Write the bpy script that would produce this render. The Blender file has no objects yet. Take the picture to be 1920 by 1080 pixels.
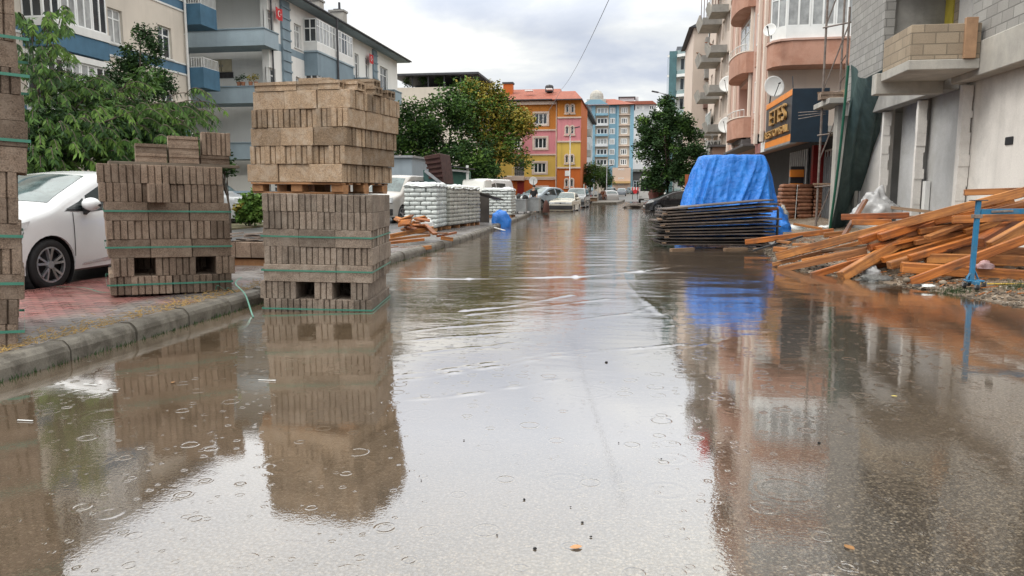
import bpy, bmesh, math, random
import numpy as np
from mathutils import Vector, Matrix, noise
scene = bpy.context.scene
COL = scene.collection
rnd = random.Random(7)
PI = math.pi
# ------------------------------------------------------------------ camera
FPX, CAMH = 1400.0, 1.33
YAW, PITCH = math.radians(9.0553), math.radians(7.4069)
cF = Vector((-math.sin(YAW)*math.cos(PITCH), math.cos(YAW)*math.cos(PITCH), -math.sin(PITCH)))
cR = Vector((math.cos(YAW), math.sin(YAW), 0))
cU = cR.cross(cF)
cam_d = bpy.data.cameras.new('camera'); cam = bpy.data.objects.new('camera', cam_d); COL.objects.link(cam)
cam.matrix_world = Matrix(((cR.x, cU.x, -cF.x, 0), (cR.y, cU.y, -cF.y, 0), (cR.z, cU.z, -cF.z, CAMH), (0, 0, 0, 1)))
cam_d.sensor_width = 36; cam_d.lens = FPX/1920*36
cam_d.clip_start = 0.05; cam_d.clip_end = 3000
scene.camera = cam
# ------------------------------------------------------------------ world, sun, exposure
SUN_EL, SUN_AZ = math.radians(52), math.radians(-60)     # azimuth from +Y, clockwise
w = bpy.data.worlds.new('World'); scene.world = w; w.use_nodes = True
nt = w.node_tree; nt.nodes.clear()
def wn(t, **k):
    n = nt.nodes.new(t)
    for a, b in k.items(): setattr(n, a, b)
    return n
def wl(a, b): nt.links.new(a, b)
w_out = wn('ShaderNodeOutputWorld'); w_bg = wn('ShaderNodeBackground'); w_bg.inputs[1].default_value = 0.1
sky = wn('ShaderNodeTexSky', sky_type='NISHITA', sun_disc=False, sun_elevation=SUN_EL, sun_rotation=SUN_AZ)
tc = wn('ShaderNodeTexCoord'); sep = wn('ShaderNodeSeparateXYZ'); wl(tc.outputs['Generated'], sep.inputs[0])
def wmath(op, a, b=None, c=None, clamp=False):
    n = wn('ShaderNodeMath', operation=op, use_clamp=clamp)
    for i, v in enumerate((a, b, c)):
        if v is None: continue
        if isinstance(v, (int, float)): n.inputs[i].default_value = v
        else: wl(v, n.inputs[i])
    return n.outputs[0]
zc = wmath('MAXIMUM', sep.outputs[2], 0.0)
den = wmath('ADD', zc, 0.30)
cx = wmath('DIVIDE', sep.outputs[0], den); cy = wmath('DIVIDE', sep.outputs[1], den)
cmb = wn('ShaderNodeCombineXYZ'); wl(cx, cmb.inputs[0]); wl(cy, cmb.inputs[1]); cmb.inputs[2].default_value = 5.2
n1 = wn('ShaderNodeTexNoise'); n1.inputs['Scale'].default_value = 1.25; n1.inputs['Detail'].default_value = 8; n1.inputs['Roughness'].default_value = .52; n1.inputs['Distortion'].default_value = .35
wl(cmb.outputs[0], n1.inputs['Vector'])
r1 = wn('ShaderNodeValToRGB'); wl(n1.outputs['Fac'], r1.inputs[0])
e = r1.color_ramp.elements
e[0].position = .40; e[0].color = (4.5, 5.0, 6.0, 1)
e[1].position = .61; e[1].color = (9.6, 9.5, 9.0, 1)
m = r1.color_ramp.elements.new(.47); m.color = (5.5, 5.9, 6.7, 1)
m = r1.color_ramp.elements.new(.55); m.color = (7.4, 7.6, 7.7, 1)
# the overcast gets brighter towards the zenith
gz = wn('ShaderNodeMapRange'); wl(sep.outputs[2], gz.inputs[0])
gz.inputs[1].default_value = .20; gz.inputs[2].default_value = .50; gz.inputs[3].default_value = 1.0; gz.inputs[4].default_value = 2.7
vm = wn('ShaderNodeVectorMath', operation='SCALE'); wl(r1.outputs[0], vm.inputs[0]); wl(gz.outputs[0], vm.inputs['Scale'])
mx = wn('ShaderNodeMix', data_type='RGBA'); mx.inputs[0].default_value = .96
# and its veil more even and slightly warm higher up
gv = wn('ShaderNodeMapRange'); wl(sep.outputs[2], gv.inputs[0]); gv.inputs[1].default_value = .20; gv.inputs[2].default_value = .50; gv.inputs[3].default_value = 0; gv.inputs[4].default_value = .7
mv = wn('ShaderNodeMix', data_type='RGBA'); wl(gv.outputs[0], mv.inputs[0]); wl(vm.outputs[0], mv.inputs[6]); mv.inputs[7].default_value = (18.0, 17.6, 16.2, 1)
wl(sky.outputs[0], mx.inputs[6]); wl(mv.outputs[2], mx.inputs[7])
wl(mx.outputs[2], w_bg.inputs[0]); wl(w_bg.outputs[0], w_out.inputs[0])
sun_d = bpy.data.lights.new('sun', 'SUN'); sun_d.energy = 1.5; sun_d.angle = math.radians(25); sun_d.color = (1, .96, .9)
sun = bpy.data.objects.new('sun', sun_d); COL.objects.link(sun)
sdir = Vector((math.sin(SUN_AZ)*math.cos(SUN_EL), -abs(math.cos(SUN_AZ))*math.cos(SUN_EL), math.sin(SUN_EL)))
sky.sun_rotation = math.atan2(sdir.x, sdir.y)
sun.rotation_euler = (-sdir).to_track_quat('-Z', 'Y').to_euler(); sun.location = (0, 0, 60)
vs = scene.view_settings; vs.view_transform = 'Standard'; vs.look = 'None'; vs.exposure = 0.3; vs.gamma = 1; vs.use_curve_mapping = False
scene.cycles.max_bounces = 6; scene.cycles.transparent_max_bounces = 8; scene.cycles.use_denoising = True
scene.cycles.caustics_reflective = False; scene.cycles.caustics_refractive = False

# ------------------------------------------------------------------ helpers: photo pixel -> place
def ray(px, py): return cF + cR*((px-960)/FPX) + cU*((540-py)/FPX)
def on_z(px, py, z=0.0):
    d = ray(px, py); t = (z-CAMH)/d.z; return Vector((d.x*t, d.y*t, z))
def on_y(px, py, Y):
    d = ray(px, py); t = Y/d.y; return Vector((d.x*t, Y, CAMH+d.z*t))
def on_x(px, py, X):
    d = ray(px, py); t = X/d.x; return Vector((X, d.y*t, CAMH+d.z*t))

# ------------------------------------------------------------------ helpers: materials
def new_mat(name):
    m = bpy.data.materials.new(name); m.use_nodes = True
    m.node_tree.nodes.clear(); return m, m.node_tree
class NB:
    def __init__(s, t): s.t = t
    def n(s, ty, **k):
        n = s.t.nodes.new(ty)
        for a, b in k.items(): setattr(n, a, b)
        return n
    def l(s, a, b): s.t.links.new(a, b)
    def setin(s, sock, v):
        if hasattr(v, 'is_output'): s.l(v, sock)
        else: sock.default_value = v
    def math(s, op, a, b=None, c=None, clamp=False):
        n = s.n('ShaderNodeMath', operation=op, use_clamp=clamp)
        for i, v in enumerate((a, b, c)):
            if v is not None: s.setin(n.inputs[i], v)
        return n.outputs[0]
    def mix(s, f, a, b, bt='MIX'):
        n = s.n('ShaderNodeMix', data_type='RGBA', blend_type=bt)
        s.setin(n.inputs[0], f); s.setin(n.inputs[6], a); s.setin(n.inputs[7], b); return n.outputs[2]
    def noise(s, vec, scale, detail=4, rough=.55, dist=0):
        n = s.n('ShaderNodeTexNoise'); s.l(vec, n.inputs['Vector'])
        n.inputs['Scale'].default_value = scale; n.inputs['Detail'].default_value = detail
        n.inputs['Roughness'].default_value = rough; n.inputs['Distortion'].default_value = dist
        return n.outputs['Fac']
    def rng(s, v, a, b, c=0., d=1.):
        n = s.n('ShaderNodeMapRange'); s.l(v, n.inputs[0])
        for i, x in enumerate((a, b, c, d)): n.inputs[i+1].default_value = x
        return n.outputs[0]
    def mapv(s, vec, scale=(1, 1, 1), rot=(0, 0, 0), loc=(0, 0, 0)):
        n = s.n('ShaderNodeMapping'); s.l(vec, n.inputs[0])
        n.inputs['Scale'].default_value = scale; n.inputs['Rotation'].default_value = rot; n.inputs['Location'].default_value = loc
        return n.outputs[0]
    def pos(s): return s.n('ShaderNodeNewGeometry').outputs['Position']
    def obj(s): return s.n('ShaderNodeTexCoord').outputs['Object']
    def bump(s, h, strength=.4, dist=.01):
        n = s.n('ShaderNodeBump'); s.l(h, n.inputs['Height']); n.inputs['Strength'].default_value = strength; n.inputs['Distance'].default_value = dist
        return n.outputs[0]
    def bsdf(s, col, rough=.7, metal=0, normal=None, spec=.5, **k):
        b = s.n('ShaderNodeBsdfPrincipled'); s.setin(b.inputs['Base Color'], col); s.setin(b.inputs['Roughness'], rough)
        s.setin(b.inputs['Metallic'], metal); b.inputs['Specular IOR Level'].default_value = spec
        if normal is not None: s.l(normal, b.inputs['Normal'])
        for a, v in k.items(): s.setin(b.inputs[a.replace('_', ' ')], v)
        return b
    def out(s, sh): o = s.n('ShaderNodeOutputMaterial'); s.l(sh, o.inputs[0])
def c4(c): return (c[0], c[1], c[2], 1)
MATS = {}
def mat(name, col, rough=.75, var=.18, scale=2.0, bump=.0, bscale=60, metal=0, spec=.4, rand=0., streak=0., col2=None, c2amt=.5, coat=0, fine=.1, vec='pos'):
    if name in MATS: return MATS[name]
    m, t = new_mat(name); b = NB(t)
    v = b.pos() if vec == 'pos' else b.obj()
    f = b.noise(v, scale, 5, .6)
    c = b.mix(b.rng(f, .3, .7), c4([x*(1-var) for x in col]), c4([min(1, x*(1+var)) for x in col]))
    if col2 is not None:
        g = b.noise(v, scale*1.9, 6, .65, .4)
        c = b.mix(b.math('MULTIPLY', b.rng(g, .45, .62), c2amt), c, c4(col2))
    if streak:
        sv = b.mapv(v, (2.2, 2.2, .16)); sf = b.noise(sv, 1.0, 5, .6)
        c = b.mix(b.math('MULTIPLY', b.rng(sf, .5, .72), streak), c, c4([x*.5 for x in col]))
    if fine:
        ff = b.noise(v, bscale, 3, .7)
        c = b.mix(fine, c, b.mix(1.0, c, b.mix(b.rng(ff, .3, .7), (.4, .4, .4, 1), (1.7, 1.7, 1.7, 1)), 'MULTIPLY'))
    if rand:
        oi = b.n('ShaderNodeObjectInfo')
        k = b.rng(oi.outputs['Random'], 0, 1, 1-rand, 1+rand)
        vmn = b.n('ShaderNodeVectorMath', operation='SCALE'); b.l(c, vmn.inputs[0]); b.l(k, vmn.inputs['Scale']); c = vmn.outputs[0]
    nrm = None
    if bump: nrm = b.bump(b.noise(v, bscale, 4, .7), bump, .01)
    sh = b.bsdf(c, rough, metal, nrm, spec)
    if coat: sh.inputs['Coat Weight'].default_value = coat; sh.inputs['Coat Roughness'].default_value = .04
    b.out(sh.outputs[0]); MATS[name] = m; return m

# ------------------------------------------------------------------ helpers: meshes
class MB:
    def __init__(s): s.v = []; s.f = []; s.m = []; s.cur = 0
    def add(s, vs, fs):
        o = len(s.v); s.v += [tuple(p) for p in vs]
        for f in fs: s.f.append(tuple(i+o for i in f)); s.m.append(s.cur)
        return s
    def box(s, x0, x1, y0, y1, z0, z1):
        return s.hexa([(x0, y0, z0), (x1, y0, z0), (x1, y1, z0), (x0, y1, z0), (x0, y0, z1), (x1, y0, z1), (x1, y1, z1), (x0, y1, z1)])
    def hexa(s, p): return s.add(p, [(0, 3, 2, 1), (4, 5, 6, 7), (0, 1, 5, 4), (1, 2, 6, 5), (2, 3, 7, 6), (3, 0, 4, 7)])
    def prism(s, poly, axis_vec):
        n = len(poly); a = [Vector(p) for p in poly]; bq = [p+Vector(axis_vec) for p in a]
        return s.add(a+bq, [tuple(range(n))[::-1], tuple(range(n, 2*n))]+[(i, (i+1) % n, n+(i+1) % n, n+i) for i in range(n)])
    def tube(s, pts, r, seg=8, cap=True):
        pts = [Vector(p) for p in pts]; n = len(pts); vs = []; fs = []
        rs = r if isinstance(r, (list, tuple)) else [r]*n
        for i, p in enumerate(pts):
            d = (pts[min(i+1, n-1)]-pts[max(i-1, 0)]).normalized()
            a = d.cross(Vector((0, 0, 1)));
            if a.length < 1e-3: a = Vector((1, 0, 0))
            a.normalize(); c = d.cross(a)
            for k in range(seg):
                t = 2*PI*k/seg; vs.append(p+(a*math.cos(t)+c*math.sin(t))*rs[i])
        for i in range(n-1):
            for k in range(seg):
                k2 = (k+1) % seg; fs.append((i*seg+k, i*seg+k2, (i+1)*seg+k2, (i+1)*seg+k))
        if cap: fs.append(tuple(range(seg))[::-1]); fs.append(tuple(range((n-1)*seg, n*seg)))
        return s.add(vs, fs)
    def beam(s, a, b, wd, ht, roll=0):
        a = Vector(a); b = Vector(b); d = (b-a).normalized(); h = d.cross(Vector((0, 0, 1)))
        if h.length < 1e-3: h = Vector((1, 0, 0))
        h.normalize(); u = h.cross(d)
        h2 = h*math.cos(roll)+u*math.sin(roll); u2 = u*math.cos(roll)-h*math.sin(roll)
        q = lambda p: [p-h2*wd/2-u2*ht/2, p+h2*wd/2-u2*ht/2, p+h2*wd/2+u2*ht/2, p-h2*wd/2+u2*ht/2]
        return s.add(q(a)+q(b), [(0, 1, 2, 3), (7, 6, 5, 4), (0, 4, 5, 1), (1, 5, 6, 2), (2, 6, 7, 3), (3, 7, 4, 0)])
    def lathe(s, prof, c=(0, 0, 0), axis='z', seg=24):
        vs = []; fs = []; n = len(prof)
        for k in range(seg):
            t = 2*PI*k/seg
            for r, h in prof:
                p = (r*math.cos(t), r*math.sin(t), h)
                if axis == 'x': p = (h, r*math.cos(t), r*math.sin(t))
                if axis == 'y': p = (r*math.cos(t), h, r*math.sin(t))
                vs.append((c[0]+p[0], c[1]+p[1], c[2]+p[2]))
        for k in range(seg):
            k2 = (k+1) % seg
            for i in range(n-1): fs.append((k*n+i, k2*n+i, k2*n+i+1, k*n+i+1))
        return s.add(vs, fs)
    def sphere(s, c, r, seg=10, rings=6):
        c = Vector(c); r = Vector((r, r, r)) if isinstance(r, (int, float)) else Vector(r)
        pr = [(max(1e-4, math.sin(PI*i/rings)), -math.cos(PI*i/rings)) for i in range(rings+1)]
        vs = []; fs = []; n = len(pr)
        for k in range(seg):
            t = 2*PI*k/seg
            for q, h in pr: vs.append((c.x+r.x*q*math.cos(t), c.y+r.y*q*math.sin(t), c.z+r.z*h))
        for k in range(seg):
            k2 = (k+1) % seg
            for i in range(n-1): fs.append((k*n+i, k2*n+i, k2*n+i+1, k*n+i+1))
        return s.add(vs, fs)
    def mesh(s, name, mats, smooth=False, recalc=True, bevel=0, weld=0):
        me = bpy.data.meshes.new(name); me.from_pydata(s.v, [], s.f)
        mats = mats if isinstance(mats, (list, tuple)) else [mats]
        for m_ in mats: me.materials.append(m_)
        me.polygons.foreach_set('material_index', s.m)
        if recalc or bevel or weld:
            bm = bmesh.new(); bm.from_mesh(me)
            if weld: bmesh.ops.remove_doubles(bm, verts=bm.verts, dist=weld)
            if bevel:
                bmesh.ops.bevel(bm, geom=[e_ for e_ in bm.edges if e_.is_manifold and e_.calc_face_angle(0) > .5], offset=bevel, segments=1, affect='EDGES', clamp_overlap=True)
            if recalc: bmesh.ops.recalc_face_normals(bm, faces=bm.faces)
            bm.to_mesh(me); bm.free()
        if smooth:
            me.polygons.foreach_set('use_smooth', [True]*len(me.polygons))
        me.update(); return me
    def build(s, name, mats, parent=None, **k):
        o = bpy.data.objects.new(name, s.mesh(name, mats, **k)); COL.objects.link(o)
        if parent: o.parent = parent
        return o
def tag(o, label=None, cat=None, group=None, kind=None):
    if label: o['label'] = label
    if cat: o['category'] = cat
    if group: o['group'] = group
    if kind: o['kind'] = kind
    return o
def thing(name, label, cat, loc=(0, 0, 0), rz=0, group=None):
    o = bpy.data.objects.new(name, None); COL.objects.link(o); o.empty_display_size = .2
    o.location = loc; o.rotation_euler = (0, 0, rz); return tag(o, label, cat, group)
def copy_tree(o, parent=None):
    c = o.copy(); COL.objects.link(c)
    if parent: c.parent = parent
    for ch in list(o.children): copy_tree(ch, c)
    return c
ORD = ['first', 'second', 'third', 'fourth', 'fifth', 'sixth', 'seventh', 'eighth', 'ninth', 'tenth', 'eleventh', 'twelfth', 'thirteenth', 'fourteenth', 'fifteenth', 'sixteenth', 'seventeenth', 'eighteenth', 'nineteenth', 'twentieth']

class Frame:
    """facade plane: o on the ground, u along it, n out of it"""
    def __init__(s, o, u, n): s.o = Vector(o); s.u = Vector(u); s.n = Vector(n)
    def p(s, u, z, d=0): return s.o+s.u*u+s.n*d+Vector((0, 0, z))
    def box(s, mb, u0, u1, z0, z1, d0, d1):
        return mb.hexa([s.p(u0, z0, d0), s.p(u1, z0, d0), s.p(u1, z0, d1), s.p(u0, z0, d1), s.p(u0, z1, d0), s.p(u1, z1, d0), s.p(u1, z1, d1), s.p(u0, z1, d1)])
    def wall(s, mb, u0, u1, z0, z1, holes, depth=.18, d=0, bands=None):
        """wall with real openings; bands = [(z0, z1, material index)]"""
        us = sorted({u0, u1} | {x for h in holes for x in h[:2] if u0 < x < u1})
        bz = [x for b in (bands or []) for x in b[:2] if z0 < x < z1]
        zs = sorted({z0, z1} | {x for h in holes for x in h[2:4] if z0 < x < z1} | set(bz))
        base = mb.cur
        for i in range(len(us)-1):
            for j in range(len(zs)-1):
                a, b_, c, e_ = us[i], us[i+1], zs[j], zs[j+1]; mu, mz = (a+b_)/2, (c+e_)/2
                if any(h[0] < mu < h[1] and h[2] < mz < h[3] for h in holes): continue
                mb.cur = base
                for b2 in (bands or []):
                    if b2[0] < mz < b2[1]: mb.cur = b2[2]
                mb.add([s.p(a, c, d), s.p(b_, c, d), s.p(b_, e_, d), s.p(a, e_, d)], [(0, 1, 2, 3)])
        mb.cur = base
        for h in holes:
            a, b_, c, e_ = h[:4]
            q = [(a, c), (b_, c), (b_, e_), (a, e_)]
            for i in range(4):
                p0, p1 = q[i], q[(i+1) % 4]
                mb.add([s.p(p0[0], p0[1], d), s.p(p1[0], p1[1], d), s.p(p1[0], p1[1], d-depth), s.p(p0[0], p0[1], d-depth)], [(0, 1, 2, 3)])
    def window(s, par, u0, u1, z0, z1, d=-.1, nv=2, transom=.28, t=.06, frame=None, pane=None, sill=None, dark=None):
        mb = MB(); f = s
        f.box(mb, u0, u1, z0, z0+t, d-.05, d); f.box(mb, u0, u1, z1-t, z1, d-.05, d)
        f.box(mb, u0, u0+t, z0+t, z1-t, d-.05, d); f.box(mb, u1-t, u1, z0+t, z1-t, d-.05, d)
        zt = z1-t
        if transom:
            zt = z1-(z1-z0)*transom; f.box(mb, u0+t, u1-t, zt-t*.4, zt+t*.4, d-.05, d)
        for i in range(1, nv):
            uu = u0+(u1-u0)*i/nv; f.box(mb, uu-t*.5, uu+t*.5, z0+t, z1-t, d-.045, d+.008)
        w_ = mb.build('window', frame or MATS['white_frame'], par)
        pm = MB(); f.box(pm, u0+t*.5, u1-t*.5, z0+t*.5, z1-t*.5, d-.035, d-.022)
        pm.build('pane', pane or rnd.choice([MATS['glass'], MATS['glass'], MATS['glass_curtain']]), w_)
        if sill is not None:
            sm = MB(); f.box(sm, u0-.08, u1+.08, z0-.07, z0, d, .07); sm.build('sill', sill, w_)
        return w_
def fx(X, sgn, y0=0):          # facade parallel to the street at x = X; u = y, outward = sgn * x
    return Frame((X, y0, 0), (0, 1, 0), (sgn, 0, 0))
def fy(Y, x0=0): return Frame((x0, Y, 0), (1, 0, 0), (0, -1, 0))
def bool_cut(o, cutter):
    c = cutter.build('cutter', [], o.parent, smooth=False); bpy.context.view_layer.update()
    md = o.modifiers.new('b', 'BOOLEAN'); md.object = c; md.solver = 'EXACT'; md.operation = 'DIFFERENCE'
    dg = bpy.context.evaluated_depsgraph_get(); ev = o.evaluated_get(dg)
    me = bpy.data.meshes.new_from_object(ev); o.modifiers.clear(); old = o.data; o.data = me
    cm = c.data; bpy.data.objects.remove(c); bpy.data.meshes.remove(cm)

# ------------------------------------------------------------------ shared materials
mat('white_frame', (.72, .73, .72), .4, .08, 1.5)
mat('glass', (.025, .032, .038), .06, .4, 1.2, spec=.7, fine=0)
mat('glass_curtain', (.33, .34, .34), .12, .35, 2.2, spec=.7, fine=0, streak=.6)
mat('glass_teal', (.06, .14, .15), .05, .3, .6, spec=.8, fine=0)
mat('concrete', (.30, .29, .27), .9, .2, 1.2, .25, 50, col2=(.22, .21, .2), streak=.35)
mat('concrete_light', (.42, .40, .36), .9, .2, 1.2, .25, 50, col2=(.3, .29, .27), streak=.35)
mat('black', (.012, .012, .013), .5, .2)
mat('rubber', (.014, .014, .015), .75, .3, 8, .2, 80)
mat('steel', (.35, .36, .37), .45, .2, 6, metal=.8)
mat('dark_steel', (.06, .06, .065), .5, .3, 6, metal=.5)
mat('roof_tile', (.30, .09, .055), .8, .25, 3, .3, 30, col2=(.16, .07, .05), fine=.3)
mat('leaf_dark', (.026, .060, .018), .6, .35, 1.3, spec=.2, fine=.25, bscale=12)
mat('leaf_mid', (.055, .115, .022), .6, .35, 1.3, spec=.2, fine=.25, bscale=12)
mat('leaf_light', (.105, .185, .034), .6, .35, 1.5, spec=.2, fine=.25, bscale=12)
mat('leaf_yellow', (.25, .20, .024), .6, .35, 1.2, spec=.35, fine=.25, bscale=12)
mat('bark', (.085, .065, .05), .95, .3, 4, .6, 25)
# ================================================================== GROUND, WATER
SHY = [0, 7.6, 8.6, 9.3, 10.3, 11.3, 12.2, 13.4, 15, 18, 22, 30, 45, 80]
SHX = [6.6, 5.6, 4.75, 4.45, 4.15, 3.75, 3.2, 2.62, 2.75, 3.0, 3.2, 3.4, 3.6, 4.0]
def kerb_x(y): return -4.35-np.maximum(0, np.asarray(y, float)-20)*.053
def ground_z(x, y):
    x = np.asarray(x, float); y = np.asarray(y, float)
    dip = -.035-.075*np.clip((y-3.2)/6, 0, 1)
    dip = dip*np.clip(1.15-(x-.3)*.22*np.clip(1-(y-5)/6, 0, 1), .35, 1.3)
    sh = np.interp(y, SHY, SHX); r = (x-sh)
    up = np.clip((r+.55)/.55, 0, 1)
    bank = np.clip(r*.085, 0, .30)
    lump = .018*np.sin(x*7.3+y*3.1)+.014*np.sin(x*3.7-y*9.1)+.01*np.sin(x*17+y*13)
    z = dip*(1-up)+np.where(r > 0, bank+lump*np.clip(r*1.5, 0, 1)+.004, 0)
    z = np.where(y < 7.6, np.minimum(z, .02), z)
    far = np.clip(y-84, 0, 130)*.0075
    return z+far*np.clip((y-84)/20, 0, 1)
def grid_mesh(name, xs, ys, zf, mt, attrs=None, smooth=True, kind='structure'):
    X, Y = np.meshgrid(xs, ys); Z = zf(X, Y)
    nx, ny = len(xs), len(ys)
    co = np.stack([X, Y, Z], -1).reshape(-1, 3).astype(np.float32)
    i = np.arange(nx*ny).reshape(ny, nx)
    q = np.stack([i[:-1, :-1], i[:-1, 1:], i[1:, 1:], i[1:, :-1]], -1).reshape(-1, 4)
    me = bpy.data.meshes.new(name); me.vertices.add(len(co)); me.vertices.foreach_set('co', co.ravel())
    me.loops.add(q.size); me.loops.foreach_set('vertex_index', q.ravel().astype(np.int32))
    me.polygons.add(len(q)); me.polygons.foreach_set('loop_start', np.arange(0, q.size, 4, dtype=np.int32))
    me.polygons.foreach_set('use_smooth', np.ones(len(q), bool))
    me.update(calc_edges=True)
    for k, f in (attrs or {}).items():
        a = me.attributes.new(k, 'FLOAT', 'POINT'); a.data.foreach_set('value', f(X, Y).reshape(-1).astype(np.float32))
    me.materials.append(mt); o = bpy.data.objects.new(name, me); COL.objects.link(o); o['kind'] = kind
    return o
# --- asphalt / mud bank
m_ground, t = new_mat('wet_asphalt'); b = NB(t); P = b.pos()
vo = b.n('ShaderNodeTexVoronoi', voronoi_dimensions='3D'); b.l(P, vo.inputs['Vector']); vo.inputs['Scale'].default_value = 85
spk = b.n('ShaderNodeSeparateColor'); b.l(vo.outputs['Color'], spk.inputs[0])
agg = b.mix(b.rng(spk.outputs[0], .35, 1.0), (.024, .020, .016, 1), (.36, .31, .24, 1))
edge = b.rng(vo.outputs['Distance'], .2, .75); agg = b.mix(edge, agg, (.022, .020, .018, 1))
big = b.noise(P, .8, 5); agg = b.mix(b.rng(big, .35, .7, 0, .5), agg, (.095, .08, .062, 1))
mudn = b.noise(P, 3.0, 7, .65); mud = b.mix(b.rng(mudn, .3, .7), (.085, .058, .036, 1), (.21, .155, .105, 1))
vo2 = b.n('ShaderNodeTexVoronoi'); b.l(P, vo2.inputs['Vector']); vo2.inputs['Scale'].default_value = 26
sc2 = b.n('ShaderNodeSeparateColor'); b.l(vo2.outputs['Color'], sc2.inputs[0])
mud = b.mix(b.math('MULTIPLY', b.rng(sc2.outputs[1], .72, .8), b.rng(vo2.outputs['Distance'], .5, .3)), mud, (.42, .39, .34, 1))
at_ = b.n('ShaderNodeAttribute', attribute_name='mud')
mk = b.math('ADD', at_.outputs['Fac'], b.math('MULTIPLY', b.math('SUBTRACT', mudn, .5), .6), clamp=True)
base = b.mix(mk, agg, mud)
h = b.math('ADD', b.math('MULTIPLY', vo.outputs['Distance'], -.3), b.math('MULTIPLY', mudn, mk))
sh = b.bsdf(base, b.rng(mk, 0, 1, .34, .62), 0, b.bump(h, .55, .012), .5); b.out(sh.outputs[0])
gxs = np.concatenate([np.array([-700, -300, -120, -60, -30, -15]), np.arange(-8, 8.01, .12), np.array([10, 15, 30, 60, 120, 300, 700])])
gys = np.concatenate([np.array([-200, -60, -20, -6, -1]), np.arange(0, 24, .14), np.arange(24, 60, .8), np.arange(60, 220, 6), np.array([240, 300, 420, 700, 1200, 2200])])
grid_mesh('ground', gxs, gys, ground_z, m_ground,
          {'mud': lambda X, Y: np.clip((X-np.interp(Y, SHY, SHX)+.6)/.9, 0, 1)*np.clip((Y-7.4)/1.6, 0, 1)})
# --- paved left side
m_pav, t = new_mat('interlocking_pavers'); b = NB(t); P = b.pos()
wv = b.n('ShaderNodeVectorMath', operation='ADD'); b.l(P, wv.inputs[0])
sp = b.n('ShaderNodeSeparateXYZ'); b.l(P, sp.inputs[0])
zig = b.math('MULTIPLY', b.math('PINGPONG', sp.outputs[0], .055), .55)
cz = b.n('ShaderNodeCombineXYZ'); b.l(zig, cz.inputs[1]); b.l(cz.outputs[0], wv.inputs[1])
bt = b.n('ShaderNodeTexBrick'); b.l(wv.outputs[0], bt.inputs['Vector']); bt.inputs['Scale'].default_value = 1
bt.inputs['Brick Width'].default_value = .22; bt.inputs['Row Height'].default_value = .11; bt.inputs['Mortar Size'].default_value = .008; bt.inputs['Mortar Smooth'].default_value = .3
bt.inputs['Color1'].default_value = (.8, .8, .8, 1); bt.inputs['Color2'].default_value = (1.15, 1.15, 1.15, 1); bt.inputs['Mortar'].default_value = (.12, .11, .1, 1)
zone = b.noise(P, .9, 3); zone = b.math('ADD', b.math('SUBTRACT', zone, b.rng(sp.outputs[1], 8.5, 12, 0, .4)), b.math('MULTIPLY', b.math('ADD', sp.outputs[0], 5.35), -.22))
pc = b.mix(b.rng(zone, .42, .60), (.185, .17, .165, 1), (.26, .105, .095, 1))
pc = b.mix(b.rng(b.noise(P, 4, 6, .65), .45, .75, 0, .55), pc, (.15, .125, .09, 1))
pc = b.mix(1.0, pc, bt.outputs['Color'], 'MULTIPLY')
wet = b.noise(P, 1.6, 4)
sh = b.bsdf(pc, b.rng(wet, .35, .65, .16, .55), 0, b.bump(b.math('ADD', bt.outputs['Fac'], b.math('MULTIPLY', b.noise(P, 60, 3), -.4)), -.5, .008), .5); b.out(sh.outputs[0])
pys = np.concatenate([np.arange(0, 20, .25), np.arange(20, 84, 2)])
def pav_mesh():
    us = np.linspace(0, 1, 12)
    U, Y = np.meshgrid(us, pys); X = (kerb_x(Y)-.15)*(1-U)+(-7.15)*U
    return X, Y
mb = MB(); nx = 12
X, Y = pav_mesh(); Z = .147+.012*np.sin(X*2.1+Y*1.3)*np.clip((-4.6-X)*3, 0, 1)+.01*np.sin(Y*3.7)*np.clip((-4.6-X)*3, 0, 1)
mb.v = [tuple(p) for p in np.stack([X, Y, Z], -1).reshape(-1, 3)]
for j in range(len(pys)-1):
    for i in range(nx-1):
        a = j*nx+i; mb.f.append((a, a+1, a+nx+1, a+nx)); mb.m.append(0)
o = mb.build('pavement', m_pav, smooth=True); o['kind'] = 'structure'
m_lot = mat('lot_asphalt', (.075, .075, .078), .35, .3, .6, .5, 70, col2=(.14, .12, .10), fine=.5)
mb = MB(); mb.box(-40, -7.15, -5, 84, -.2, .10); o = mb.build('parking_lot', m_lot); o['kind'] = 'structure'
# grass verge with earth along the far side of the lot
mb = MB(); mb.box(-40, -12.5, 8, 84, .0, .16); o = mb.build('verge', mat('earth', (.12, .10, .06), .95, .3, 2, .6, 30, col2=(.08, .10, .03))); o['kind'] = 'structure'
# kerb of separate stones
m_kerb = mat('kerb_stone', (.15, .135, .11), .55, .25, 3, .5, 70, col2=(.065, .055, .042), c2amt=.85, fine=.35)
mb = MB(); y = .35; k = 0
while y < 82:
    L = .80 if y < 30 else 2.4; x0 = float(kerb_x(y)); x1 = float(kerb_x(y+L)); j = rnd.uniform(-.008, .008); jz = rnd.uniform(-.008, .008); g = .012
    prof = [(-.15, -.25), (0.0, -.25), (0.004, .085), (-.012, .118), (-.045, .150), (-.06, .157), (-.15, .158)]
    n = len(prof)
    A = [(x0+p[0]+j, y+g, p[1]+jz) for p in prof]; B = [(x1+p[0]+j, y+L-g, p[1]+jz+rnd.uniform(-.003, .003)) for p in prof]
    mb.add(A+B, [tuple(range(n)), tuple(range(2*n-1, n-1, -1))]+[(i, (i+1) % n, n+(i+1) % n, n+i) for i in range(n)])
    y += L
o = mb.build('kerb', m_kerb, bevel=.006); o['kind'] = 'structure'
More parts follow.
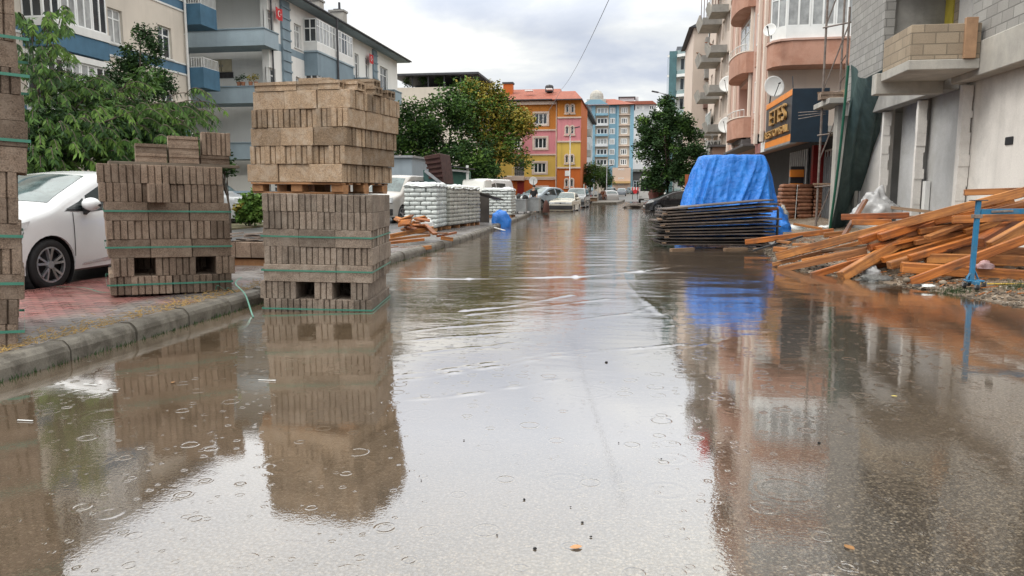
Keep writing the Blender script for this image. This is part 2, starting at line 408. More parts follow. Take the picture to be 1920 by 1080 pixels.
# far kerb islands where the street narrows
for nm, pl in (('kerb_island', [(-3.9, 74), (-1.5, 76), (-1.1, 84), (-.9, 100), (-4.2, 100)]),):
    mb = MB(); mb.prism([(p[0], p[1], -.1) for p in pl], (0, 0, .32)); o = mb.build(nm, m_kerb, bevel=.02); o['kind'] = 'structure'

# --- flood water
WAKES = [([(728, 521), (880, 523), (1080, 519), (1200, 509), (1285, 496)], .030, .012),
         ([(868, 583), (960, 573), (1072, 553)], .022, .009), ([(880, 590), (1000, 577), (1140, 560)], .016, .006),
         ([(1165, 514), (1178, 535), (1212, 566), (1240, 590)], .022, .010), ([(1190, 515), (1196, 540), (1228, 570), (1262, 600)], .016, .006),
         ([(740, 716), (900, 692), (1040, 668), (1200, 652), (1295, 645)], .013, .006),
         ([(740, 705), (880, 688), (1040, 660), (1100, 654)], .012, .005),
         ([(740, 753), (900, 737), (1040, 712), (1140, 680), (1240, 655)], .011, .0055),
         ([(1290, 655), (1400, 628), (1460, 618)], .013, .005), ([(1080, 600), (1180, 588), (1215, 577), (1290, 563)], .014, .005),
         ([(735, 640), (900, 628), (1060, 618)], .013, .0045), ([(760, 664), (960, 644), (1120, 640)], .012, .004),
         ([(735, 625), (850, 612), (960, 604), (1080, 583)], .014, .005), ([(1250, 610), (1380, 605), (1440, 600)], .014, .004)]
wxs = np.arange(-6.3, 6.9, .034); wys = [1.2]
while wys[-1] < 70: wys.append(wys[-1]*1.0058)
wys = np.array(wys+[76, 84, 96])
def water_z(X, Y):
    r = np.random.RandomState(5); Z = np.zeros_like(X); dy = Y*.0058
    calm = np.clip((Y-5.2)/5, 0, 1)**1.3; calm = calm*(.55+.45*np.clip((Y-9)/8, 0, 1))
    right = np.clip(1.2-np.clip((X-1.2)/2.0, 0, 1)*np.clip((16-Y)/6, 0, 1)*1.0, .15, 1)
    for i in range(70):
        lam = .13*(1.35/.13)**r.rand(); th = r.normal(PI/2+.10, .42)
        kx_, ky_ = 2*PI/lam*math.cos(th), 2*PI/lam*math.sin(th)
        amp = .0085*lam/(2*PI)*(.6+.8*r.rand())
        att = np.clip(lam/(dy*3.5)-.6, 0, 1)
        ph = r.rand()*2*PI
        env = .55+.45*np.sin(X*r.uniform(.3, 1.1)+Y*r.uniform(.2, .7)+r.rand()*6)
        Z += amp*att*env*np.sin(kx_*X+ky_*Y+ph+.6*np.sin(X*.9+i))
    Z *= calm*right*(.62+.5*np.clip((Y-11)/10, 0, 1))
    # slow long undulations that bend reflections near the camera
    Z += .00035*np.sin(X*3.1+2.2*Y+.8*np.sin(X*1.7))*np.clip((Y-2.5)/3, 0, 1)
    for pl, wd, ht in WAKES:
        pts = [on_z(*p) for p in pl]
        for a, c in zip(pts[:-1], pts[1:]):
            d = np.array([c.x-a.x, c.y-a.y]); L = np.hypot(*d)
            tt = np.clip(((X-a.x)*d[0]+(Y-a.y)*d[1])/L**2, 0, 1)
            wob = .02*np.sin(X*9+Y*4)
            dist = np.hypot(X-(a.x+tt*d[0]), Y-(a.y+tt*d[1])+wob)
            w2 = wd*np.clip(Y/7, .6, 3)
            Z = np.maximum(Z, Z*.2+ht*np.exp(-(dist/w2)**2)*np.clip(.65+.5*np.sin(X*3.3+Y), .15, 1)-.0006) if False else Z+1.3*ht*np.exp(-(dist/w2)**2)*np.clip(.65+.5*np.sin(X*3.3+Y), .15, 1)/max(1, len(pts)-1)**.0
    return Z
def murk(X, Y):
    d = np.clip((Y-2.6)/4.6, 0, 1)
    lft = np.clip((1.2-X)/3.5, 0, 1)
    return np.clip(.02+.40*lft+.62*d*(.40+.60*lft)+.25*np.clip((Y-9)/5, 0, 1), 0, .97)
m_wat, t = new_mat('muddy_water'); b = NB(t); P = b.pos()
def rings(scale, seed, prob, wd, freq, rmin, rmax):
    v = b.mapv(P, (1, 1, 0), loc=(seed, seed*1.7, 0))
    vo = b.n('ShaderNodeTexVoronoi', voronoi_dimensions='2D'); b.l(v, vo.inputs['Vector']); vo.inputs['Scale'].default_value = scale; vo.inputs['Randomness'].default_value = .8
    sc = b.n('ShaderNodeSeparateColor'); b.l(vo.outputs['Color'], sc.inputs[0])
    r = b.rng(sc.outputs[1], 0, 1, rmin, rmax)
    q = b.math('DIVIDE', b.math('SUBTRACT', vo.outputs['Distance'], r), wd)
    g = b.math('EXPONENT', b.math('MULTIPLY', b.math('MULTIPLY', q, q), -1.0))
    s_ = b.math('COSINE', b.math('MULTIPLY', q, freq))
    on = b.math('MULTIPLY', b.rng(sc.outputs[0], prob-.02, prob+.02, 1, 0), b.rng(sc.outputs[2], 0, 1, .18, 1.0))
    return b.math('MULTIPLY', b.math('MULTIPLY', g, s_), on)
R1 = rings(5.2, 3.1, .42, .045, 2.4, .05, .30)
R2 = rings(2.1, 9.4, .40, .085, 4.5, .06, .30)
R3 = rings(12., 1.7, .42, .07, 2.2, .03, .22)
hh = b.math('ADD', b.math('MULTIPLY', R1, .00068), b.math('ADD', b.math('MULTIPLY', R2, .00026), b.math('MULTIPLY', R3, .00032)))
sp = b.n('ShaderNodeSeparateXYZ'); b.l(P, sp.inputs[0])
nearf = b.rng(sp.outputs[1], 6.5, 12, 1, .0); hh = b.math('MULTIPLY', hh, nearf)
fine = b.noise(b.mapv(P, (3.2, 9.5, 1)), 1.0, 5, .62, .3)
fine2 = b.noise(b.mapv(P, (1.0, 3.4, 1)), 1.0, 4, .6, .3)
ramp = b.rng(sp.outputs[1], 4.5, 16, .04, 1.0)
rgt = b.rng(sp.outputs[0], .2, 3.0, 1.0, .55); ramp = b.math('MULTIPLY', ramp, rgt)
hf = b.math('MULTIPLY', b.math('ADD', b.math('MULTIPLY', fine, .0042), b.math('MULTIPLY', fine2, .008)), ramp)
grit = b.math('MULTIPLY', b.noise(P, 55, 2, .5), b.math('MULTIPLY', b.rng(sp.outputs[1], 3.0, 6.0, .0004, .0), b.rng(sp.outputs[0], -1.5, 2.5, .45, 1.0)))
hsum = b.math('ADD', b.math('ADD', hh, hf), grit)
bn = b.n('ShaderNodeBump'); b.l(hsum, bn.inputs['Height']); bn.inputs['Strength'].default_value = 1; bn.inputs['Distance'].default_value = 1
lw = b.n('ShaderNodeLayerWeight'); lw.inputs['Blend'].default_value = .5; b.l(bn.outputs[0], lw.inputs['Normal'])
fac = b.math('ADD', .25, b.math('MULTIPLY', .75, b.math('POWER', lw.outputs['Facing'], 3.0)), clamp=True)
film = b.n('ShaderNodeAttribute', attribute_name='film'); fac = b.math('MULTIPLY', fac, b.math('SUBTRACT', 1.0, b.math('MULTIPLY', film.outputs['Fac'], b.rng(b.noise(P, 70, 2, .5), .35, .6, .45, .95))))
gl = b.n('ShaderNodeBsdfGlossy'); gl.inputs['Roughness'].default_value = .035; gl.inputs['Color'].default_value = (.97, .97, .97, 1); b.l(bn.outputs[0], gl.inputs['Normal'])
mn = b.noise(P, .7, 5, .6, .6)
mcol = b.mix(b.rng(mn, .3, .7), (.135, .094, .058, 1), (.205, .150, .098, 1))
df = b.n('ShaderNodeBsdfDiffuse'); b.l(mcol, df.inputs[0])
tr = b.n('ShaderNodeBsdfTransparent'); tr.inputs[0].default_value = (.97, .94, .90, 1)
am = b.n('ShaderNodeAttribute', attribute_name='murk')
mu = b.math('ADD', am.outputs['Fac'], b.math('MULTIPLY', b.math('SUBTRACT', mn, .5), .35), clamp=True)
ms = b.n('ShaderNodeMixShader'); b.l(mu, ms.inputs[0]); b.l(tr.outputs[0], ms.inputs[1]); b.l(df.outputs[0], ms.inputs[2])
ms2 = b.n('ShaderNodeMixShader'); b.l(fac, ms2.inputs[0]); b.l(ms.outputs[0], ms2.inputs[1]); b.l(gl.outputs[0], ms2.inputs[2])
b.out(ms2.outputs[0])
grid_mesh('flood_water', wxs, wys, water_z, m_wat, {'murk': murk, 'film': lambda X, Y: np.clip((X-.35-.25*(Y-3))/1.6, 0, 1)*np.clip((8.6-Y)/4.5, 0, 1)*.85+np.clip((3.9-Y)/1.5, 0, 1)*.38})

# ================================================================== CONCRETE BLOCKS
def block_material(name, col, wetcol):
    m_, t = new_mat(name); b = NB(t); P = b.pos(); O = b.obj()
    sp_ = b.noise(P, 90, 3, .7); md = b.noise(P, 9, 6, .65); bg = b.noise(P, 1.7, 4, .6)
    c = b.mix(b.rng(sp_, .3, .7), c4([x*.45 for x in col]), c4([x*1.6 for x in col]))
    c = b.mix(b.rng(md, .46, .72, 0, .85), c, c4(wetcol))
    oi = b.n('ShaderNodeObjectInfo')
    k = b.math('MULTIPLY', b.rng(oi.outputs['Random'], 0, 1, .62, 1.22), b.rng(bg, .3, .7, .85, 1.15))
    v_ = b.n('ShaderNodeVectorMath', operation='SCALE'); b.l(c, v_.inputs[0]); b.l(k, v_.inputs['Scale'])
    hb = b.math('ADD', b.math('MULTIPLY', sp_, .7), md)
    sh = b.bsdf(v_.outputs[0], .92, 0, b.bump(hb, .8, .012), .25); b.out(sh.outputs[0]); return m_
mBrown = block_material('brown_concrete_block', (.205, .150, .112), (.32, .25, .195))
mGrey = block_material('grey_concrete_block', (.215, .170, .135), (.35, .295, .245))
mTan = block_material('tan_concrete_block', (.30, .214, .142), (.42, .345, .27))
def block_mesh(name, mt, w=.192, L=.394, h=.1915, seed=0, chip=.004, groove=True):
    """x = width, y = length; grooved ends (tongue and groove), lightly chipped edges"""
    r = random.Random(seed)
    g_ = .0075; u_ = w*.17
    xs = [-w/2, -u_-g_, -u_-g_*.5, -u_+g_*.5, -u_+g_, u_-g_, u_-g_*.5, u_+g_*.5, u_+g_, w/2] if groove else [-w/2, w/2]
    dp = [0, 0, .03, .03, .009, .009, .03, .03, 0, 0] if groove else [0, 0]
    out = [(x, -L/2+d) for x, d in zip(xs, dp)]
    bk = [(x, L/2-d) for x, d in zip(xs, dp)][::-1]
    poly = out+bk
    mb = MB(); mb.prism([(x, y, 0) for x, y in poly], (0, 0, h))
    me = mb.mesh(name, mt, bevel=.004)
    bm = bmesh.new(); bm.from_mesh(me)
    for v in bm.verts:
        q = v.co*31+Vector((seed*7.1, 0, 0))
        v.co += Vector((noise.noise(q), noise.noise(q+Vector((9, 3, 1))), noise.noise(q+Vector((2, 8, 5)))))*chip
    bm.to_mesh(me); bm.free(); return me
def variants(name, mt, **k): return [block_mesh(name, mt, seed=i*3+1, **k) for i in range(4)]
V_BROWN, V_GREY, V_TAN = variants('block', mBrown), variants('block', mGrey), variants('block', mTan)
def put_block(me, M, label, group):
    o = bpy.data.objects.new('concrete_block', me); COL.objects.link(o); o.matrix_world = M
    return tag(o, label, 'concrete block', group)
def Rz(a): return Matrix.Rotation(a, 4, 'Z')
def pallet_stack(base, courses, where, group, V, hb=.19, skip=None, jit=.006, side=True, tone='brown'):
    """courses: list of ('E'|'L', x offset) from the bottom; E = ends to the front (6 across, 3 deep), L = lengthwise (3 across, 6 deep)"""
    for ci, (ty, off, sk) in enumerate(courses):
        cols, rows = (6, 3) if ty == 'E' else (3, 6)
        for r_ in range(rows):
            for c_ in range(cols):
                front, rt, lf, bk = r_ == 0, c_ == cols-1, c_ == 0, r_ == rows-1
                if not (front or (rt and side) or (lf and side)): 
                    if not bk: continue
                if (ty, front, c_) and front and c_ in sk: continue
                if r_ < rows-1 and c_ in sk: continue  # back-row blocks stay in the fork slots, added to keep them dark inside
                sx, sy = 1.2/cols, 1.2/rows
                x = -.6+sx*(c_+.5)+off+rnd.uniform(-jit, jit)*.5; yv = sy*(r_+.5)+rnd.uniform(-jit, jit)*1.6+(rnd.uniform(-.012, .006) if front else 0)
                M = base @ Matrix.Translation((x, yv, ci*hb)) @ Rz((0 if ty == 'E' else PI/2)+rnd.uniform(-.012, .012)+(PI if rnd.random() < .5 else 0))
                if front: pos = f"front {ORD[c_]} from left"
                elif rt: pos = f"right side {ORD[r_]} from front"
                elif lf: pos = f"left side {ORD[r_]} from front"
                else: pos = f'back {ORD[c_]} from left'
                put_block(V[rnd.randrange(4)], M, f"{tone} block, {pos}, {ORD[ci]} course up, {where}", group)
m_strap = mat('green_strap', (.05, .20, .14), .35, .15, 6, spec=.5)
def strap(base, z, x0, x1, y0, y1, label, wd=.018, group='green packing straps', vert=False, sag=0):
    mb = MB(); e_ = .006
    if not vert:
        pts = [(x0-e_, y0-e_), (x1+e_, y0-e_), (x1+e_, y1+e_), (x0-e_, y1+e_)]
        rr = []
        for i in range(4):
            a, c = Vector(pts[i]), Vector(pts[(i+1) % 4])
            for k in range(6): rr.append(a.lerp(c, k/6))
        n = len(rr); zz = lambda i: z+sag*math.sin(i*1.3)*.004
        for i in range(n):
            p, q = rr[i], rr[(i+1) % n]
            d = (q-p).normalized(); o_ = Vector((d.y, -d.x))*.002
            a0, a1 = zz(i), zz(i+1)
            mb.hexa([(p.x, p.y, a0), (q.x, q.y, a1), (q.x+o_.x, q.y+o_.y, a1), (p.x+o_.x, p.y+o_.y, a0), (p.x, p.y, a0+wd), (q.x, q.y, a1+wd), (q.x+o_.x, q.y+o_.y, a1+wd), (p.x+o_.x, p.y+o_.y, a0+wd)])
    o = mb.build('strap', m_strap); o.matrix_world = base; return tag(o, label, 'strap', group)
def base_at(x, y, z, yaw, roll=0): return Matrix.Translation((x, y, z)) @ Rz(yaw) @ Matrix.Rotation(roll, 4, 'Y')
N_ = ()
# lower middle stack, standing in the water   (front-left corner on the ground at about -4.0, 8.0)
B1_ = base_at(-3.415, 7.746, -.055, math.radians(9.0), math.radians(1.3))
pallet_stack(B1_, [('E', .0, N_), ('E', -.04, (2, 4)), ('L', .0, N_), ('E', .01, N_), ('L', -.005, N_), ('E', .005, N_), ('E', .0, N_)], 'stack in the water', 'concrete blocks of the stack in the water', V_GREY, hb=.193, tone='grey')
for z_, s_ in ((.075, 'lowest'), (.50, 'middle'), (.875, 'topmost')):
    strap(B1_, z_, -.61, .60, -.012, 1.2, f'{s_} green plastic strap round the grey block stack in the water')
# wooden pallet and the tan stack on it
TOPZ = -.055+7*.193+.004
B2_ = base_at(-3.70, 7.90, TOPZ, math.radians(-8), math.radians(.5)) @ Matrix.Scale(1.02, 4)
m_pal = mat('pallet_wood', (.34, .17, .075), .7, .3, 6, .4, 50, col2=(.16, .09, .05), vec='obj')
def pallet(M, label, wd=1.2, dp=1.2):
    t_ = thing('pallet', label, 'pallet'); t_.matrix_world = M
    for i in range(3):
        mb = MB(); y_ = .05+i*(dp-.2)/2
        mb.box(-wd/2, wd/2, y_, y_+.1, .0, .02); mb.build('bottom_board', m_pal, t_, bevel=.002)
    for i in range(3):
        for j in range(3):
            mb = MB(); x_ = -wd/2+.0+j*(wd-.14)/2; y_ = .03+i*(dp-.2)/2
            mb.box(x_, x_+.14, y_, y_+.13, .021, .1); mb.build('block', m_pal, t_, bevel=.004)
    for i in range(7):
        mb = MB(); y_ = i*(dp-.1)/6; j_ = rnd.uniform(-.01, .01)
        mb.box(-wd/2+j_, wd/2+j_, y_, y_+.09, .101, .122); mb.build('deck_board', m_pal, t_, bevel=.002)
    return t_
pallet(B2_ @ Matrix.Translation((-.02, .02, 0)), 'orange brown wooden pallet between the grey stack and the tan stack on it', 1.14, 1.14)
B2b = B2_ @ Matrix.Translation((0, 0, .126))
pallet_stack(B2b, [('L', -.02, N_), ('E', .02, N_), ('L', .045, N_), ('E', .075, N_), ('L', .085, N_)], 'upper tan stack', 'tan blocks on the upper pallet', V_TAN, hb=.1945, tone='tan', jit=.012)
# thin half-height blocks and broken bits on top
def hollow_block(name, w, L, h, mt, holes=2, wall=.022):
    """a block lying on its side: holes run along y and show on the ends"""
    mb = MB(); F = Frame((0, -L/2, 0), (1, 0, 0), (0, -1, 0))
    hs = []; iw = (w-wall*(holes+1))/holes
    for i in range(holes): hs.append((-w/2+wall+i*(iw+wall), -w/2+wall+i*(iw+wall)+iw, wall, h-wall))
    F.wall(mb, -w/2, w/2, 0, h, hs, depth=L*.9)
    for h_ in hs: mb.add([F.p(h_[0], h_[2], -L*.9), F.p(h_[1], h_[2], -L*.9), F.p(h_[1], h_[3], -L*.9), F.p(h_[0], h_[3], -L*.9)], [(0, 1, 2, 3)])
    mb.add([(-w/2, L/2, 0), (w/2, L/2, 0), (w/2, L/2, h), (-w/2, L/2, h)], [(0, 1, 2, 3)])
    g = .012
    for sx in (-1, 1):       # grooved long sides
        zs = [0, h*.3, h*.34, h*.62, h*.66, h]; dd = [0, 0, g, g, 0, 0]
        vs = [(sx*(w/2-d), -L/2, z) for z, d in zip(zs, dd)]+[(sx*(w/2-d), L/2, z) for z, d in zip(zs, dd)]
        mb.add(vs, [(i, i+1, i+7, i+6) for i in range(5)])
    mb.add([(-w/2, -L/2, h), (w/2, -L/2, h), (w/2, L/2, h), (-w/2, L/2, h), (-w/2, -L/2, 0), (w/2, -L/2, 0), (w/2, L/2, 0), (-w/2, L/2, 0)], [(0, 1, 2, 3), (4, 7, 6, 5)])
    return mb.mesh(name, mt)
hbT = hollow_block('thin_block', .19, .39, .095, mTan); hbB = hollow_block('thin_block', .19, .30, .095, mBrown)
top5 = B2b @ Matrix.Translation((0, 0, 5*.1945))
for i, (x, yv, a, lab) in enumerate([(-.40, .10, 90, 'thin chipped tan block lying at the left end of the top row'), (-.14, .1, 90, 'thin tan block lying second in the top row'),
        (.12, .11, 91, 'thin tan block lying in the middle of the top row'), (.38, .10, 89, 'thin tan block lying fourth in the top row'),
        (.52, .22, 0, 'thin hollow tan block on the top right corner with its holes to the street'), (.52, .62, 3, 'thin hollow tan block on the top row behind the corner one'), (.5, .99, -2, 'thin hollow tan block at the back of the top row')]):
    M = top5 @ Matrix.Translation((x+.05, yv, .001)) @ Rz(math.radians(a)) @ Matrix.Scale(.66, 4, (0, 1, 0))
    if i in (4, 5, 6): M = top5 @ Matrix.Translation((x-.01, yv, .001)) @ Rz(math.radians(90+a))
    put_block(hbT, M, lab, 'thin tan blocks along the top')
for x, yv, lab in ((-.02, .55, 'thin tan block lying on the top row, left of the two uppermost'), (.42, .75, 'thin tan block lying on the top row, right of the two uppermost')):
    put_block(hbT, top5 @ Matrix.Translation((x, yv, .10)) @ Rz(PI/2+.05), lab, 'thin tan blocks along the top')
# left stack on the pavement
B3_ = base_at(-5.218, 7.84, .155, math.radians(38), math.radians(1.2)) @ Matrix.Scale(1.08, 4)
pallet_stack(B3_, [('E', .0, N_), ('E', .035, (1, 4)), ('L', .0, N_), ('E', -.01, N_), ('L', -.015, N_), ('E', -.06, N_), ('E', -.07, N_)], 'left pavement stack', 'concrete blocks of the left stack on the pavement', V_BROWN, hb=.1935)
for z_, s_ in ((.10, 'lowest'), (.49, 'middle'), (.865, 'topmost')):
    strap(B3_, z_, -.615, .60, -.012, 1.2, f'{s_} green plastic strap round the brown block stack on the pavement')
T3 = B3_ @ Matrix.Translation((-.05, 0, 7*.1935))
put_block(V_BROWN[0], B3_ @ Matrix.Translation((-.12, -.03, 5*.1935+.0)) @ Rz(.02), 'brown block standing a little proud in the left stack under its top course', 'concrete blocks of the left stack on the pavement')
loose = [(.02, .30, 0, 90), (.02, .30, .097, 90), (.34, .30, 0, 91), (.34, .30, .097, 90), (.34, .31, .194, 88), (.66, .34, 0, 90)]
labs = ['lower hollow brown block at the left end of the loose ones on the left stack', 'upper hollow brown block at the left end of the loose ones on the left stack', 'bottom hollow brown block in the middle pile on the left stack', 'middle hollow brown block in the middle pile on the left stack', 'topmost loose hollow brown block on the left stack', 'lying hollow brown block at the right end on the left stack']
for (x, yv, z_, a), lb in zip(loose, labs):
    put_block(hbB, T3 @ Matrix.Translation((x-.12, yv, z_+.035)) @ Rz(math.radians(a)), lb, 'loose hollow blocks on top of the left stack')
for i, x in enumerate((.60, .75)):
    put_block(block_mesh('block', mBrown, .145, .19, .25, seed=40+i), T3 @ Matrix.Translation((x-.12, .33, .133)), f'upright grooved brown block, {"left" if i == 0 else "right"} one of two on top of the left stack', 'loose hollow blocks on top of the left stack')
mb = MB(); mb.box(-.55, .75, .2, .42, 0, .03); o = mb.build('board', mat('grey_board', (.16, .13, .10), .8, .3, 5, .4, 50, vec='obj'), bevel=.003); o.matrix_world = T3 @ Matrix.Translation((.05, .0, .002)) @ Rz(.03); tag(o, 'weathered board under the loose blocks on the left stack', 'board')
# nearest stack at the left edge of the view
B4_ = base_at(-5.10, 4.58, .152, math.radians(42), math.radians(3.2))
c4_ = [('E', .0, N_), ('E', .01, N_), ('L', .05, N_), ('E', .04, N_), ('L', .035, N_), ('E', .02, N_), ('E', .015, N_), ('L', .08, N_), ('L', .09, N_), ('L', .07, N_), ('E', .05, N_), ('L', .03, N_), ('E', .02, N_), ('E', .02, N_)]
def near_stack():
    for ci, (ty, off, sk) in enumerate(c4_):
        cols, rows = (6, 3) if ty == 'E' else (3, 6)
        for r_ in range(rows):
            for c_ in range(cols):
                if not ((r_ == 0 and c_ >= cols-2) or c_ == cols-1): continue
                sx, sy = 1.2/cols, 1.2/rows
                M = B4_ @ Matrix.Translation((-.6+sx*(c_+.5)+off+rnd.uniform(-.004, .004), sy*(r_+.5)+rnd.uniform(-.008, .008), ci*.193)) @ Rz((0 if ty == 'E' else PI/2)+rnd.uniform(-.01, .01))
                pos = ('front right corner' if c_ == cols-1 else 'front beside the corner') if r_ == 0 else f'right side {ORD[r_]} from front'
                put_block(V_BROWN[rnd.randrange(4)], M, f'dark brown block, {pos}, {ORD[ci]} course up, nearest tall stack', 'concrete blocks of the nearest stack')
near_stack()
for z_, s_ in ((.13, 'first from the ground'), (.50, 'second from the ground'), (.86, 'third from the ground'), (1.58, 'fourth from the ground'), (2.06, 'fifth from the ground'), (2.33, 'sixth from the ground')):
    strap(B4_, z_, -.61, .64+(.06 if z_ > 1.5 else 0), -.012, 1.2, f'green plastic strap round the nearest stack, {s_}', .022)
# loose strap ends trailing from the stacks
def ribbon(name, pts, wd, mt, label, cat, group=None):
    mb = MB(); pts = [Vector(p) for p in pts]
    P2 = []
    for i in range(len(pts)-1):
        for k in range(6):
            t_ = k/6; p0 = pts[max(i-1, 0)]; p1 = pts[i]; p2 = pts[i+1]; p3 = pts[min(i+2, len(pts)-1)]
            P2.append(.5*((2*p1)+(p2-p0)*t_+(2*p0-5*p1+4*p2-p3)*t_*t_+(3*p1-p0-3*p2+p3)*t_**3))
    P2.append(pts[-1])
    for a, c in zip(P2[:-1], P2[1:]): mb.beam(a, c, wd, .002)
    return tag(mb.build(name, mt), label, cat, group)
ribbon('strap', [(-4.62, 8.3, .30), (-4.50, 7.95, .27), (-4.28, 7.75, .18), (-4.05, 7.45, .03), (-3.92, 7.25, .008)], .016, m_strap, 'loose pale green strap end hanging from the kerb into the water', 'strap')
ribbon('strap', [(-4.75, 7.95, .19), (-4.66, 7.84, .26), (-4.60, 7.90, .20), (-4.52, 7.82, .24), (-4.48, 7.9, .17)], .016, m_strap, 'curled loose strap end beside the left stack', 'strap')
ribbon('strap', [(-6.95, 8.1, .165), (-6.5, 8.0, .175), (-6.1, 7.75, .165), (-5.9, 7.72, .17)], .016, m_strap, 'pale strap lying on the red pavers beside the white car', 'strap')
ribbon('strap', [(-6.0, 8.15, 1.545), (-5.6, 8.08, 1.55), (-5.3, 8.15, 1.548)], .035, m_strap, 'green strap lying loose on top of the left stack', 'strap')
# ================================================================== TREES AND PLANTS
def leaf_cloud(mb, clumps, n, size, asp=.5, droop=0., mats_w=((0, 1),), spread=1., up=.0, r=rnd):
    """leaf-sized quads scattered round clump centres (c, radius)"""
    tot = sum(c[1]**2 for c in clumps)
    for c, rad in clumps:
        k = max(6, int(n*rad**2/tot)); mi = r.choices([m_[0] for m_ in mats_w], [m_[1] for m_ in mats_w])[0]
        for i in range(k):
            d = Vector((r.gauss(0, 1), r.gauss(0, 1), r.gauss(0, .8))); d.normalize(); d *= rad*(r.random()**.45)
            p = c+d*spread
            a = Vector((r.gauss(0, 1), r.gauss(0, 1), r.gauss(0, .45)+up-droop)).normalized(); q = a.cross(Vector((r.gauss(0, 1), r.gauss(0, 1), r.gauss(0, 1)))).normalized()
            L = size*r.uniform(.65, 1.3); W = L*asp
            mb.cur = mi if r.random() < .75 else r.choices([m_[0] for m_ in mats_w], [m_[1] for m_ in mats_w])[0]
            nrm = a.cross(q)*W*.25
            mb.add([p, p+a*L*.5+q*W*.5+nrm, p+a*L, p+a*L*.5-q*W*.5+nrm], [(0, 1, 2), (0, 2, 3)])
def crown_clumps(c, rad, n, cl, r=rnd, shell=.55, flat=0.):
    out = []
    for i in range(n):
        d = Vector((r.gauss(0, 1), r.gauss(0, 1), r.gauss(0, 1))).normalized()*(shell+(1-shell)*r.random())
        if r.random() < .25: d *= r.random()
        p = Vector(c)+Vector((d.x*rad[0], d.y*rad[1], d.z*rad[2]))
        out.append((p, cl*r.uniform(.6, 1.35)))
    return out
def limbs(mb, base, top, r0, clumps, n, r=rnd):
    base, top = Vector(base), Vector(top)
    mid = base.lerp(top, .5)+Vector((r.uniform(-.1, .1), r.uniform(-.1, .1), 0))
    mb.tube([base, base.lerp(mid, .4), mid, top], [r0*1.15, r0, r0*.85, r0*.55], 9)
    for i in range(n):
        c = r.choice(clumps)[0]; s_ = mid.lerp(top, r.uniform(.1, 1.)); k = s_.lerp(c, .5)+Vector((0, 0, r.uniform(0, .3)))
        mb.tube([s_, k, c], [r0*.4, r0*.22, r0*.06], 6)
LEAFS = ['leaf_dark', 'leaf_mid', 'leaf_light', 'leaf_yellow']
def tree(name, label, base, crowns, n, size, mw, trunk_top, r0, group=None, nl=14, asp=.55, droop=0, cat='tree', seed=1, cl=.8, nclump=60):
    r = random.Random(seed); t_ = thing(name, label, cat, base, 0, group); B = Vector(base)
    cls = []
    for c, rad, wgt in crowns: cls += crown_clumps(Vector(c)-B, rad, int(nclump*wgt), cl, r)
    mb = MB(); leaf_cloud(mb, cls, n, size, asp, droop, mw, r=r)
    mb.build('crown', [MATS[x] for x in LEAFS], t_, recalc=False)
    tm = MB(); limbs(tm, (0, 0, 0), Vector(trunk_top)-B, r0, cls, nl, r); tm.build('trunk', MATS['bark'], t_, smooth=True)
    return t_
# the two big street trees on the left
c = on_y(835, 262, 58)
tree('broadleaf_tree', 'large dark green leafy tree behind the white bag pallets', (c.x, 58, .1),
     [(on_y(812, 262, 58), (2.9, 2.6, 3.4), 1.0), (on_y(775, 235, 58), (1.7, 1.6, 2.2), .4), (on_y(880, 300, 57), (2.4, 2, 1.8), .5), (on_y(850, 205, 58), (2.2, 2, 1.8), .5), (on_y(770, 300, 57), (1.5, 1.5, 1.2), .3), (on_y(757, 265, 57), (1.1, 1.3, 1.6), .3), (on_y(820, 325, 56), (2.2, 1.6, 1.0), .4), (on_y(900, 325, 57), (1.8, 1.5, .9), .3)],
     19000, .27, ((0, .42), (1, .46), (2, .12)), (c.x, 58, 5.0), .22, seed=3, cl=.75, nclump=70)
tree('broadleaf_tree', 'yellowing green leafy tree in front of the orange building', (on_y(925, 330, 61).x, 61, .1),
     [(on_y(905, 205, 61), (2.3, 2.2, 2.0), .6), (on_y(945, 240, 61), (2.3, 2, 2.2), .8), (on_y(960, 290, 60), (1.5, 1.5, 1.2), .3), (on_y(978, 225, 60), (.8, 1, 1.3), .25), (on_y(925, 180, 61), (1.3, 1.2, 1.0), .3), (on_y(880, 165, 61), (.9, .9, .7), .2), (on_y(900, 260, 61), (2.2, 2, 2.0), .5)],
     14000, .27, ((1, .30), (2, .22), (3, .48)), (on_y(925, 330, 61).x, 61, 4.2), .2, seed=5, cl=.7, nclump=70)
# right street tree
c = on_y(1252, 360, 58)
tree('broadleaf_tree', 'rounded dense dark green tree on the right of the street', (c.x, 58, .05),
     [(on_y(1250, 270, 58), (2.2, 2.1, 2.3), 1.0), (on_y(1255, 225, 58), (1.6, 1.6, 1.2), .5), (on_y(1290, 240, 58), (1.0, 1.2, 1.1), .3), (on_y(1240, 325, 58), (1.5, 1.5, 1.1), .5), (on_y(1212, 265, 58), (.9, 1, 1.2), .3), (on_y(1275, 320, 57), (1.3, 1.2, .9), .3), (on_y(1300, 290, 57), (.8, 1, 1.0), .25), (on_y(1252, 198, 58), (.5, .6, .8), .15), (on_y(1205, 235, 58), (.6, .8, .7), .15), (on_y(1225, 345, 57.5), (.9, 1, .6), .2), (on_y(1290, 335, 57), (.8, 1, .6), .2)],
     20000, .22, ((0, .78), (1, .20), (2, .02)), (c.x, 58, 3.8), .2, seed=8, cl=.42, nclump=95)
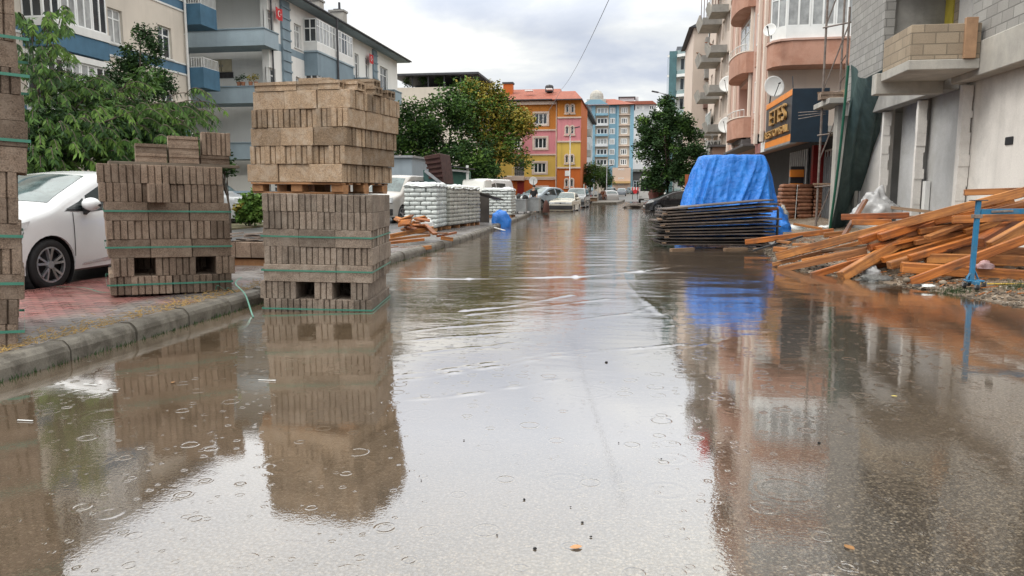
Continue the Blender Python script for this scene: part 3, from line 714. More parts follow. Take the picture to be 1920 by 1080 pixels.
# small trees far down the left side
for i, (px, py, Y, rx, rz_, lb) in enumerate([(1108, 330, 92, 1.45, 1.7, 'small round street tree beside the orange tower, nearest of the two'), (1134, 333, 104, 1.3, 1.8, 'small street tree behind the lamp post, farther of the two')]):
    p = on_y(px, py, Y)
    tree('street_tree', lb, (p.x, Y, .1), [(p, (rx, rx, rz_), 1)], 3500, .22, ((0, .4), (1, .5), (2, .1)), (p.x, Y, 2.2), .1, 'small street trees', seed=20+i, cl=.5, nclump=45)
# long drooping leaves of the roadside tree at the left
def frond_tree():
    r = random.Random(31); t_ = thing('cherry_tree', 'tall tree with long drooping green leaves behind the white car', 'tree', (-12.6, 14.6, .15)); B = Vector((-12.6, 14.6, .15))
    mb = MB(); tm = MB()
    def at(px, py, Y): return on_y(px, py, Y)-B
    tips = []
    area = [(75, 60, 13.5, 55, 60), (90, 180, 13.5, 90, 90), (180, 130, 14.5, 60, 70), (120, 260, 13, 110, 60), (250, 255, 13.2, 110, 60), (345, 240, 13.6, 60, 45), (395, 200, 14, 25, 30), (200, 210, 14.2, 100, 70), (60, 300, 12.8, 60, 40), (300, 290, 13.0, 70, 30), (120, 40, 13.6, 60, 30)]
    for (px, py, Y, sx, sy), n in zip(area, (44, 80, 26, 95, 95, 34, 12, 85, 40, 50, 12)):
        for i in range(n):
            x, y = px+r.uniform(-sx, sx), py+r.uniform(-sy, sy)
            if y < 120 and x > 150: continue
            tips.append(at(x, y, Y+r.uniform(-1.3, 1.3)))
    hub = Vector((.2, -.3, 1.6))
    for tp in tips:
        d = (tp-hub); d.z *= .25; d = d.normalized() if d.length > .1 else Vector((1, 0, 0))
        L = r.uniform(.5, .95); pts = []
        for k in range(9):
            s_ = k/8; pts.append(tp-d*L*(1-s_)+Vector((0, 0, .12*math.sin(s_*PI)-.12*s_*s_)))
        tm.tube(pts, [.009]*5+[.006]*4, 4, cap=False)
        mi = r.choices((0, 1, 2), (.25, .5, .25))[0]
        for k in range(2, 9):
            for sd in (-1, 1):
                for q in range(2):
                    p = pts[k]+Vector((r.uniform(-.02, .02), r.uniform(-.02, .02), 0)); side = d.cross(Vector((0, 0, 1)))*sd
                    a = (side*r.uniform(.2, .8)+d*r.uniform(0, .5)+Vector((0, 0, -r.uniform(.4, 1.2)))).normalized()
                    wv = a.cross(d+Vector((r.uniform(-.6, .6), r.uniform(-.6, .6), r.uniform(-.3, .3)))).normalized()
                    Lf = r.uniform(.09, .155); W = Lf*.30; bend = Vector((0, 0, -.02))
                    mb.cur = mi if r.random() < .7 else r.randrange(3)
                    mb.add([p, p+a*Lf*.45+wv*W*.5, p+a*Lf+bend, p+a*Lf*.45-wv*W*.5], [(0, 1, 2), (0, 2, 3)])
    # inner leaf mass
    cls = [(at(px+r.uniform(-sx, sx), py+r.uniform(-sy, sy)*.9, Y+r.uniform(-.4, 1.0)), .32) for (px, py, Y, sx, sy) in area[3:5]+area[7:10] for i in range(22)]
    leaf_cloud(mb, cls, 15000, .16, .32, .9, ((0, .45), (1, .45), (2, .1)), r=r)
    mb.build('crown', [MATS[x] for x in LEAFS], t_, recalc=False)
    tm.tube([(0, 0, 0), (.1, -.1, .9), hub], [.13, .11, .09], 9)
    for tp in r.sample(tips, 46): tm.tube([hub+Vector((0, 0, r.uniform(-.2, .5))), hub.lerp(tp, .5)+Vector((0, 0, .25)), tp], [.045, .025, .008], 5)
    tm.build('trunk', MATS['bark'], t_, smooth=True)
frond_tree()
p = on_y(262, 240, 16.5)
tree('plum_tree', 'dark small leaved tree with upright pointed branches in front of the beige building', (p.x, 16.5, .15),
     [(on_y(255, 150, 16.5), (.45, .45, .75), .8), (on_y(250, 200, 16.5), (.7, .6, .6), 1.0), (on_y(285, 90, 16.5), (.16, .2, .42), .35), (on_y(300, 145, 16.5), (.32, .3, .2), .3), (on_y(240, 110, 16.4), (.2, .2, .35), .3), (on_y(225, 150, 16.4), (.3, .3, .4), .3), (on_y(310, 165, 16.4), (.25, .25, .12), .2), (on_y(318, 205, 16.4), (.3, .25, .12), .2), (on_y(262, 60, 16.4), (.1, .1, .25), .15)],
     9000, .075, ((0, .85), (1, .15)), (p.x, 16.5, 2.2), .09, seed=12, cl=.17, nclump=60)
# low twig of leaves beside the left stack, bush in front of the parked cars
p = on_y(425, 300, 17)
tree('shrub', 'leafy dark shrub showing just right of the left stack top', (p.x, 17, .15), [(on_y(420, 310, 17), (.28, .3, .30), 1), (on_y(405, 290, 17), (.25, .3, .3), 1)], 1300, .09, ((0, .8), (1, .2)), (p.x-.1, 17, 1.6), .03, seed=14, cl=.13, nclump=22, cat='shrub')
p = on_z(470, 424, .15)
tree('bush', 'bright green bush growing between the two block stacks', (p.x, p.y, .12), [(on_y(468, 398, p.y), (.42, .4, .38), 1), (on_y(475, 375, p.y), (.22, .2, .3), .4)], 1900, .17, ((1, .4), (2, .5), (3, .1)), (p.x, p.y, .7), .03, seed=15, cl=.2, nclump=34, cat='bush', asp=.7)

# ================================================================== LEFT BUILDINGS
mat('beige_wall', (.60, .54, .465), .85, .08, .5, .1, 40, streak=.16, fine=.06)
mat('blue_band', (.075, .155, .235), .8, .12, 1, .1, 40, streak=.2)
mat('teal_blue', (.06, .14, .215), .8, .15, 1.5, .1, 40, streak=.3)
mat('grey_white_wall', (.74, .73, .70), .85, .06, .4, .1, 40, streak=.14, fine=.06)
mat('slate_blue', (.20, .265, .31), .8, .12, 1, .1, 40, streak=.3)
mat('slate_blue_light', (.285, .355, .40), .8, .1, 1, .1, 40, streak=.25)
mat('eave_dark', (.05, .052, .06), .7, .2)
mat('white_paint', (.66, .66, .64), .6, .08, 2, streak=.15)
mat('red_cloth', (.55, .03, .035), .7, .15, 6)
mat('cream_cupboard', (.55, .48, .34), .6, .1, 4)
def railing(par, F, u0, u1, z0, z1, d, step=.11, mt='white_paint', r=.012):
    mb = MB(); F.box(mb, u0, u1, z1-.03, z1, d-.02, d+.02); F.box(mb, u0, u1, z0, z0+.03, d-.02, d+.02)
    n = max(2, int((u1-u0)/step))
    for i in range(n+1):
        u = u0+(u1-u0)*i/n; F.box(mb, u-r, u+r, z0+.03, z1-.03, d-r, d+r)
    return mb.build('railing', MATS[mt], par)
# --- beige block with blue bands
XA = -22.0; FA = fx(XA, 1)
bA = thing('apartment_building', 'beige apartment building with blue bands and a white glazed bay, far left', 'building', (0, 0, 0))
Yend = on_x(350, 107, XA).y; Y0 = 14.0
def ux(px, py, X): return on_x(px, py, X).y
def zx(px, py, X): return on_x(px, py, X).z
zb1 = zx(330, 134, XA), zx(330, 118, XA); zb2 = zb1[0]+3.05, zb1[1]+3.05; zb0 = zb1[0]-3.05, zb1[1]-3.05
wins = []
for (x0, x1, yt, yb) in ((297, 322, 50, 108), (203, 230, 13, 82)):
    xm = (x0+x1)/2; wins.append((ux(x0, (yt+yb)/2, XA), ux(x1, (yt+yb)/2, XA), zx(xm, yb, XA), zx(xm, yt, XA)))
wz0, wz1 = wins[0][2], wins[0][3]
wins[1] = (wins[1][0], wins[1][1], wz0, wz1)
low = [(a, b_, c_-3.05, d_-3.05) for a, b_, c_, d_ in wins]; low2 = [(a, b_, c_-6.1, d_-6.1) for a, b_, c_, d_ in wins]
upp = [(a, b_, c_+3.05, d_+3.05) for a, b_, c_, d_ in wins]
extra = [(u-.6, u+.6, z+wz0, z+wz1) for u in (19.5, 16.5) for z in (-6.1, -3.05, 0, 3.05)]
H_A = wins+low+low2+upp+extra
mb = MB(); FA.wall(mb, Y0, Yend, 0, 12.6, H_A, .2, 0, [(*zb0, 1), (*zb1, 1), (*zb2, 1)])
mb.cur = 0; F2 = fy(Yend, 0)
mb.box(XA-12, XA-.21, Y0, Yend, 0, 12.6)
mb.add([(XA, Yend, 0), (XA-.21, Yend, 0), (XA-.21, Yend, 12.6), (XA, Yend, 12.6)], [(0, 1, 2, 3)])
mb.build('wall', [MATS['beige_wall'], MATS['blue_band']], bA, recalc=False)
for h in H_A: FA.window(bA, h[0], h[1], h[2], h[3], -.12, 2, .28, .075, sill=MATS['white_paint'])
mb = MB(); mb.box(XA-12.5, XA+.7, Y0-.5, Yend+.6, 12.62, 12.9); mb.build('roof', MATS['eave_dark'], bA)
mb = MB()
for zz in (zb1, zb2, zb0): FA.box(mb, Y0, Yend, zz[0]-.09, zz[0]-.005, .002, .045); FA.box(mb, Y0, Yend, zz[1]+.005, zz[1]+.07, .002, .045)
mb.build('moulding', MATS['white_paint'], bA)
mb = MB(); mb.tube([(XA+.12, Yend-.12, 0), (XA+.12, Yend-.12, 12.6)], .06, 8)
for z in range(1, 13, 2): mb.tube([(XA, Yend-.12, z), (XA+.12, Yend-.12, z)], .03, 6)
mb.build('downpipe', MATS['white_paint'], bA)
# glazed bay, one per floor (three floors)
Xb = XA+.95; ub0, ub1 = ux(83, 40, Xb), ux(203, 60, Xb); zsill = zx(200, 66, Xb)
for k in (-1, 0, 1):
    dz = 3.05*k; zb = zsill+dz
    bm_ = MB(); FB = fx(Xb, 1)
    bm_.box(XA, Xb, ub0, ub1, zb-1.0, zb-.30); bay = bm_.build('bay', MATS['teal_blue'] if k == 0 else MATS['blue_band'], bA)
    bm_ = MB(); bm_.box(XA, Xb+.05, ub0-.05, ub1+.05, zb-.295, zb); bm_.build('bay_sill', MATS['white_paint'], bay)
    bm_ = MB(); bm_.box(XA, Xb+.06, ub0-.06, ub1+.06, zb+1.72, zb+1.95); bm_.build('bay_head', MATS['white_paint'], bay)
    n = 4; W = (ub1-ub0)/n
    for i in range(n): FB.window(bA, ub0+W*i+.01, ub0+W*(i+1)-.01, zb+.003, zb+1.715, -.03, 2, 0, .07, pane=MATS['glass_curtain'] if i in (1, 2) else MATS['glass'])
    FS = fy(ub0, 0)
    FS.window(bA, XA+.02, Xb-.08, zb+.003, zb+1.715, -.03, 2, 0, .06, pane=MATS['glass'])
# corner balconies at the end of the beige block
for k, (yt, yb) in enumerate(((0, 0), (125, 166))):
    z0 = zx(372, 164, XA+.6) + (3.05 if k == 0 else 0)
    bb = MB(); ya, yb2 = Yend+.02, Yend+1.5
    bb.box(XA-1.4, XA+.85, ya, yb2, z0, z0+1.0); q = bb.build('balcony', MATS['teal_blue'], bA)
    FS = fy(ya, 0); railing(q, FS, XA-.2, XA+.85, z0+1.0, z0+1.5, -.06, .12)
    railing(q, fx(XA+.85, 1), ya, yb2, z0+1.0, z0+1.5, -.06, .12)
# --- white and slate blue block
XB = -19.6; FBb = fx(XB, 1)
bB = thing('apartment_building', 'white apartment building with slate blue balconies, bands and chimneys', 'building')
Ya, Yz = 39.2, on_x(745, 150, XB).y; EV = 12.05
def wpx(x0, x1, yt, yb, X=XB):
    xm = (x0+x1)/2; return (ux(x0, (yt+yb)/2, X), ux(x1, (yt+yb)/2, X), zx(xm, yb, X), zx(xm, yt, X))
wB = [wpx(499, 513, 20, 68), wpx(552, 565, 46, 92), wpx(665, 673, 103, 142), wpx(685, 692, 112, 150), wpx(713, 727, 126, 165)]
zt0, zt1 = wB[0][2], wB[0][3]
wB = [(a, b_, zt0, zt1) for a, b_, c_, d_ in wB]; wB[2] = (wB[2][0], wB[2][1], zt0-.9, zt1); wB[4] = (wB[4][0], wB[4][1], zt0-.8, zt1)
wAll = wB+[(a, b_, c_-k*3.03, d_-k*3.03) for k in (1, 2, 3) for a, b_, c_, d_ in wB]
wAll = [w_ for w_ in wAll if w_[2] > .2]
zband = (zx(505, 88, XB), zx(505, 74, XB)); bands = [(zband[0]-3.03*k, zband[1]-3.03*k, 1) for k in range(4)]
mb = MB(); FBb.wall(mb, Ya, Yz, 0, EV, wAll, .2, 0, bands)
mb.cur = 0; mb.box(XB-11, XB-.21, Ya+.9, Yz, 0, EV)
mb.box(XB-3.4, XB-.21, Ya+.0, Ya+.02, 0, 2.2)
mb.add([(XB, Ya, 0), (XB-.4, Ya, 0), (XB-.4, Ya, EV), (XB, Ya, EV)], [(0, 1, 2, 3)])
mb.add([(XB-.4, Ya, 0), (XB-.4, Ya+.9, 0), (XB-.4, Ya+.9, EV), (XB-.4, Ya, EV)], [(0, 1, 2, 3)])
mb.add([(XB-11, Ya, 0), (XB-5.4, Ya, 0), (XB-5.4, Ya, EV), (XB-11, Ya, EV)], [(0, 1, 2, 3)])
mb.add([(XB-5.4, Ya, 0), (XB-5.4, Ya+.9, 0), (XB-5.4, Ya+.9, EV), (XB-5.4, Ya, EV)], [(0, 1, 2, 3)])
mb.add([(XB, Yz, 0), (XB-.3, Yz, 0), (XB-.3, Yz, EV), (XB, Yz, EV)], [(0, 1, 2, 3)])
mb.build('wall', [MATS['grey_white_wall'], MATS['slate_blue']], bB, recalc=False)
for h in wAll: FBb.window(bB, h[0], h[1], h[2], h[3], -.12, 2, .28, .08, sill=MATS['white_paint'])
# vertical slate strip with ribs
u0, u1 = ux(527, 90, XB), ux(542, 90, XB); mb = MB(); FBb.box(mb, u0, u1, .2, EV-.1, .003, .12)
for k in range(20): FBb.box(mb, u0-.04, u1+.04, .5+k*.58, .6+k*.58, .122, .17)
mb.build('ribbed_strip', MATS['slate_blue'], bB)
u0, u1 = ux(698, 120, XB), ux(705, 120, XB); mb = MB(); FBb.box(mb, u0, u1, .2, EV-.1, .003, .12)
for k in range(20): FBb.box(mb, u0-.04, u1+.04, .5+k*.58, .6+k*.58, .122, .17)
mb.build('ribbed_strip', MATS['slate_blue'], bB)
# roof, eaves, chimneys
ro = MB(); ro.add([(XB+.9, Ya-1.6, EV+.12), (XB+.9, Yz+.9, EV+.12), (XB-5.5, Yz-2, EV+2.0), (XB-5.5, Ya+3, EV+2.0), (XB-12, Yz+.9, EV+.12), (XB-12, Ya-1.6, EV+.12)], [(0, 1, 2, 3), (3, 2, 4, 5), (0, 3, 5), (1, 4, 2)])
roof = ro.build('roof', MATS['eave_dark'], bB)
mb = MB(); mb.box(XB-12, XB+.88, Ya-1.55, Yz+.85, EV+.002, EV+.1); mb.build('eave_board', MATS['slate_blue_light'], roof)
mb = MB(); mb.tube([(XB+.95, Ya-1.6, EV+.1), (XB+.95, Yz+.9, EV+.1)], .07, 8); mb.build('gutter', MATS['eave_dark'], roof)
for i, (px, w_, top) in enumerate(((634, 26, 24), (588, 30, 4), (541, 30, -30))):
    Xc = XB-1.2; p = on_x(px, top, Xc); Y = p.y; s_ = w_*(Y*.98-Xc*.157)/1400/2
    mb = MB(); mb.box(Xc-s_, Xc+s_, Y-s_*.7, Y+s_*.7, EV, p.z); ch = mb.build('chimney', MATS['concrete_light'], roof)
    mb = MB(); mb.box(Xc-s_-.07, Xc+s_+.07, Y-s_*.7-.07, Y+s_*.7+.07, p.z+.002, p.z+.13); mb.build('cap', MATS['concrete'], ch)
    if i == 0: mb = MB(); mb.tube([(Xc+.1, Y, p.z+.13), (Xc+.1, Y, p.z+.7)], .09, 8); mb.box(Xc-.3, Xc+.25, Y-.15, Y+.15, p.z+.135, p.z+.25); mb.build('flue', MATS['eave_dark'], ch)
# glazed bay columns
Xg = -18.75; g0, g1 = on_x(569, 75, XB).y, on_x(663, 140, Xg).y
zsl = zx(600, 100, Xg); FG = fx(Xg, 1)
for k in (0, 1, 2):
    zb = zsl-3.03*k
    mb = MB(); mb.box(XB, Xg, g0, g1, zb-1.35, zb-.002); by = mb.build('bay', MATS['slate_blue'], bB)
    mb = MB(); mb.box(XB, Xg+.06, g0-.06, g1+.06, zb, zb+.1); mb.build('bay_sill', MATS['slate_blue_light'], by)
    mb = MB(); mb.box(XB, Xg, g0, g1, zb+.102, zb+.6); mb.build('bay_panel', MATS['white_paint'], by)
    n = 6; W = (g1-g0)/n
    for i in range(n):
        FG.window(bB, g0+W*i+.01, g0+W*(i+1)-.01, zb+.605, zb+1.98, -.02, 2, .3, .06, pane=MATS['glass_curtain'] if i != 4 else MATS['glass'])
    fy(g0).window(bB, XB+.02, Xg-.02, zb+.605, zb+1.98, -.02, 2, .42, .07, pane=MATS['glass'])
mb = MB(); mb.tube([(Xg+.1, (g0+g1)/2, 2), (Xg+.1, (g0+g1)/2, EV+.1)], .07, 8); mb.build('downpipe', MATS['dark_steel'], bB)
mb = MB(); mb.tube([(XB+.1, Ya+.25, 0), (XB+.1, Ya+.25, EV)], .05, 8); mb.build('downpipe', MATS['dark_steel'], bB)
# balconies on the end wall (facing the camera) that wrap the corner
Xe = -19.55
for k in range(4):
    zt = on_y(420, 56, Ya-1.15).z-2.96*k; zb = zt-.84
    if zb < .3: continue
    mb = MB(); y0_, y1_ = Ya-1.15, Ya+.5
    mb.box(XB-5.2, XB+.35, y0_, y1_, zb, zb+.18)
    mb.box(XB-5.2, XB+.35, y0_, y0_+.12, zb+.182, zt); mb.box(XB+.23, XB+.35, y0_+.122, y1_, zb+.182, zt)
    bl = mb.build('balcony', MATS['slate_blue_light'], bB)
    mb = MB(); mb.box(XB-5.2, XB+.39, y0_-.04, y0_+.16, zt+.002, zt+.06); mb.box(XB+.19, XB+.39, y0_+.165, y1_, zt+.002, zt+.06); mb.build('coping', MATS['slate_blue'], bl)
# balconies at the far end
for (x0, x1, yt, yb) in ((660, 712, 140, 168), (713, 753, 161, 183)):
    Xk = XB+1.0; a, c_ = ux(x0, yb, XB), ux(x1, yb, Xk); 
    for k in range(3):
        zt = zt0-.1-3.03*k if x0 == 660 else zt0-.75-3.03*k
        zt = (zx((x0+x1)/2, yt+6, Xk))-3.03*k
        if zt < 1.4: continue
        mb = MB(); mb.box(XB+.003, Xk, a+.4, c_, zt-1.0, zt); bl = mb.build('balcony', MATS['slate_blue_light'], bB)
        mb = MB(); mb.box(XB+.003, Xk+.05, a+.35, c_+.05, zt+.002, zt+.07); mb.build('coping', MATS['slate_blue'], bl)
# flags with crescent and star
def flag(px0, px1, yt, yb, X, label):
    a = on_x(px0, yt, X); c_ = on_x(px1, yt, X); d_ = on_x(px0, yb, X)
    W, Hh = c_.y-a.y, a.z-d_.z; F = fx(X, 1)
    t_ = thing('flag', label, 'flag', (X, a.y, d_.z)); F = Frame((0, 0, 0), (0, 1, 0), (1, 0, 0))
    n = 8; mb = MB()
    for i in range(n):
        w0, w1 = .05*math.sin(i*1.1), .05*math.sin((i+1)*1.1)
        mb.hexa([F.p(W*i/n, 0, w0), F.p(W*(i+1)/n, 0, w1), F.p(W*(i+1)/n, 0, w1-.012), F.p(W*i/n, 0, w0-.012), F.p(W*i/n, Hh, w0), F.p(W*(i+1)/n, Hh, w1), F.p(W*(i+1)/n, Hh, w1-.012), F.p(W*i/n, Hh, w0-.012)])
    mb.build('cloth', MATS['red_cloth'], t_)
    mb = MB(); R_ = Hh*.27; cu, cz = W*.42, Hh*.5; out = []
    for i in range(21): an = math.radians(40+280*i/20); out.append((cu+R_*math.cos(an), cz+R_*math.sin(an)))
    inn = []
    for i in range(21): an = math.radians(320-280*i/20); inn.append((cu+R_*.25+R_*.78*math.cos(an), cz+R_*.78*math.sin(an)))
    for i in range(20): mb.hexa([F.p(*out[i], .062), F.p(*out[i+1], .062), F.p(*inn[19-i], .062), F.p(*inn[20-i], .062), F.p(*out[i], .066), F.p(*out[i+1], .066), F.p(*inn[19-i], .066), F.p(*inn[20-i], .066)])
    sc = (cu+R_*1.15, cz); st = [F.p(sc[0]+R_*(.42 if i % 2 == 0 else .17)*math.cos(PI+i*PI/5), sc[1]+R_*(.42 if i % 2 == 0 else .17)*math.sin(PI+i*PI/5), .062) for i in range(10)]
    mb.prism(st, (.004, 0, 0)); mb.build('emblem', MATS['white_paint'], t_)
    mb = MB(); mb.tube([F.p(-.02, -.1, .02), F.p(-.02, Hh+.15, .02)], .015, 6); mb.build('pole', MATS['steel'], t_)
flag(516, 528, 12, 34, XB+.25, 'red flag with white crescent and star beside the ribbed strip on the white building')
flag(692, 699, 100, 117, XB+.25, 'small faded red flag farther along the white building front')
# things kept on the balconies
def bal_z(k): return on_y(420, 56, Ya-1.15).z-2.96*k
zc1 = bal_z(1)-.77
def cupboard():
    p = on_y(432, 137, Ya+.9); t_ = thing('cupboard', 'cream two door cupboard standing on the balcony of the white building', 'cupboard', (p.x, Ya+.9, 0))
    x0, x1 = on_y(395, 137, Ya+.9).x-p.x, on_y(436, 137, Ya+.9).x-p.x; za, zb = on_y(415, 136, Ya+.9).z, on_y(415, 111, Ya+.9).z
    mb = MB(); mb.box(x0, x1, 0, .5, za, zb); mb.build('carcass', MATS['cream_cupboard'], t_, bevel=.01)
    for i in range(2):
        mb = MB(); a = x0+(x1-x0)*i/2; mb.box(a+.02, a+(x1-x0)/2-.02, -.02, -.002, za+.03, zb-.03); d_ = mb.build('door', MATS['cream_cupboard'], t_)
        mb = MB(); mb.box(a+(x1-x0)/2-.1 if i == 0 else a+.06, a+(x1-x0)/2-.06 if i == 0 else a+.1, -.04, -.022, (za+zb)/2-.06, (za+zb)/2+.06); mb.build('handle', MATS['steel'], d_)
    mb = MB(); mb.box(x0-.05, x1+.05, -.05, .55, za-.32, za-.004); mb.build('base', MATS['dark_steel'], t_)
    for j in range(3):
        mb = MB(); mb.box(x0+.05+j*.3, x0+.3+j*.3, .1, .4, zb+.002, zb+.15+.1*(j % 2)); o = mb.build('box', mat('dark_junk', (.05, .035, .03), .8, .4, 5), None, bevel=.02)
        o.location = (p.x, Ya+.9, 0); tag(o, ['small dark box at the left on the cream balcony cupboard', 'taller dark box in the middle on the cream balcony cupboard', 'small dark box at the right on the cream balcony cupboard'][j], 'box')
cupboard()
for i, px in enumerate((448, 456, 470, 480)):
    p = on_y(px, 158, Ya-1.08); zb = bal_z(1)+.065
    t_ = thing('potted_plant', ['leafy potted plant on the wrapped balcony edge, leftmost of four', 'second potted plant from left on the balcony edge', 'third potted plant from left, pale and dry, on the balcony edge', 'rightmost potted plant on the balcony corner'][i], 'potted plant', (p.x, Ya-1.08, zb), 0, 'plants on the balcony edge')
    mb = MB(); mb.lathe([(.0, 0), (.09, 0), (.12, .2), (.1, .2), (.0, .19)], seg=10); mb.build('pot', mat('terracotta', (.3, .14, .08), .8, .2), t_)
    mb = MB(); leaf_cloud(mb, [(Vector((0, 0, .35+.1*(i % 2))), .2)], 70, .11, .5, 0, ((0, .6), (1, .3), (3, .1 if i != 2 else .8)), r=rnd); mb.build('foliage', [MATS[x] for x in LEAFS], t_, recalc=False)
# --- terrace roof and flat roofed block behind the trees
bC = thing('apartment_building', 'building with a dark canopied roof terrace behind the big tree', 'building')
p0, p1 = on_y(742, 150, 76), on_y(893, 150, 76); zt = on_y(820, 139, 76).z; zf = on_y(820, 163, 76).z
mb = MB(); mb.box(p0.x-2, p1.x+.2, 76, 84, 0, zf); mb.build('wall', MATS['beige_wall'], bC)
mb = MB(); mb.box(p0.x-.5, p1.x+.3, 75.6, 84, zt-.12, zt+.08); mb.build('canopy', MATS['eave_dark'], bC)
mb = MB(); mb.box(p0.x, p1.x, 83, 83.2, zf, zt-.14); mb.build('back_screen', mat('navy', (.012, .02, .035), .5, .3), bC)
for i in range(6):
    mb = MB(); x = p0.x+(p1.x-p0.x)*i/5; mb.box(x-.06, x+.06, 76.2, 76.32, zf+.002, zt-.125); mb.build('post', MATS['dark_steel'], bC)
for i in range(4):
    x = p0.x+1+i*1.7; tree('potted_shrub', ['leftmost', 'second from left', 'third from left', 'rightmost'][i]+' leafy shrub on the dark canopied roof terrace', (x, 77, zf+.002), [((x, 77, zf+.8), (.4, .4, .6), 1)], 260, .2, ((0, .5), (1, .5)), (x, 77, zf+.7), .03, 'shrubs on the roof terrace', nl=4, seed=60+i, cl=.3, nclump=10, cat='shrub')
for h in range(3): fy(76).window(bC, p1.x-2.5, p1.x-1.2, 1.5+3*h, 3+3*h, .03, 2, .3, .08)
# low grey lean-to and wall seen between the stacks
mb = MB(); a, c_ = on_y(735, 335, 33), on_y(772, 300, 33); mb.box(a.x-.6, c_.x, 33, 36, .1, c_.z+.1)
sh_ = thing('shed', 'low grey blue metal shed behind the silver van', 'shed'); mb.build('wall', mat('shed_metal', (.28, .33, .37), .5, .1, 1, streak=.3), sh_)
mb = MB(); mb.box(a.x-.7, c_.x+.1, 32.85, 36.1, c_.z+.102, c_.z+.2); mb.build('roof', MATS['steel'], sh_)
mb = MB(); mb.box(-40, -13.2, 26.5, 26.7, .1, 1.25)
ga = thing('garden_wall', 'low pale ribbed garden wall in front of the white building', 'wall'); mb.build('panel', MATS['grey_white_wall'], ga)
mb = MB(); mb.box(-40, -13.1, 26.4, 26.8, 1.252, 1.33); mb.build('coping', MATS['slate_blue'], ga)
# ================================================================== VEHICLES
def car_paint(name, col, rough=.22, metal=0., dirt=.25):
    return mat(name, col, rough, .04, 1.2, metal=metal, spec=.5, coat=.6, col2=[x*.55+.02 for x in col], c2amt=dirt*.5, fine=.02)
mat('car_glass', (.018, .026, .028), .05, .3, 1.5, spec=.8, fine=0, vec='obj')
mat('car_glass_pale', (.10, .14, .14), .05, .45, 1.6, spec=.9, fine=0, vec='obj', col2=(.035, .05, .05), c2amt=.8)
mat('car_trim', (.02, .02, .021), .5, .2, 4)
mat('chrome', (.62, .63, .64), .16, .1, 4, metal=.9)
mat('lamp_glass', (.55, .57, .58), .08, .3, 7, spec=.8, vec='obj')
mat('red_lamp', (.30, .015, .012), .15, .3, 5)
mat('alloy', (.42, .43, .45), .28, .2, 5, metal=.85)
mat('plate', (.7, .7, .68), .4, .1, 4)
def interp(pts, y):
    if y <= pts[0][0]: return pts[0][1]
    for (a, p), (c, q) in zip(pts[:-1], pts[1:]):
        if y <= c: t = (y-a)/(c-a); return p+(q-p)*t
    return pts[-1][1]
def smooth_interp(pts, s_=.06): return lambda y: sum(interp(pts, y+k*s_/2) for k in (-2, -1, 0, 1, 2))/5
def wheel(par, x, y, R, wd, rimR, sgn, spokes=5, detail=True):
    t_ = MB(); t_.lathe([(rimR, -wd/2+.02), (R-.03, -wd/2), (R, -wd/2+.035), (R, wd/2-.035), (R-.03, wd/2), (rimR, wd/2-.02)], (0, 0, 0), 'x', 28)
    w_ = t_.build('wheel', MATS['rubber'], par, smooth=True); w_.location = (x, y, R)
    r_ = MB(); xo = sgn*(wd/2-.03)
    r_.lathe([(rimR, xo+sgn*.012), (rimR-.02, xo+sgn*.012), (rimR-.025, xo-sgn*.03)], (0, 0, 0), 'x', 28)
    for k in range(spokes):
        for da in ((-.17, .17) if detail else (0,)):
            a = 2*PI*k/spokes+PI/2; a2 = a+da*1.25
            r_.beam((xo-sgn*.01, .055*math.cos(a+da*.5), .055*math.sin(a+da*.5)), (xo+sgn*.004, (rimR-.012)*math.cos(a2), (rimR-.012)*math.sin(a2)), .03 if detail else .05, .03 if detail else .06)
    r_.lathe([(.0, xo+sgn*.01), (.05, xo+sgn*.01), (.06, xo-sgn*.02)], (0, 0, 0), 'x', 16)
    q = MB(); q.lathe([(.0, xo-sgn*.07), (rimR, xo-sgn*.07)], (0, 0, 0), 'x', 20); q.build('brake_disc', MATS['dark_steel'], w_)
    r_.build('rim', MATS['alloy'], w_); return w_
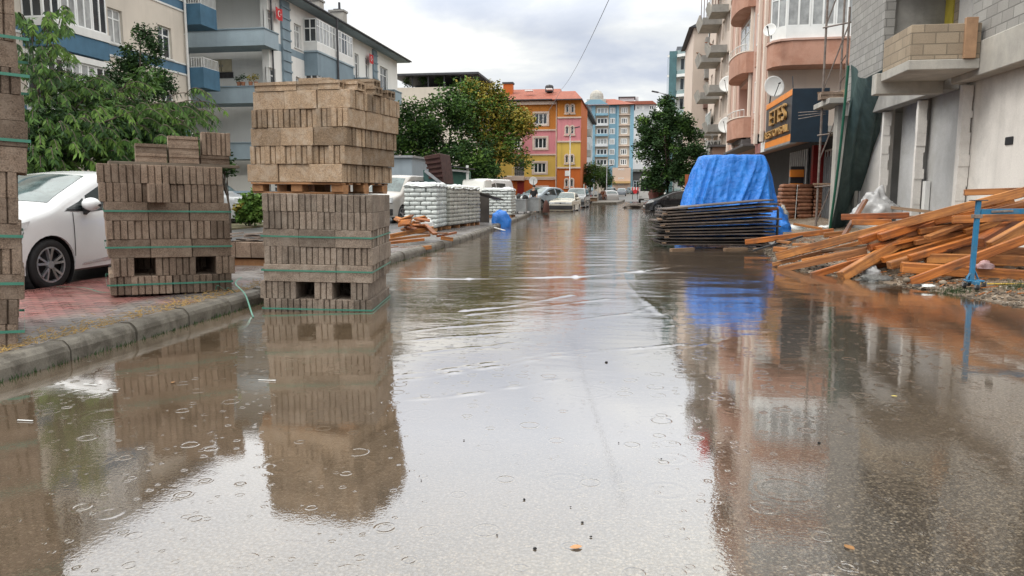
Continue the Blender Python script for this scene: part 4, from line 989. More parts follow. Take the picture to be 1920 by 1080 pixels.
def car(name, label, loc, rz, P, group=None):
    L, W = P['L'], P['W']; zb = P.get('zb', .20); belt = P.get('belt', .92); r = P.get('r', .10); tum = P.get('tum', .34)
    zt = smooth_interp(P['prof'], P.get('sm', .10)); plan = smooth_interp(P['plan'], .12)
    cat = P.get('cat', 'car'); t_ = thing(name, label, cat, loc, rz, group)
    def wd(y, z):
        s_ = 1-.035*max(0, (.5-z)/.3)**2-.012*max(0, (z-.62)/.3)
        return W/2*plan(y)*s_-max(0, z-belt)*tum
    ny = P.get('ny', 64); ys = [L*i/ny for i in range(ny+1)]
    sec = []
    for y in ys:
        top = zt(y); rr = min(r, (top-zb)*.3); pts = [(0, zb), (wd(y, zb)-.06, zb)]
        for t in (0.03, .12, .25, .38, .5, .6, .7, .8, .9, 1): z = zb+(top-rr-zb)*t; pts.append((wd(y, z), z))
        xw = wd(y, top-rr)
        for a in (30, 60, 90): a = math.radians(a); pts.append((xw-rr*1.1*(1-math.cos(a)), top-rr+rr*math.sin(a)))
        xw -= rr*1.1
        for f in (.7, .35, 0): pts.append((xw*f, top+.035*(1-f*f)))
        sec.append(pts)
    mb = MB(); n = len(sec[0]); ring = 2*n-2
    for y, pts in zip(ys, sec):
        for x, z in pts: mb.v.append((x, y, z))
        for x, z in pts[-2:0:-1]: mb.v.append((-x, y, z))
    for i in range(ny):
        for k in range(ring):
            k2 = (k+1) % ring; mb.f.append((i*ring+k, i*ring+k2, (i+1)*ring+k2, (i+1)*ring+k)); mb.m.append(0)
    mb.f.append(tuple(range(ring))); mb.m.append(0); mb.f.append(tuple(range(ny*ring, (ny+1)*ring))); mb.m.append(0)
    body = mb.build('body', P['paint'], t_)
    R = P['R']; cut = MB()
    for yw in P['wheels']:
        for sx in (-1, 1):
            x0 = sx*(W/2-.26); x1 = sx*(W/2+.2)
            cut.prism([(min(x0, x1), yw+(R+.055)*math.cos(2*PI*k/28), R-.01+(R+.055)*math.sin(2*PI*k/28)) for k in range(28)], (abs(x1-x0), 0, 0))
    if P.get('arches', True): bool_cut(body, cut)
    me = body.data; me.materials.clear(); me.materials.append(P['paint'])
    me.polygons.foreach_set('use_smooth', [True]*len(me.polygons))
    try:
        body.select_set(True); me.set_sharp_from_angle(angle=math.radians(38))
    except Exception: pass
    if P.get('arches', True):
        for yw in P['wheels']:
            for sx in (-1, 1):
                lm = MB()
                a0, a1 = sorted((sx*(W/2-.24), sx*(W/2-.03)))
                lm.lathe([(R+.052, a0), (R+.052, a1)], (0, yw, R-.01), 'x', 28)
                lm.lathe([(.02, sx*(W/2-.25)), (R+.052, sx*(W/2-.25))], (0, yw, R-.01), 'x', 28)
                lm.build('wheel_arch', MATS['car_trim'], t_)
    def side_patch(nm, lo, hi, mt, off=.006, rows=4, sides=(-1, 1), par=None):
        for sx in sides:
            q = MB(); m_ = len(lo)
            for j in range(rows+1):
                for (y0, z0), (y1, z1) in zip(lo, hi):
                    y, z = y0+(y1-y0)*j/rows, z0+(z1-z0)*j/rows
                    x = wd(y, min(z, zt(y)-r)); q.v.append((sx*(x+off), y, z))
            for j in range(rows):
                for i in range(m_-1): q.f.append((j*m_+i, j*m_+i+1, (j+1)*m_+i+1, (j+1)*m_+i)); q.m.append(0)
            q.build(nm, mt, par or t_, smooth=True)
    def dens(pts, k=5):
        out = []
        for a, c in zip(pts[:-1], pts[1:]):
            for i in range(k): out.append((a[0]+(c[0]-a[0])*i/k, a[1]+(c[1]-a[1])*i/k))
        return out+[pts[-1]]
    def top_patch(nm, y0, y1, inset0, inset1, mt, off=.007):
        q = MB(); ns, nx_ = 10, 10
        for j in range(ns+1):
            y = y0+(y1-y0)*j/ns; top = zt(y); rr = min(r, (top-zb)*.3); xw = wd(y, top-rr)-rr*1.1; ins = inset0+(inset1-inset0)*j/ns
            for i in range(nx_+1):
                f = -1+2*i/nx_; x = f*(xw-ins+.04); fx_ = min(1, abs(x)/max(.01, xw)); q.v.append((x, y, top+.035*(1-fx_*fx_)+off))
        for j in range(ns):
            for i in range(nx_): q.f.append((j*(nx_+1)+i, j*(nx_+1)+i+1, (j+1)*(nx_+1)+i+1, (j+1)*(nx_+1)+i)); q.m.append(0)
        q.build(nm, mt, t_, smooth=True)
    for nm, y0, y1, i0, i1 in P['top']: top_patch(nm, y0, y1, i0, i1, P.get('wglass', MATS['car_glass']))
    for nm, lo, hi in P['side']:
        ctr = sum(z for _, z in lo)/len(lo)
        if P.get('surround', True): side_patch('window_seal', dens([(lo[0][0]-.03, lo[0][1]-.025)]+lo[1:-1]+[(lo[-1][0]+.03, lo[-1][1]-.025)]) if len(lo) > 2 else dens([(lo[0][0]-.03, lo[0][1]-.025), (lo[1][0]+.03, lo[1][1]-.025)]), dens(hi), MATS['car_trim'], .004)
        side_patch(nm, dens(lo), dens(hi), P.get('sglass', MATS['car_glass']), .008)
    for nm, lo, hi, mk in P.get('deco', []): side_patch(nm, dens(lo), dens(hi), MATS[mk], .007)
    for bx in P.get('boxes', []):
        nm, x0, x1, y0, y1, z0, z1, mk = bx; q = MB(); q.box(x0, x1, y0, y1, z0, z1); q.build(nm, MATS[mk] if isinstance(mk, str) else mk, t_, bevel=.012)
    for yw in P['wheels']:
        for sx in (-1, 1): wheel(t_, sx*(W/2-.115), yw, R, .20, R*.70, sx, detail=P.get('detail', False))
    if 'mirror' in P:
        my, mz = P['mirror']
        for sx in (-1, 1):
            x = wd(my, mz); q = MB(); q.sphere((sx*(x+.15), my, mz+.03), (.13, .085, .085), 14, 9)
            mi = q.build('mirror', P['paint'], t_, smooth=True)
            q = MB(); q.beam((sx*(x-.03), my+.03, mz-.10), (sx*(x+.09), my+.01, mz-.02), .06, .08); q.build('mirror_arm', MATS['car_trim'], mi)
            q = MB(); q.sphere((sx*(x+.15), my+.012, mz+.02), (.135, .082, .05), 14, 9); q.build('mirror_base', MATS['car_trim'], mi, smooth=True)
    t_['_f'] = 1; del t_['_f']
    return t_
HATCH = dict(L=4.05, W=1.79, H=1.46, R=.32, wheels=(.84, 3.42), belt=.94, tum=.36, r=.11,
    prof=[(0, .56), (.04, .66), (.16, .79), (.42, .91), (.82, 1.01), (.96, 1.05), (1.12, 1.14), (1.85, 1.43), (2.25, 1.485), (2.9, 1.46), (3.45, 1.36), (3.85, 1.02), (3.98, .92), (4.05, .66)],
    plan=[(0, .62), (.06, .74), (.2, .87), (.45, .965), (.8, 1.0), (3.2, 1.0), (3.7, .95), (3.98, .86), (4.05, .80)],
    top=[('windscreen', 1.0, 1.84, .07, .10), ('rear_window', 3.46, 3.83, .12, .10)],
    side=[('side_window', [(1.13, 1.0), (1.48, .99)], [(1.42, 1.10), (1.49, 1.14)]),
          ('side_window', [(1.76, .985), (2.50, .975)], [(1.80, 1.17), (2.48, 1.355)]) if False else ('side_window', [(1.53, .985), (1.9, .98), (2.45, .975)], [(1.55, 1.17), (1.9, 1.31), (2.45, 1.37)]),
          ('side_window', [(2.60, .975), (3.15, .985)], [(2.60, 1.37), (3.15, 1.30)])],
    deco=[('headlight', [(.06, .66), (.30, .70), (.52, .79)], [(.10, .76), (.32, .83), (.56, .87)], 'lamp_glass'),
          ('tail_lamp', [(3.72, .78), (3.97, .76)], [(3.72, .93), (3.97, .90)], 'red_lamp'),
          ('door_trim', [(1.32, .275), (2.4, .33)], [(1.36, .30), (2.4, .40)], 'chrome'),
          ('door_gap', [(1.20, .40), (1.212, .40)], [(1.22, .96), (1.232, .96)], 'car_trim'), ('door_gap', [(2.55, .36), (2.568, .36)], [(2.55, .95), (2.568, .95)], 'car_trim'),
          ('door_handle', [(2.30, .80), (2.48, .80)], [(2.30, .83), (2.48, .83)], 'chrome'),
          ('bumper_gap', [(.36, .50), (.372, .50)], [(.46, .74), (.472, .74)], 'car_trim')],
    boxes=[('grille', -.40, .40, -.012, .03, .52, .60, 'car_trim'), ('lower_grille', -.55, .55, -.012, .04, .26, .40, 'car_trim'), ('number_plate', -.26, .26, -.03, -.013, .41, .51, 'plate')],
    mirror=(1.42, 1.03), wglass=MATS['car_glass_pale'])
def P_(base, **k): d = dict(base); d.update(k); return d
wh = on_z(87, 544, .10)
car('white_hatchback', 'white hatchback parked behind the left block stack, front wheel turned to view', (wh.x-.80, wh.y-.80, .10), math.radians(-2), P_(HATCH, paint=car_paint('white_car_paint', (.72, .73, .74), dirt=.1), detail=True))
# black hatchback side-on on the right
p = on_z(1208, 399, -.12)
car('black_hatchback', 'black hatchback standing side-on in the water left of the blue tarpaulin', (p.x, p.y+.9, -.16), math.radians(-84), P_(HATCH, paint=car_paint('black_car_paint', (.012, .012, .014), dirt=.3), wglass=MATS['car_glass'], L=4.05))
SEDAN = dict(L=4.2, W=1.62, R=.29, wheels=(.78, 3.25), belt=.90, tum=.30, r=.06, sm=.05,
    prof=[(0, .66), (.03, .78), (.10, .84), (1.15, .94), (1.30, .96), (1.98, 1.36), (2.2, 1.39), (3.0, 1.37), (3.45, 1.0), (3.6, .97), (4.15, .93), (4.2, .7)],
    plan=[(0, .92), (.06, .96), (.3, 1.0), (3.9, 1.0), (4.2, .95)],
    top=[('windscreen', 1.33, 1.94, .03, .06), ('rear_window', 3.03, 3.42, .08, .06)],
    side=[('side_window', [(1.50, .95), (2.30, .95)], [(1.92, 1.27), (2.30, 1.30)]), ('side_window', [(2.38, .95), (3.15, .96)], [(2.38, 1.30), (2.98, 1.28)])],
    boxes=[('headlight', -.74, -.36, -.02, .05, .64, .77, 'lamp_glass'), ('headlight', .36, .74, -.02, .05, .64, .77, 'lamp_glass'), ('grille', -.35, .35, -.015, .05, .64, .77, 'steel'), ('emblem', -.05, .05, -.03, -.016, .67, .74, 'car_trim'),
           ('bumper', -.80, .80, -.07, .10, .30, .56, 'car_trim'), ('number_plate', -.26, .26, -.085, -.072, .38, .48, 'black')], mirror=(1.55, .96), wglass=MATS['car_glass_pale'], ny=48)
p0, p1 = on_z(1028, 399, -.1), on_z(1074, 399, -.1)
car('beige_sedan', 'boxy old cream sedan with black bumper facing us in the flood', ((p0.x+p1.x)/2, p0.y, -.17), math.radians(-4), P_(SEDAN, paint=car_paint('cream_car_paint', (.50, .47, .38), dirt=.5)))
SUV = P_(SEDAN, L=4.3, W=1.76, R=.34, belt=1.0, r=.10, sm=.12,
    prof=[(0, .80), (.04, .95), (.2, 1.0), (1.0, 1.08), (1.15, 1.12), (1.85, 1.62), (2.1, 1.67), (3.7, 1.64), (4.2, 1.15), (4.3, .8)],
    top=[('windscreen', 1.18, 1.83, .06, .08), ('rear_window', 3.75, 4.1, .1, .1)],
    side=[('side_window', [(1.40, 1.07), (2.30, 1.06)], [(1.80, 1.47), (2.30, 1.52)]), ('side_window', [(2.38, 1.06), (3.7, 1.08)], [(2.38, 1.52), (3.55, 1.48)])],
    boxes=[('headlight', -.80, -.48, -.02, .06, .78, .92, 'lamp_glass'), ('headlight', .48, .80, -.02, .06, .78, .92, 'lamp_glass'), ('grille', -.45, .45, -.02, .05, .70, .92, 'car_trim'), ('bumper', -.84, .84, -.06, .1, .38, .62, 'car_trim'), ('number_plate', -.26, .26, -.075, -.062, .45, .56, 'plate')], mirror=(1.5, 1.12))
p0 = on_z(1075, 392, -.05)
car('grey_suv', 'grey car with pale roof parked behind the cream sedan', (p0.x-.15, p0.y+2.5, -.12), math.radians(-3), P_(SUV, paint=car_paint('grey_car_paint', (.20, .21, .22), dirt=.4)))
VAN = P_(SUV, L=4.4, W=1.82, belt=1.05, tum=.16, zb=.22,
    prof=[(0, .75), (.05, .95), (.5, 1.08), (.75, 1.14), (1.5, 1.74), (1.8, 1.84), (4.2, 1.84), (4.36, 1.5), (4.4, .8)],
    plan=[(0, .80), (.1, .92), (.35, 1.0), (4.3, 1.0), (4.4, .96)],
    top=[('windscreen', .80, 1.48, .05, .08), ('rear_window', 4.22, 4.3, .1, .1)],
    side=[('side_window', [(1.05, 1.12), (1.95, 1.10)], [(1.5, 1.58), (1.95, 1.64)]), ('side_window', [(2.05, 1.10), (3.2, 1.12)], [(2.05, 1.64), (3.2, 1.62)])],
    boxes=[('headlight', -.85, -.55, .0, .1, .78, .98, 'lamp_glass'), ('headlight', .55, .85, .0, .1, .78, .98, 'lamp_glass'), ('grille', -.5, .5, -.02, .05, .62, .72, 'car_trim'), ('bumper', -.84, .84, -.05, .1, .32, .55, 'car_trim'), ('number_plate', -.26, .26, -.065, -.052, .40, .51, 'plate')], mirror=(1.25, 1.15), ny=48)
p = on_z(752, 420, .1)
car('silver_van', 'beige silver van parked just behind the tan block stack', (p.x-1.25, p.y+.4, .10), math.radians(-12), P_(VAN, paint=car_paint('silver_van_paint', (.36, .34, .31), dirt=.4)))
p = on_y(440, 385, 27)
car('white_car', 'white car parked far behind the bush between the two stacks', (p.x-1.9, 24.5, .10), math.radians(98), P_(SEDAN, paint=car_paint('white_car_paint_2', (.70, .71, .71)), sm=.12))
car('grey_car', 'pale grey car glimpsed through the pallet gaps behind the tan stack', (on_y(560, 360, 26).x-2, 26, .10), math.radians(92), P_(VAN, paint=car_paint('pale_grey_paint', (.42, .43, .44))))
p = on_y(872, 355, 37)
car('white_van', 'white van with pale windscreen parked behind the bag pallets and bins', (p.x+.0, 37, .10), math.radians(-14), P_(VAN, paint=car_paint('white_van_paint', (.74, .74, .73), dirt=.15), wglass=MATS['car_glass_pale']))
p = on_y(985, 365, 50)
car('blue_grey_car', 'blue grey parked car behind the rubbish containers', (p.x, 49, .10), math.radians(-30), P_(HATCH, paint=car_paint('blue_grey_paint', (.22, .27, .31))))
# far traffic
def far_car(px, py, Y, col, label, rz=0, kind=HATCH, nm='far_car'):
    zg = float(ground_z(0, Y)); p = on_y(px, py, Y)
    car(nm, label, (p.x, Y, zg), math.radians(rz), P_(kind, paint=car_paint('paint_%d' % px, col), ny=30), 'far cars down the street')
far_car(1166, 356, 150, (.16, .18, .21), 'small dark grey car far down the street centre', 180)
far_car(1150, 357, 142, (.10, .11, .12), 'dark car farthest left at the street end', 170, SUV)
far_car(1130, 362, 96, (.45, .46, .46), 'pale car parked under the small street trees', 200)
far_car(1120, 361, 92, (.05, .05, .055), 'dark car parked under the small street trees', 160)
far_car(1192, 345, 178, (.04, .06, .05), 'dark car at the junction below the far blue buildings', 20, SUV)
# midibus
def bus():
    Y = 92; a, c_ = on_y(1198, 370, Y), on_y(1222, 370, Y); W = c_.x-a.x+.3; zg = float(ground_z(1, Y)); Ht = on_y(1210, 331, Y).z-zg
    t_ = thing('minibus', 'white minibus with big dark windscreen parked by the right-hand tree', 'bus', (a.x+W/2, Y, zg))
    mb = MB(); L = 7; 
    sec = [(-W/2, .35), (-W/2, Ht*.55), (-W/2+.06, Ht-.25), (-W/2+.25, Ht), (W/2-.25, Ht), (W/2-.06, Ht-.25), (W/2, Ht*.55), (W/2, .35)]
    mb.prism([(x, 0, z) for x, z in sec], (0, L, 0)); wp = car_paint('bus_paint', (.68, .70, .70)); mb.build('body', wp, t_, bevel=.08)
    mb = MB(); mb.prism([(-W/2+.14, -.012, Ht*.45), (W/2-.14, -.012, Ht*.45), (W/2-.22, -.012, Ht-.28), (-W/2+.22, -.012, Ht-.28)], (0, .01, 0)); mb.build('windscreen', MATS['car_glass'], t_)
    for sx in (-1, 1):
        mb = MB(); mb.box(sx*(W/2-.22)-.14, sx*(W/2-.22)+.14, -.03, .02, .62, .85); mb.build('headlight', MATS['lamp_glass'], t_)
        mb = MB(); mb.beam((sx*(W/2), .02, Ht-.5), (sx*(W/2+.22), -.2, Ht-.6), .04, .04); mb.box(sx*(W/2+.22)-.08, sx*(W/2+.22)+.08, -.24, -.16, Ht-1.0, Ht-.6); mb.build('mirror', MATS['car_trim'], t_)
        for i in range(4):
            mb = MB(); mb.box(sx*(W/2+.004)-.004, sx*(W/2+.004)+.004, .6+i*1.5, 1.9+i*1.5, Ht*.52, Ht-.45); mb.build('side_window', MATS['car_glass'], t_)
        for yw in (1.2, 5.3): wheel(t_, sx*(W/2-.13), yw, .42, .24, .26, sx)
    mb = MB(); mb.box(-W/2+.02, W/2-.02, -.05, .1, .28, .52); mb.build('bumper', MATS['car_trim'], t_, bevel=.03)
    mb = MB(); mb.box(-.3, .3, -.065, -.052, .34, .46); mb.build('number_plate', MATS['plate'], t_)
bus()
# work truck cab with roof frame, raised green tipper body
def work_truck():
    Y = 33; zg = .1; mw = car_paint('truck_white', (.66, .66, .62), dirt=.5)
    a, c_ = on_y(832, 350, Y), on_y(910, 350, Y); W = c_.x-a.x
    t_ = thing('work_truck', 'white truck cab with a pale frame and green crate, behind the white bags', 'truck', (a.x, Y, zg))
    zr = on_y(870, 336, Y).z-zg
    zs = [(0, .5), (0, 1.2), (.25, zr-.05), (.4, zr), (1.9, zr), (1.9, .5)]
    mb = MB(); mb.prism([(W*.42, y, z) for y, z in zs], (W*.55, 0, 0)); mb.build('cab', mw, t_, bevel=.05)
    for x0, x1 in ((.46, .70), (.73, .93)):
        mb = MB(); mb.box(W*x0, W*x1, 0, 0, 0, 0); mb.v = []; mb.f = []; mb.m = []
        mb.add([(W*x0, .03-.02, 1.22), (W*x1, .03-.02, 1.22), (W*x1, .22, zr-.14), (W*x0, .22, zr-.14), (W*x0, .05, 1.22), (W*x1, .05, 1.22), (W*x1, .25, zr-.14), (W*x0, .25, zr-.14)], [(0, 1, 2, 3), (4, 7, 6, 5), (0, 4, 5, 1), (1, 5, 6, 2), (2, 6, 7, 3), (3, 7, 4, 0)]); mb.build('window', MATS['car_glass_pale'], t_)
    mb = MB(); mb.box(-.1, W*.41, .0, 3.5, .55, .75); mb.build('flatbed', MATS['dark_steel'], t_)
    for px in (840, 876):
        mb = MB(); p = on_y(px, 310, Y+.3); mb.box(p.x-a.x-.05, p.x-a.x+.05, .28, .38, .76, p.z-zg); mb.build('post', MATS['white_paint'], t_)
    for pz in (317,):
        p, q = on_y(828, 317, Y+.3), on_y(880, 322, Y+.3); mb = MB(); mb.beam((p.x-a.x, .25, p.z-zg), (q.x-a.x, .25, q.z-zg), .08, .08); mb.build('crossbar', MATS['white_paint'], t_)
    mb = MB(); p, q = on_y(843, 336, Y+.5), on_y(874, 320, Y+.5); mb.box(p.x-a.x, q.x-a.x, .5, 1.5, .76, q.z-zg-.02); mb.build('crate', mat('green_panel', (.05, .12, .09), .6, .2, 3), t_)
    mb = MB(); p = on_y(838, 316, Y+.4); q = on_y(880, 319, Y+.4); mb.beam((p.x-a.x-.1, .6, p.z-zg+.14), (q.x-a.x+.1, .6, q.z-zg+.06), 1.2, .04); mb.build('canopy', MATS['dark_steel'], t_)
    for sx in (W*.48, W*.92):
        for yw in (.7, 2.8): wheel(t_, sx, yw, .36, .2, .24, 1)
work_truck()
def tipper():
    Y = 30; t_ = thing('tipper_body', 'raised dark red and green tipping truck body leaning behind the bags', 'truck body', (0, Y, .1))
    q = lambda px, py, dy=0: (on_y(px, py, Y+dy).x, dy, on_y(px, py, Y+dy).z-.1)
    def slab(pts, th, nm, mk):
        mb = MB(); mb.prism([q(*p) for p in pts], (0, th, 0)); return mb.build(nm, MATS[mk] if isinstance(mk, str) else mk, t_, bevel=.02)
    dr = mat('dark_red_rust', (.045, .018, .017), .8, .4, 4, .4, 30, col2=(.09, .045, .03)); gr = mat('green_steel', (.035, .09, .085), .6, .2, 3, streak=.3)
    slab([(794, 293), (824, 287), (832, 345), (806, 326)], 1.8, 'tailboard', dr)
    slab([(793, 318), (806, 326.5), (832, 345.5), (833, 356), (795, 352)], 1.7, 'side_panel', gr)
    for k in range(5):
        mb = MB(); y_ = 297+k*9; mb.beam(q(796+k*2, y_, -.03), q(826+k*1.3, y_-4, -.03), .07, .09); mb.build('rib', dr, t_)
    mb = MB(); mb.beam(q(797, 320, -.04), q(833, 348, -.04), .07, .12); mb.build('rail', MATS['steel'], t_)
    mb = MB(); mb.box(q(796, 352)[0], q(832, 352)[0], .1, 1.6, .55, q(815, 352)[2]); mb.build('frame', MATS['dark_steel'], t_)
    for px in (803, 827):
        for dy in (.3, 1.4): wheel(t_, q(px, 350)[0], dy, .35, .2, .22, 1)
tipper()

# ================================================================== LEFT PAVEMENT GOODS
def bag_mesh(nm, w_, l_, h_, mt, seed):
    r = random.Random(seed); mb = MB(); nx_, ny_, nz_ = 7, 9, 5
    def pt(u, v, s_):
        # superellipsoid pillow
        x = math.copysign(abs(u)**.9, u); y = v
        k = (1-abs(u)**10*.22)*(1-abs(v)**10*.22)
        z = s_*k*(1-.16*(u*u+v*v)*.5)
        q = Vector((u*3+seed, v*3, s_*2)); dn = noise.noise(q)*.06
        return (x*w_/2*(1-.05*abs(s_)), y*l_/2*(1-.04*abs(s_)), h_/2+z*h_/2*(1+dn)+dn*h_*.4)
    top = [[pt(-1+2*i/nx_, -1+2*j/ny_, 1) for i in range(nx_+1)] for j in range(ny_+1)]
    bot = [[pt(-1+2*i/nx_, -1+2*j/ny_, -1) for i in range(nx_+1)] for j in range(ny_+1)]
    for g in (top, bot):
        mb.add([p for row in g for p in row], [(j*(nx_+1)+i, j*(nx_+1)+i+1, (j+1)*(nx_+1)+i+1, (j+1)*(nx_+1)+i) for j in range(ny_) for i in range(nx_)])
    n0 = (nx_+1)*(ny_+1); edge = [(0, i) for i in range(nx_+1)]+[(j, nx_) for j in range(1, ny_+1)]+[(ny_, i) for i in range(nx_-1, -1, -1)]+[(j, 0) for j in range(ny_-1, 0, -1)]
    for (a, b_), (c_, d_) in zip(edge, edge[1:]+edge[:1]):
        A, B_ = a*(nx_+1)+b_, c_*(nx_+1)+d_; mb.f.append((A, B_, n0+B_, n0+A)); mb.m.append(0)
    return mb.mesh(nm, mt, smooth=True)
mat('white_bag', (.53, .56, .54), .32, .22, 7, .7, 14, spec=.5, col2=(.36, .40, .39), fine=.1, rand=.12)
mat('grey_bag', (.40, .40, .36), .34, .25, 6, .7, 14, spec=.5, col2=(.26, .25, .21), fine=.1, rand=.15)
def bag_pallet(label, org, yaw, nx_, ny_, nz_, bw, bl, bh, mt, seed, top=True):
    t_ = thing('bag_pallet', label, 'pallet of bags', org, yaw, 'plastic wrapped pallets of bags'); r = random.Random(seed)
    mes = [bag_mesh('bag', bw*1.0, bl*.99, bh*1.12, mt, seed+i) for i in range(4)]; mes2 = [bag_mesh('bag', bw*.5, bl*1.0, bh*1.1, mt, seed+9+i) for i in range(3)]
    W, D = nx_*bw, ny_*bl
    cnt = 0
    for k in range(nz_):
        sh_ = (k % 2)*bw*.5
        for j in range(ny_):
            for i in range(nx_+1):
                for_edge = (j == 0 or i in (0, nx_) or k == nz_-1 or i == nx_-1)
                if not for_edge: continue
                x0, x1 = max(0, i*bw-sh_), min(W, (i+1)*bw-sh_)
                if x1-x0 < .1*bw: continue
                half = (x1-x0) < .75*bw; me = r.choice(mes2 if half else mes)
                o = bpy.data.objects.new('bag', me); COL.objects.link(o); o.parent = t_
                o.location = ((x0+x1)/2+r.uniform(-.008, .012), (j+.5)*bl+(r.uniform(-.02, .01) if j == 0 else 0), .1+k*bh); o.rotation_euler = (r.uniform(-.02, .02), r.uniform(-.02, .02), r.uniform(-.02, .02)+(PI if r.random() < .5 else 0)); cnt += 1
    mb = MB()
    for i in range(3): mb.box(.02, W-.02, .03+i*(D-.16)/2, .13+i*(D-.16)/2, 0, .09)
    mb.build('pallet', m_pal, t_)
    # crumpled sheet of film over the top
    n = 18; g = MB()
    for j in range(n+1):
        for i in range(n+1):
            u, v = i/n, j/n; x = -.03+u*(W+.06); y = -.03+v*(D+.06); e_ = min(u, v, 1-u, 1-v)
            z = .1+nz_*bh+.035+.05*noise.noise(Vector((x*6+seed, y*6, 0)))+.05*max(0, noise.noise(Vector((x*2.2, y*2.2, seed))))-(.10*(1-min(1, e_*9)))
            g.v.append((x, y, z))
    for j in range(n):
        for i in range(n): g.f.append((j*(n+1)+i, j*(n+1)+i+1, (j+1)*(n+1)+i+1, (j+1)*(n+1)+i)); g.m.append(0)
    if top: g.build('film', mat('white_film', (.60, .62, .61), .25, .15, 6, .5, 20, spec=.6), t_, smooth=True)
    return t_
pA = on_z(819, 434, .15)
bag_pallet('white wrapped pallet of bags with a greenish sheen, nearest behind the scrap wood', (pA.x-.98, pA.y-.02, .15), math.radians(2), 3, 4, 10, .33, .36, .128, MATS['white_bag'], 3)
pB = on_y(822, 400, 22.9); yawB = 0
bag_pallet('greyish wrapped pallet of bags directly behind the white one, next to the leaning board', (pA.x-.92, pA.y+1.50, .15), math.radians(-6), 3, 5, 10, .33, .37, .122, MATS['grey_bag'], 23)
bag_pallet('grey brown wrapped pallet of bags, third in the row, beside the dark gap', (pA.x-.72, pA.y+3.45, .15), math.radians(-8), 3, 3, 10, .33, .37, .12, MATS['grey_bag'], 43)
pC = on_z(938, 408, .15)
bag_pallet('white wrapped pallet of bags standing alone beyond the blue bundle', (pC.x-.85, pC.y, .15), math.radians(-2), 4, 3, 9, .34, .36, .13, MATS['white_bag'], 63)
# dark board leaning across
o = MB(); a, c_ = on_y(878, 357, 26.0), on_y(936, 374, 26.6); o.beam(a, c_, .9, .035); o = o.build('board', mat('dark_board', (.05, .042, .036), .6, .3, 3, .3, 30), bevel=.004); tag(o, 'dark board sloping down between the bag pallets', 'board')
o = MB(); a = on_y(893, 395, 27.4); o.box(a.x-.35, a.x+.5, 27.3, 27.36, .16, 1.25); o = o.build('board', MATS['dark_board'] if 'dark_board' in MATS else m_pal, bevel=.004); tag(o, 'upright dark sheet standing in for the dark gap between the bag pallets', 'board')  # dark sheet with the shade of the gap put into its colour
# blue tarp material
m_tarp, t = new_mat('blue_tarp'); b = NB(t); P = b.pos()
f1 = b.noise(P, 2.4, 5, .6, .5); cr = b.noise(b.mapv(P, (1, 1, 1)), 9, 6, .7, 1.2); wv1 = b.noise(P, 26, 3, .6)
col = b.mix(b.rng(f1, .3, .7), (.011, .135, .52, 1), (.022, .23, .74, 1))
vc = b.n('ShaderNodeTexVoronoi', feature='DISTANCE_TO_EDGE'); b.l(b.mapv(P, (1, 1, .55)), vc.inputs['Vector']); vc.inputs['Scale'].default_value = 3.2
vc2 = b.n('ShaderNodeTexVoronoi', feature='DISTANCE_TO_EDGE'); b.l(P, vc2.inputs['Vector']); vc2.inputs['Scale'].default_value = 9
hb = b.math('ADD', b.math('MULTIPLY', cr, .7), b.math('ADD', b.math('MULTIPLY', b.math('MINIMUM', vc.outputs['Distance'], .25), .9), b.math('MULTIPLY', vc2.outputs['Distance'], .25)))
sh = b.bsdf(col, .38, 0, b.bump(hb, .75, .06), .5); b.out(sh.outputs[0]); MATS['blue_tarp'] = m_tarp
def lump(name, label, cat, c, rad, mt, seed, rough_=.25, seg=28, rings=16, flat=0, fold=8, p=2.0, group=None):
    mb = MB(); c = Vector(c)
    for j in range(rings+1):
        th = PI*.5*j/rings*1.0
        for i in range(seg):
            ph = 2*PI*i/seg; d = Vector((math.cos(ph)*math.sin(th), math.sin(ph)*math.sin(th), math.cos(th)))
            n_ = noise.noise(d*2.1+Vector((seed, 0, 0)))*rough_+noise.noise(d*6+Vector((0, seed, 0)))*rough_*.4+.06*math.sin(ph*fold+seed+4*noise.noise(d*1.5))*math.sin(th)
            e_ = (abs(d.x)**p+abs(d.y)**p+abs(d.z)**p)**(-1/p)
            mb.v.append((c.x+d.x*rad[0]*e_*(1+n_), c.y+d.y*rad[1]*e_*(1+n_), c.z+max(0, d.z*rad[2]*e_*(1+n_*.6))))
    for j in range(rings):
        for i in range(seg): i2 = (i+1) % seg; mb.f.append((j*seg+i, j*seg+i2, (j+1)*seg+i2, (j+1)*seg+i)); mb.m.append(0)
    o = mb.build(name, mt, smooth=True); return tag(o, label, cat, group)
p = on_z(937, 428, -.03)
lump('tarp_bundle', 'small bundle wrapped in blue plastic sheeting at the flooded kerb', 'bundle', (p.x, p.y+.25, -.04), (.39, .38, .66), m_tarp, 2.3, .22)
o = MB(); o.beam(on_z(917, 424, .12), on_z(946, 432, .04), .07, .02); tag(o.build('plank', MATS['white_paint']), 'thin white strip lying against the blue bundle', 'strip')
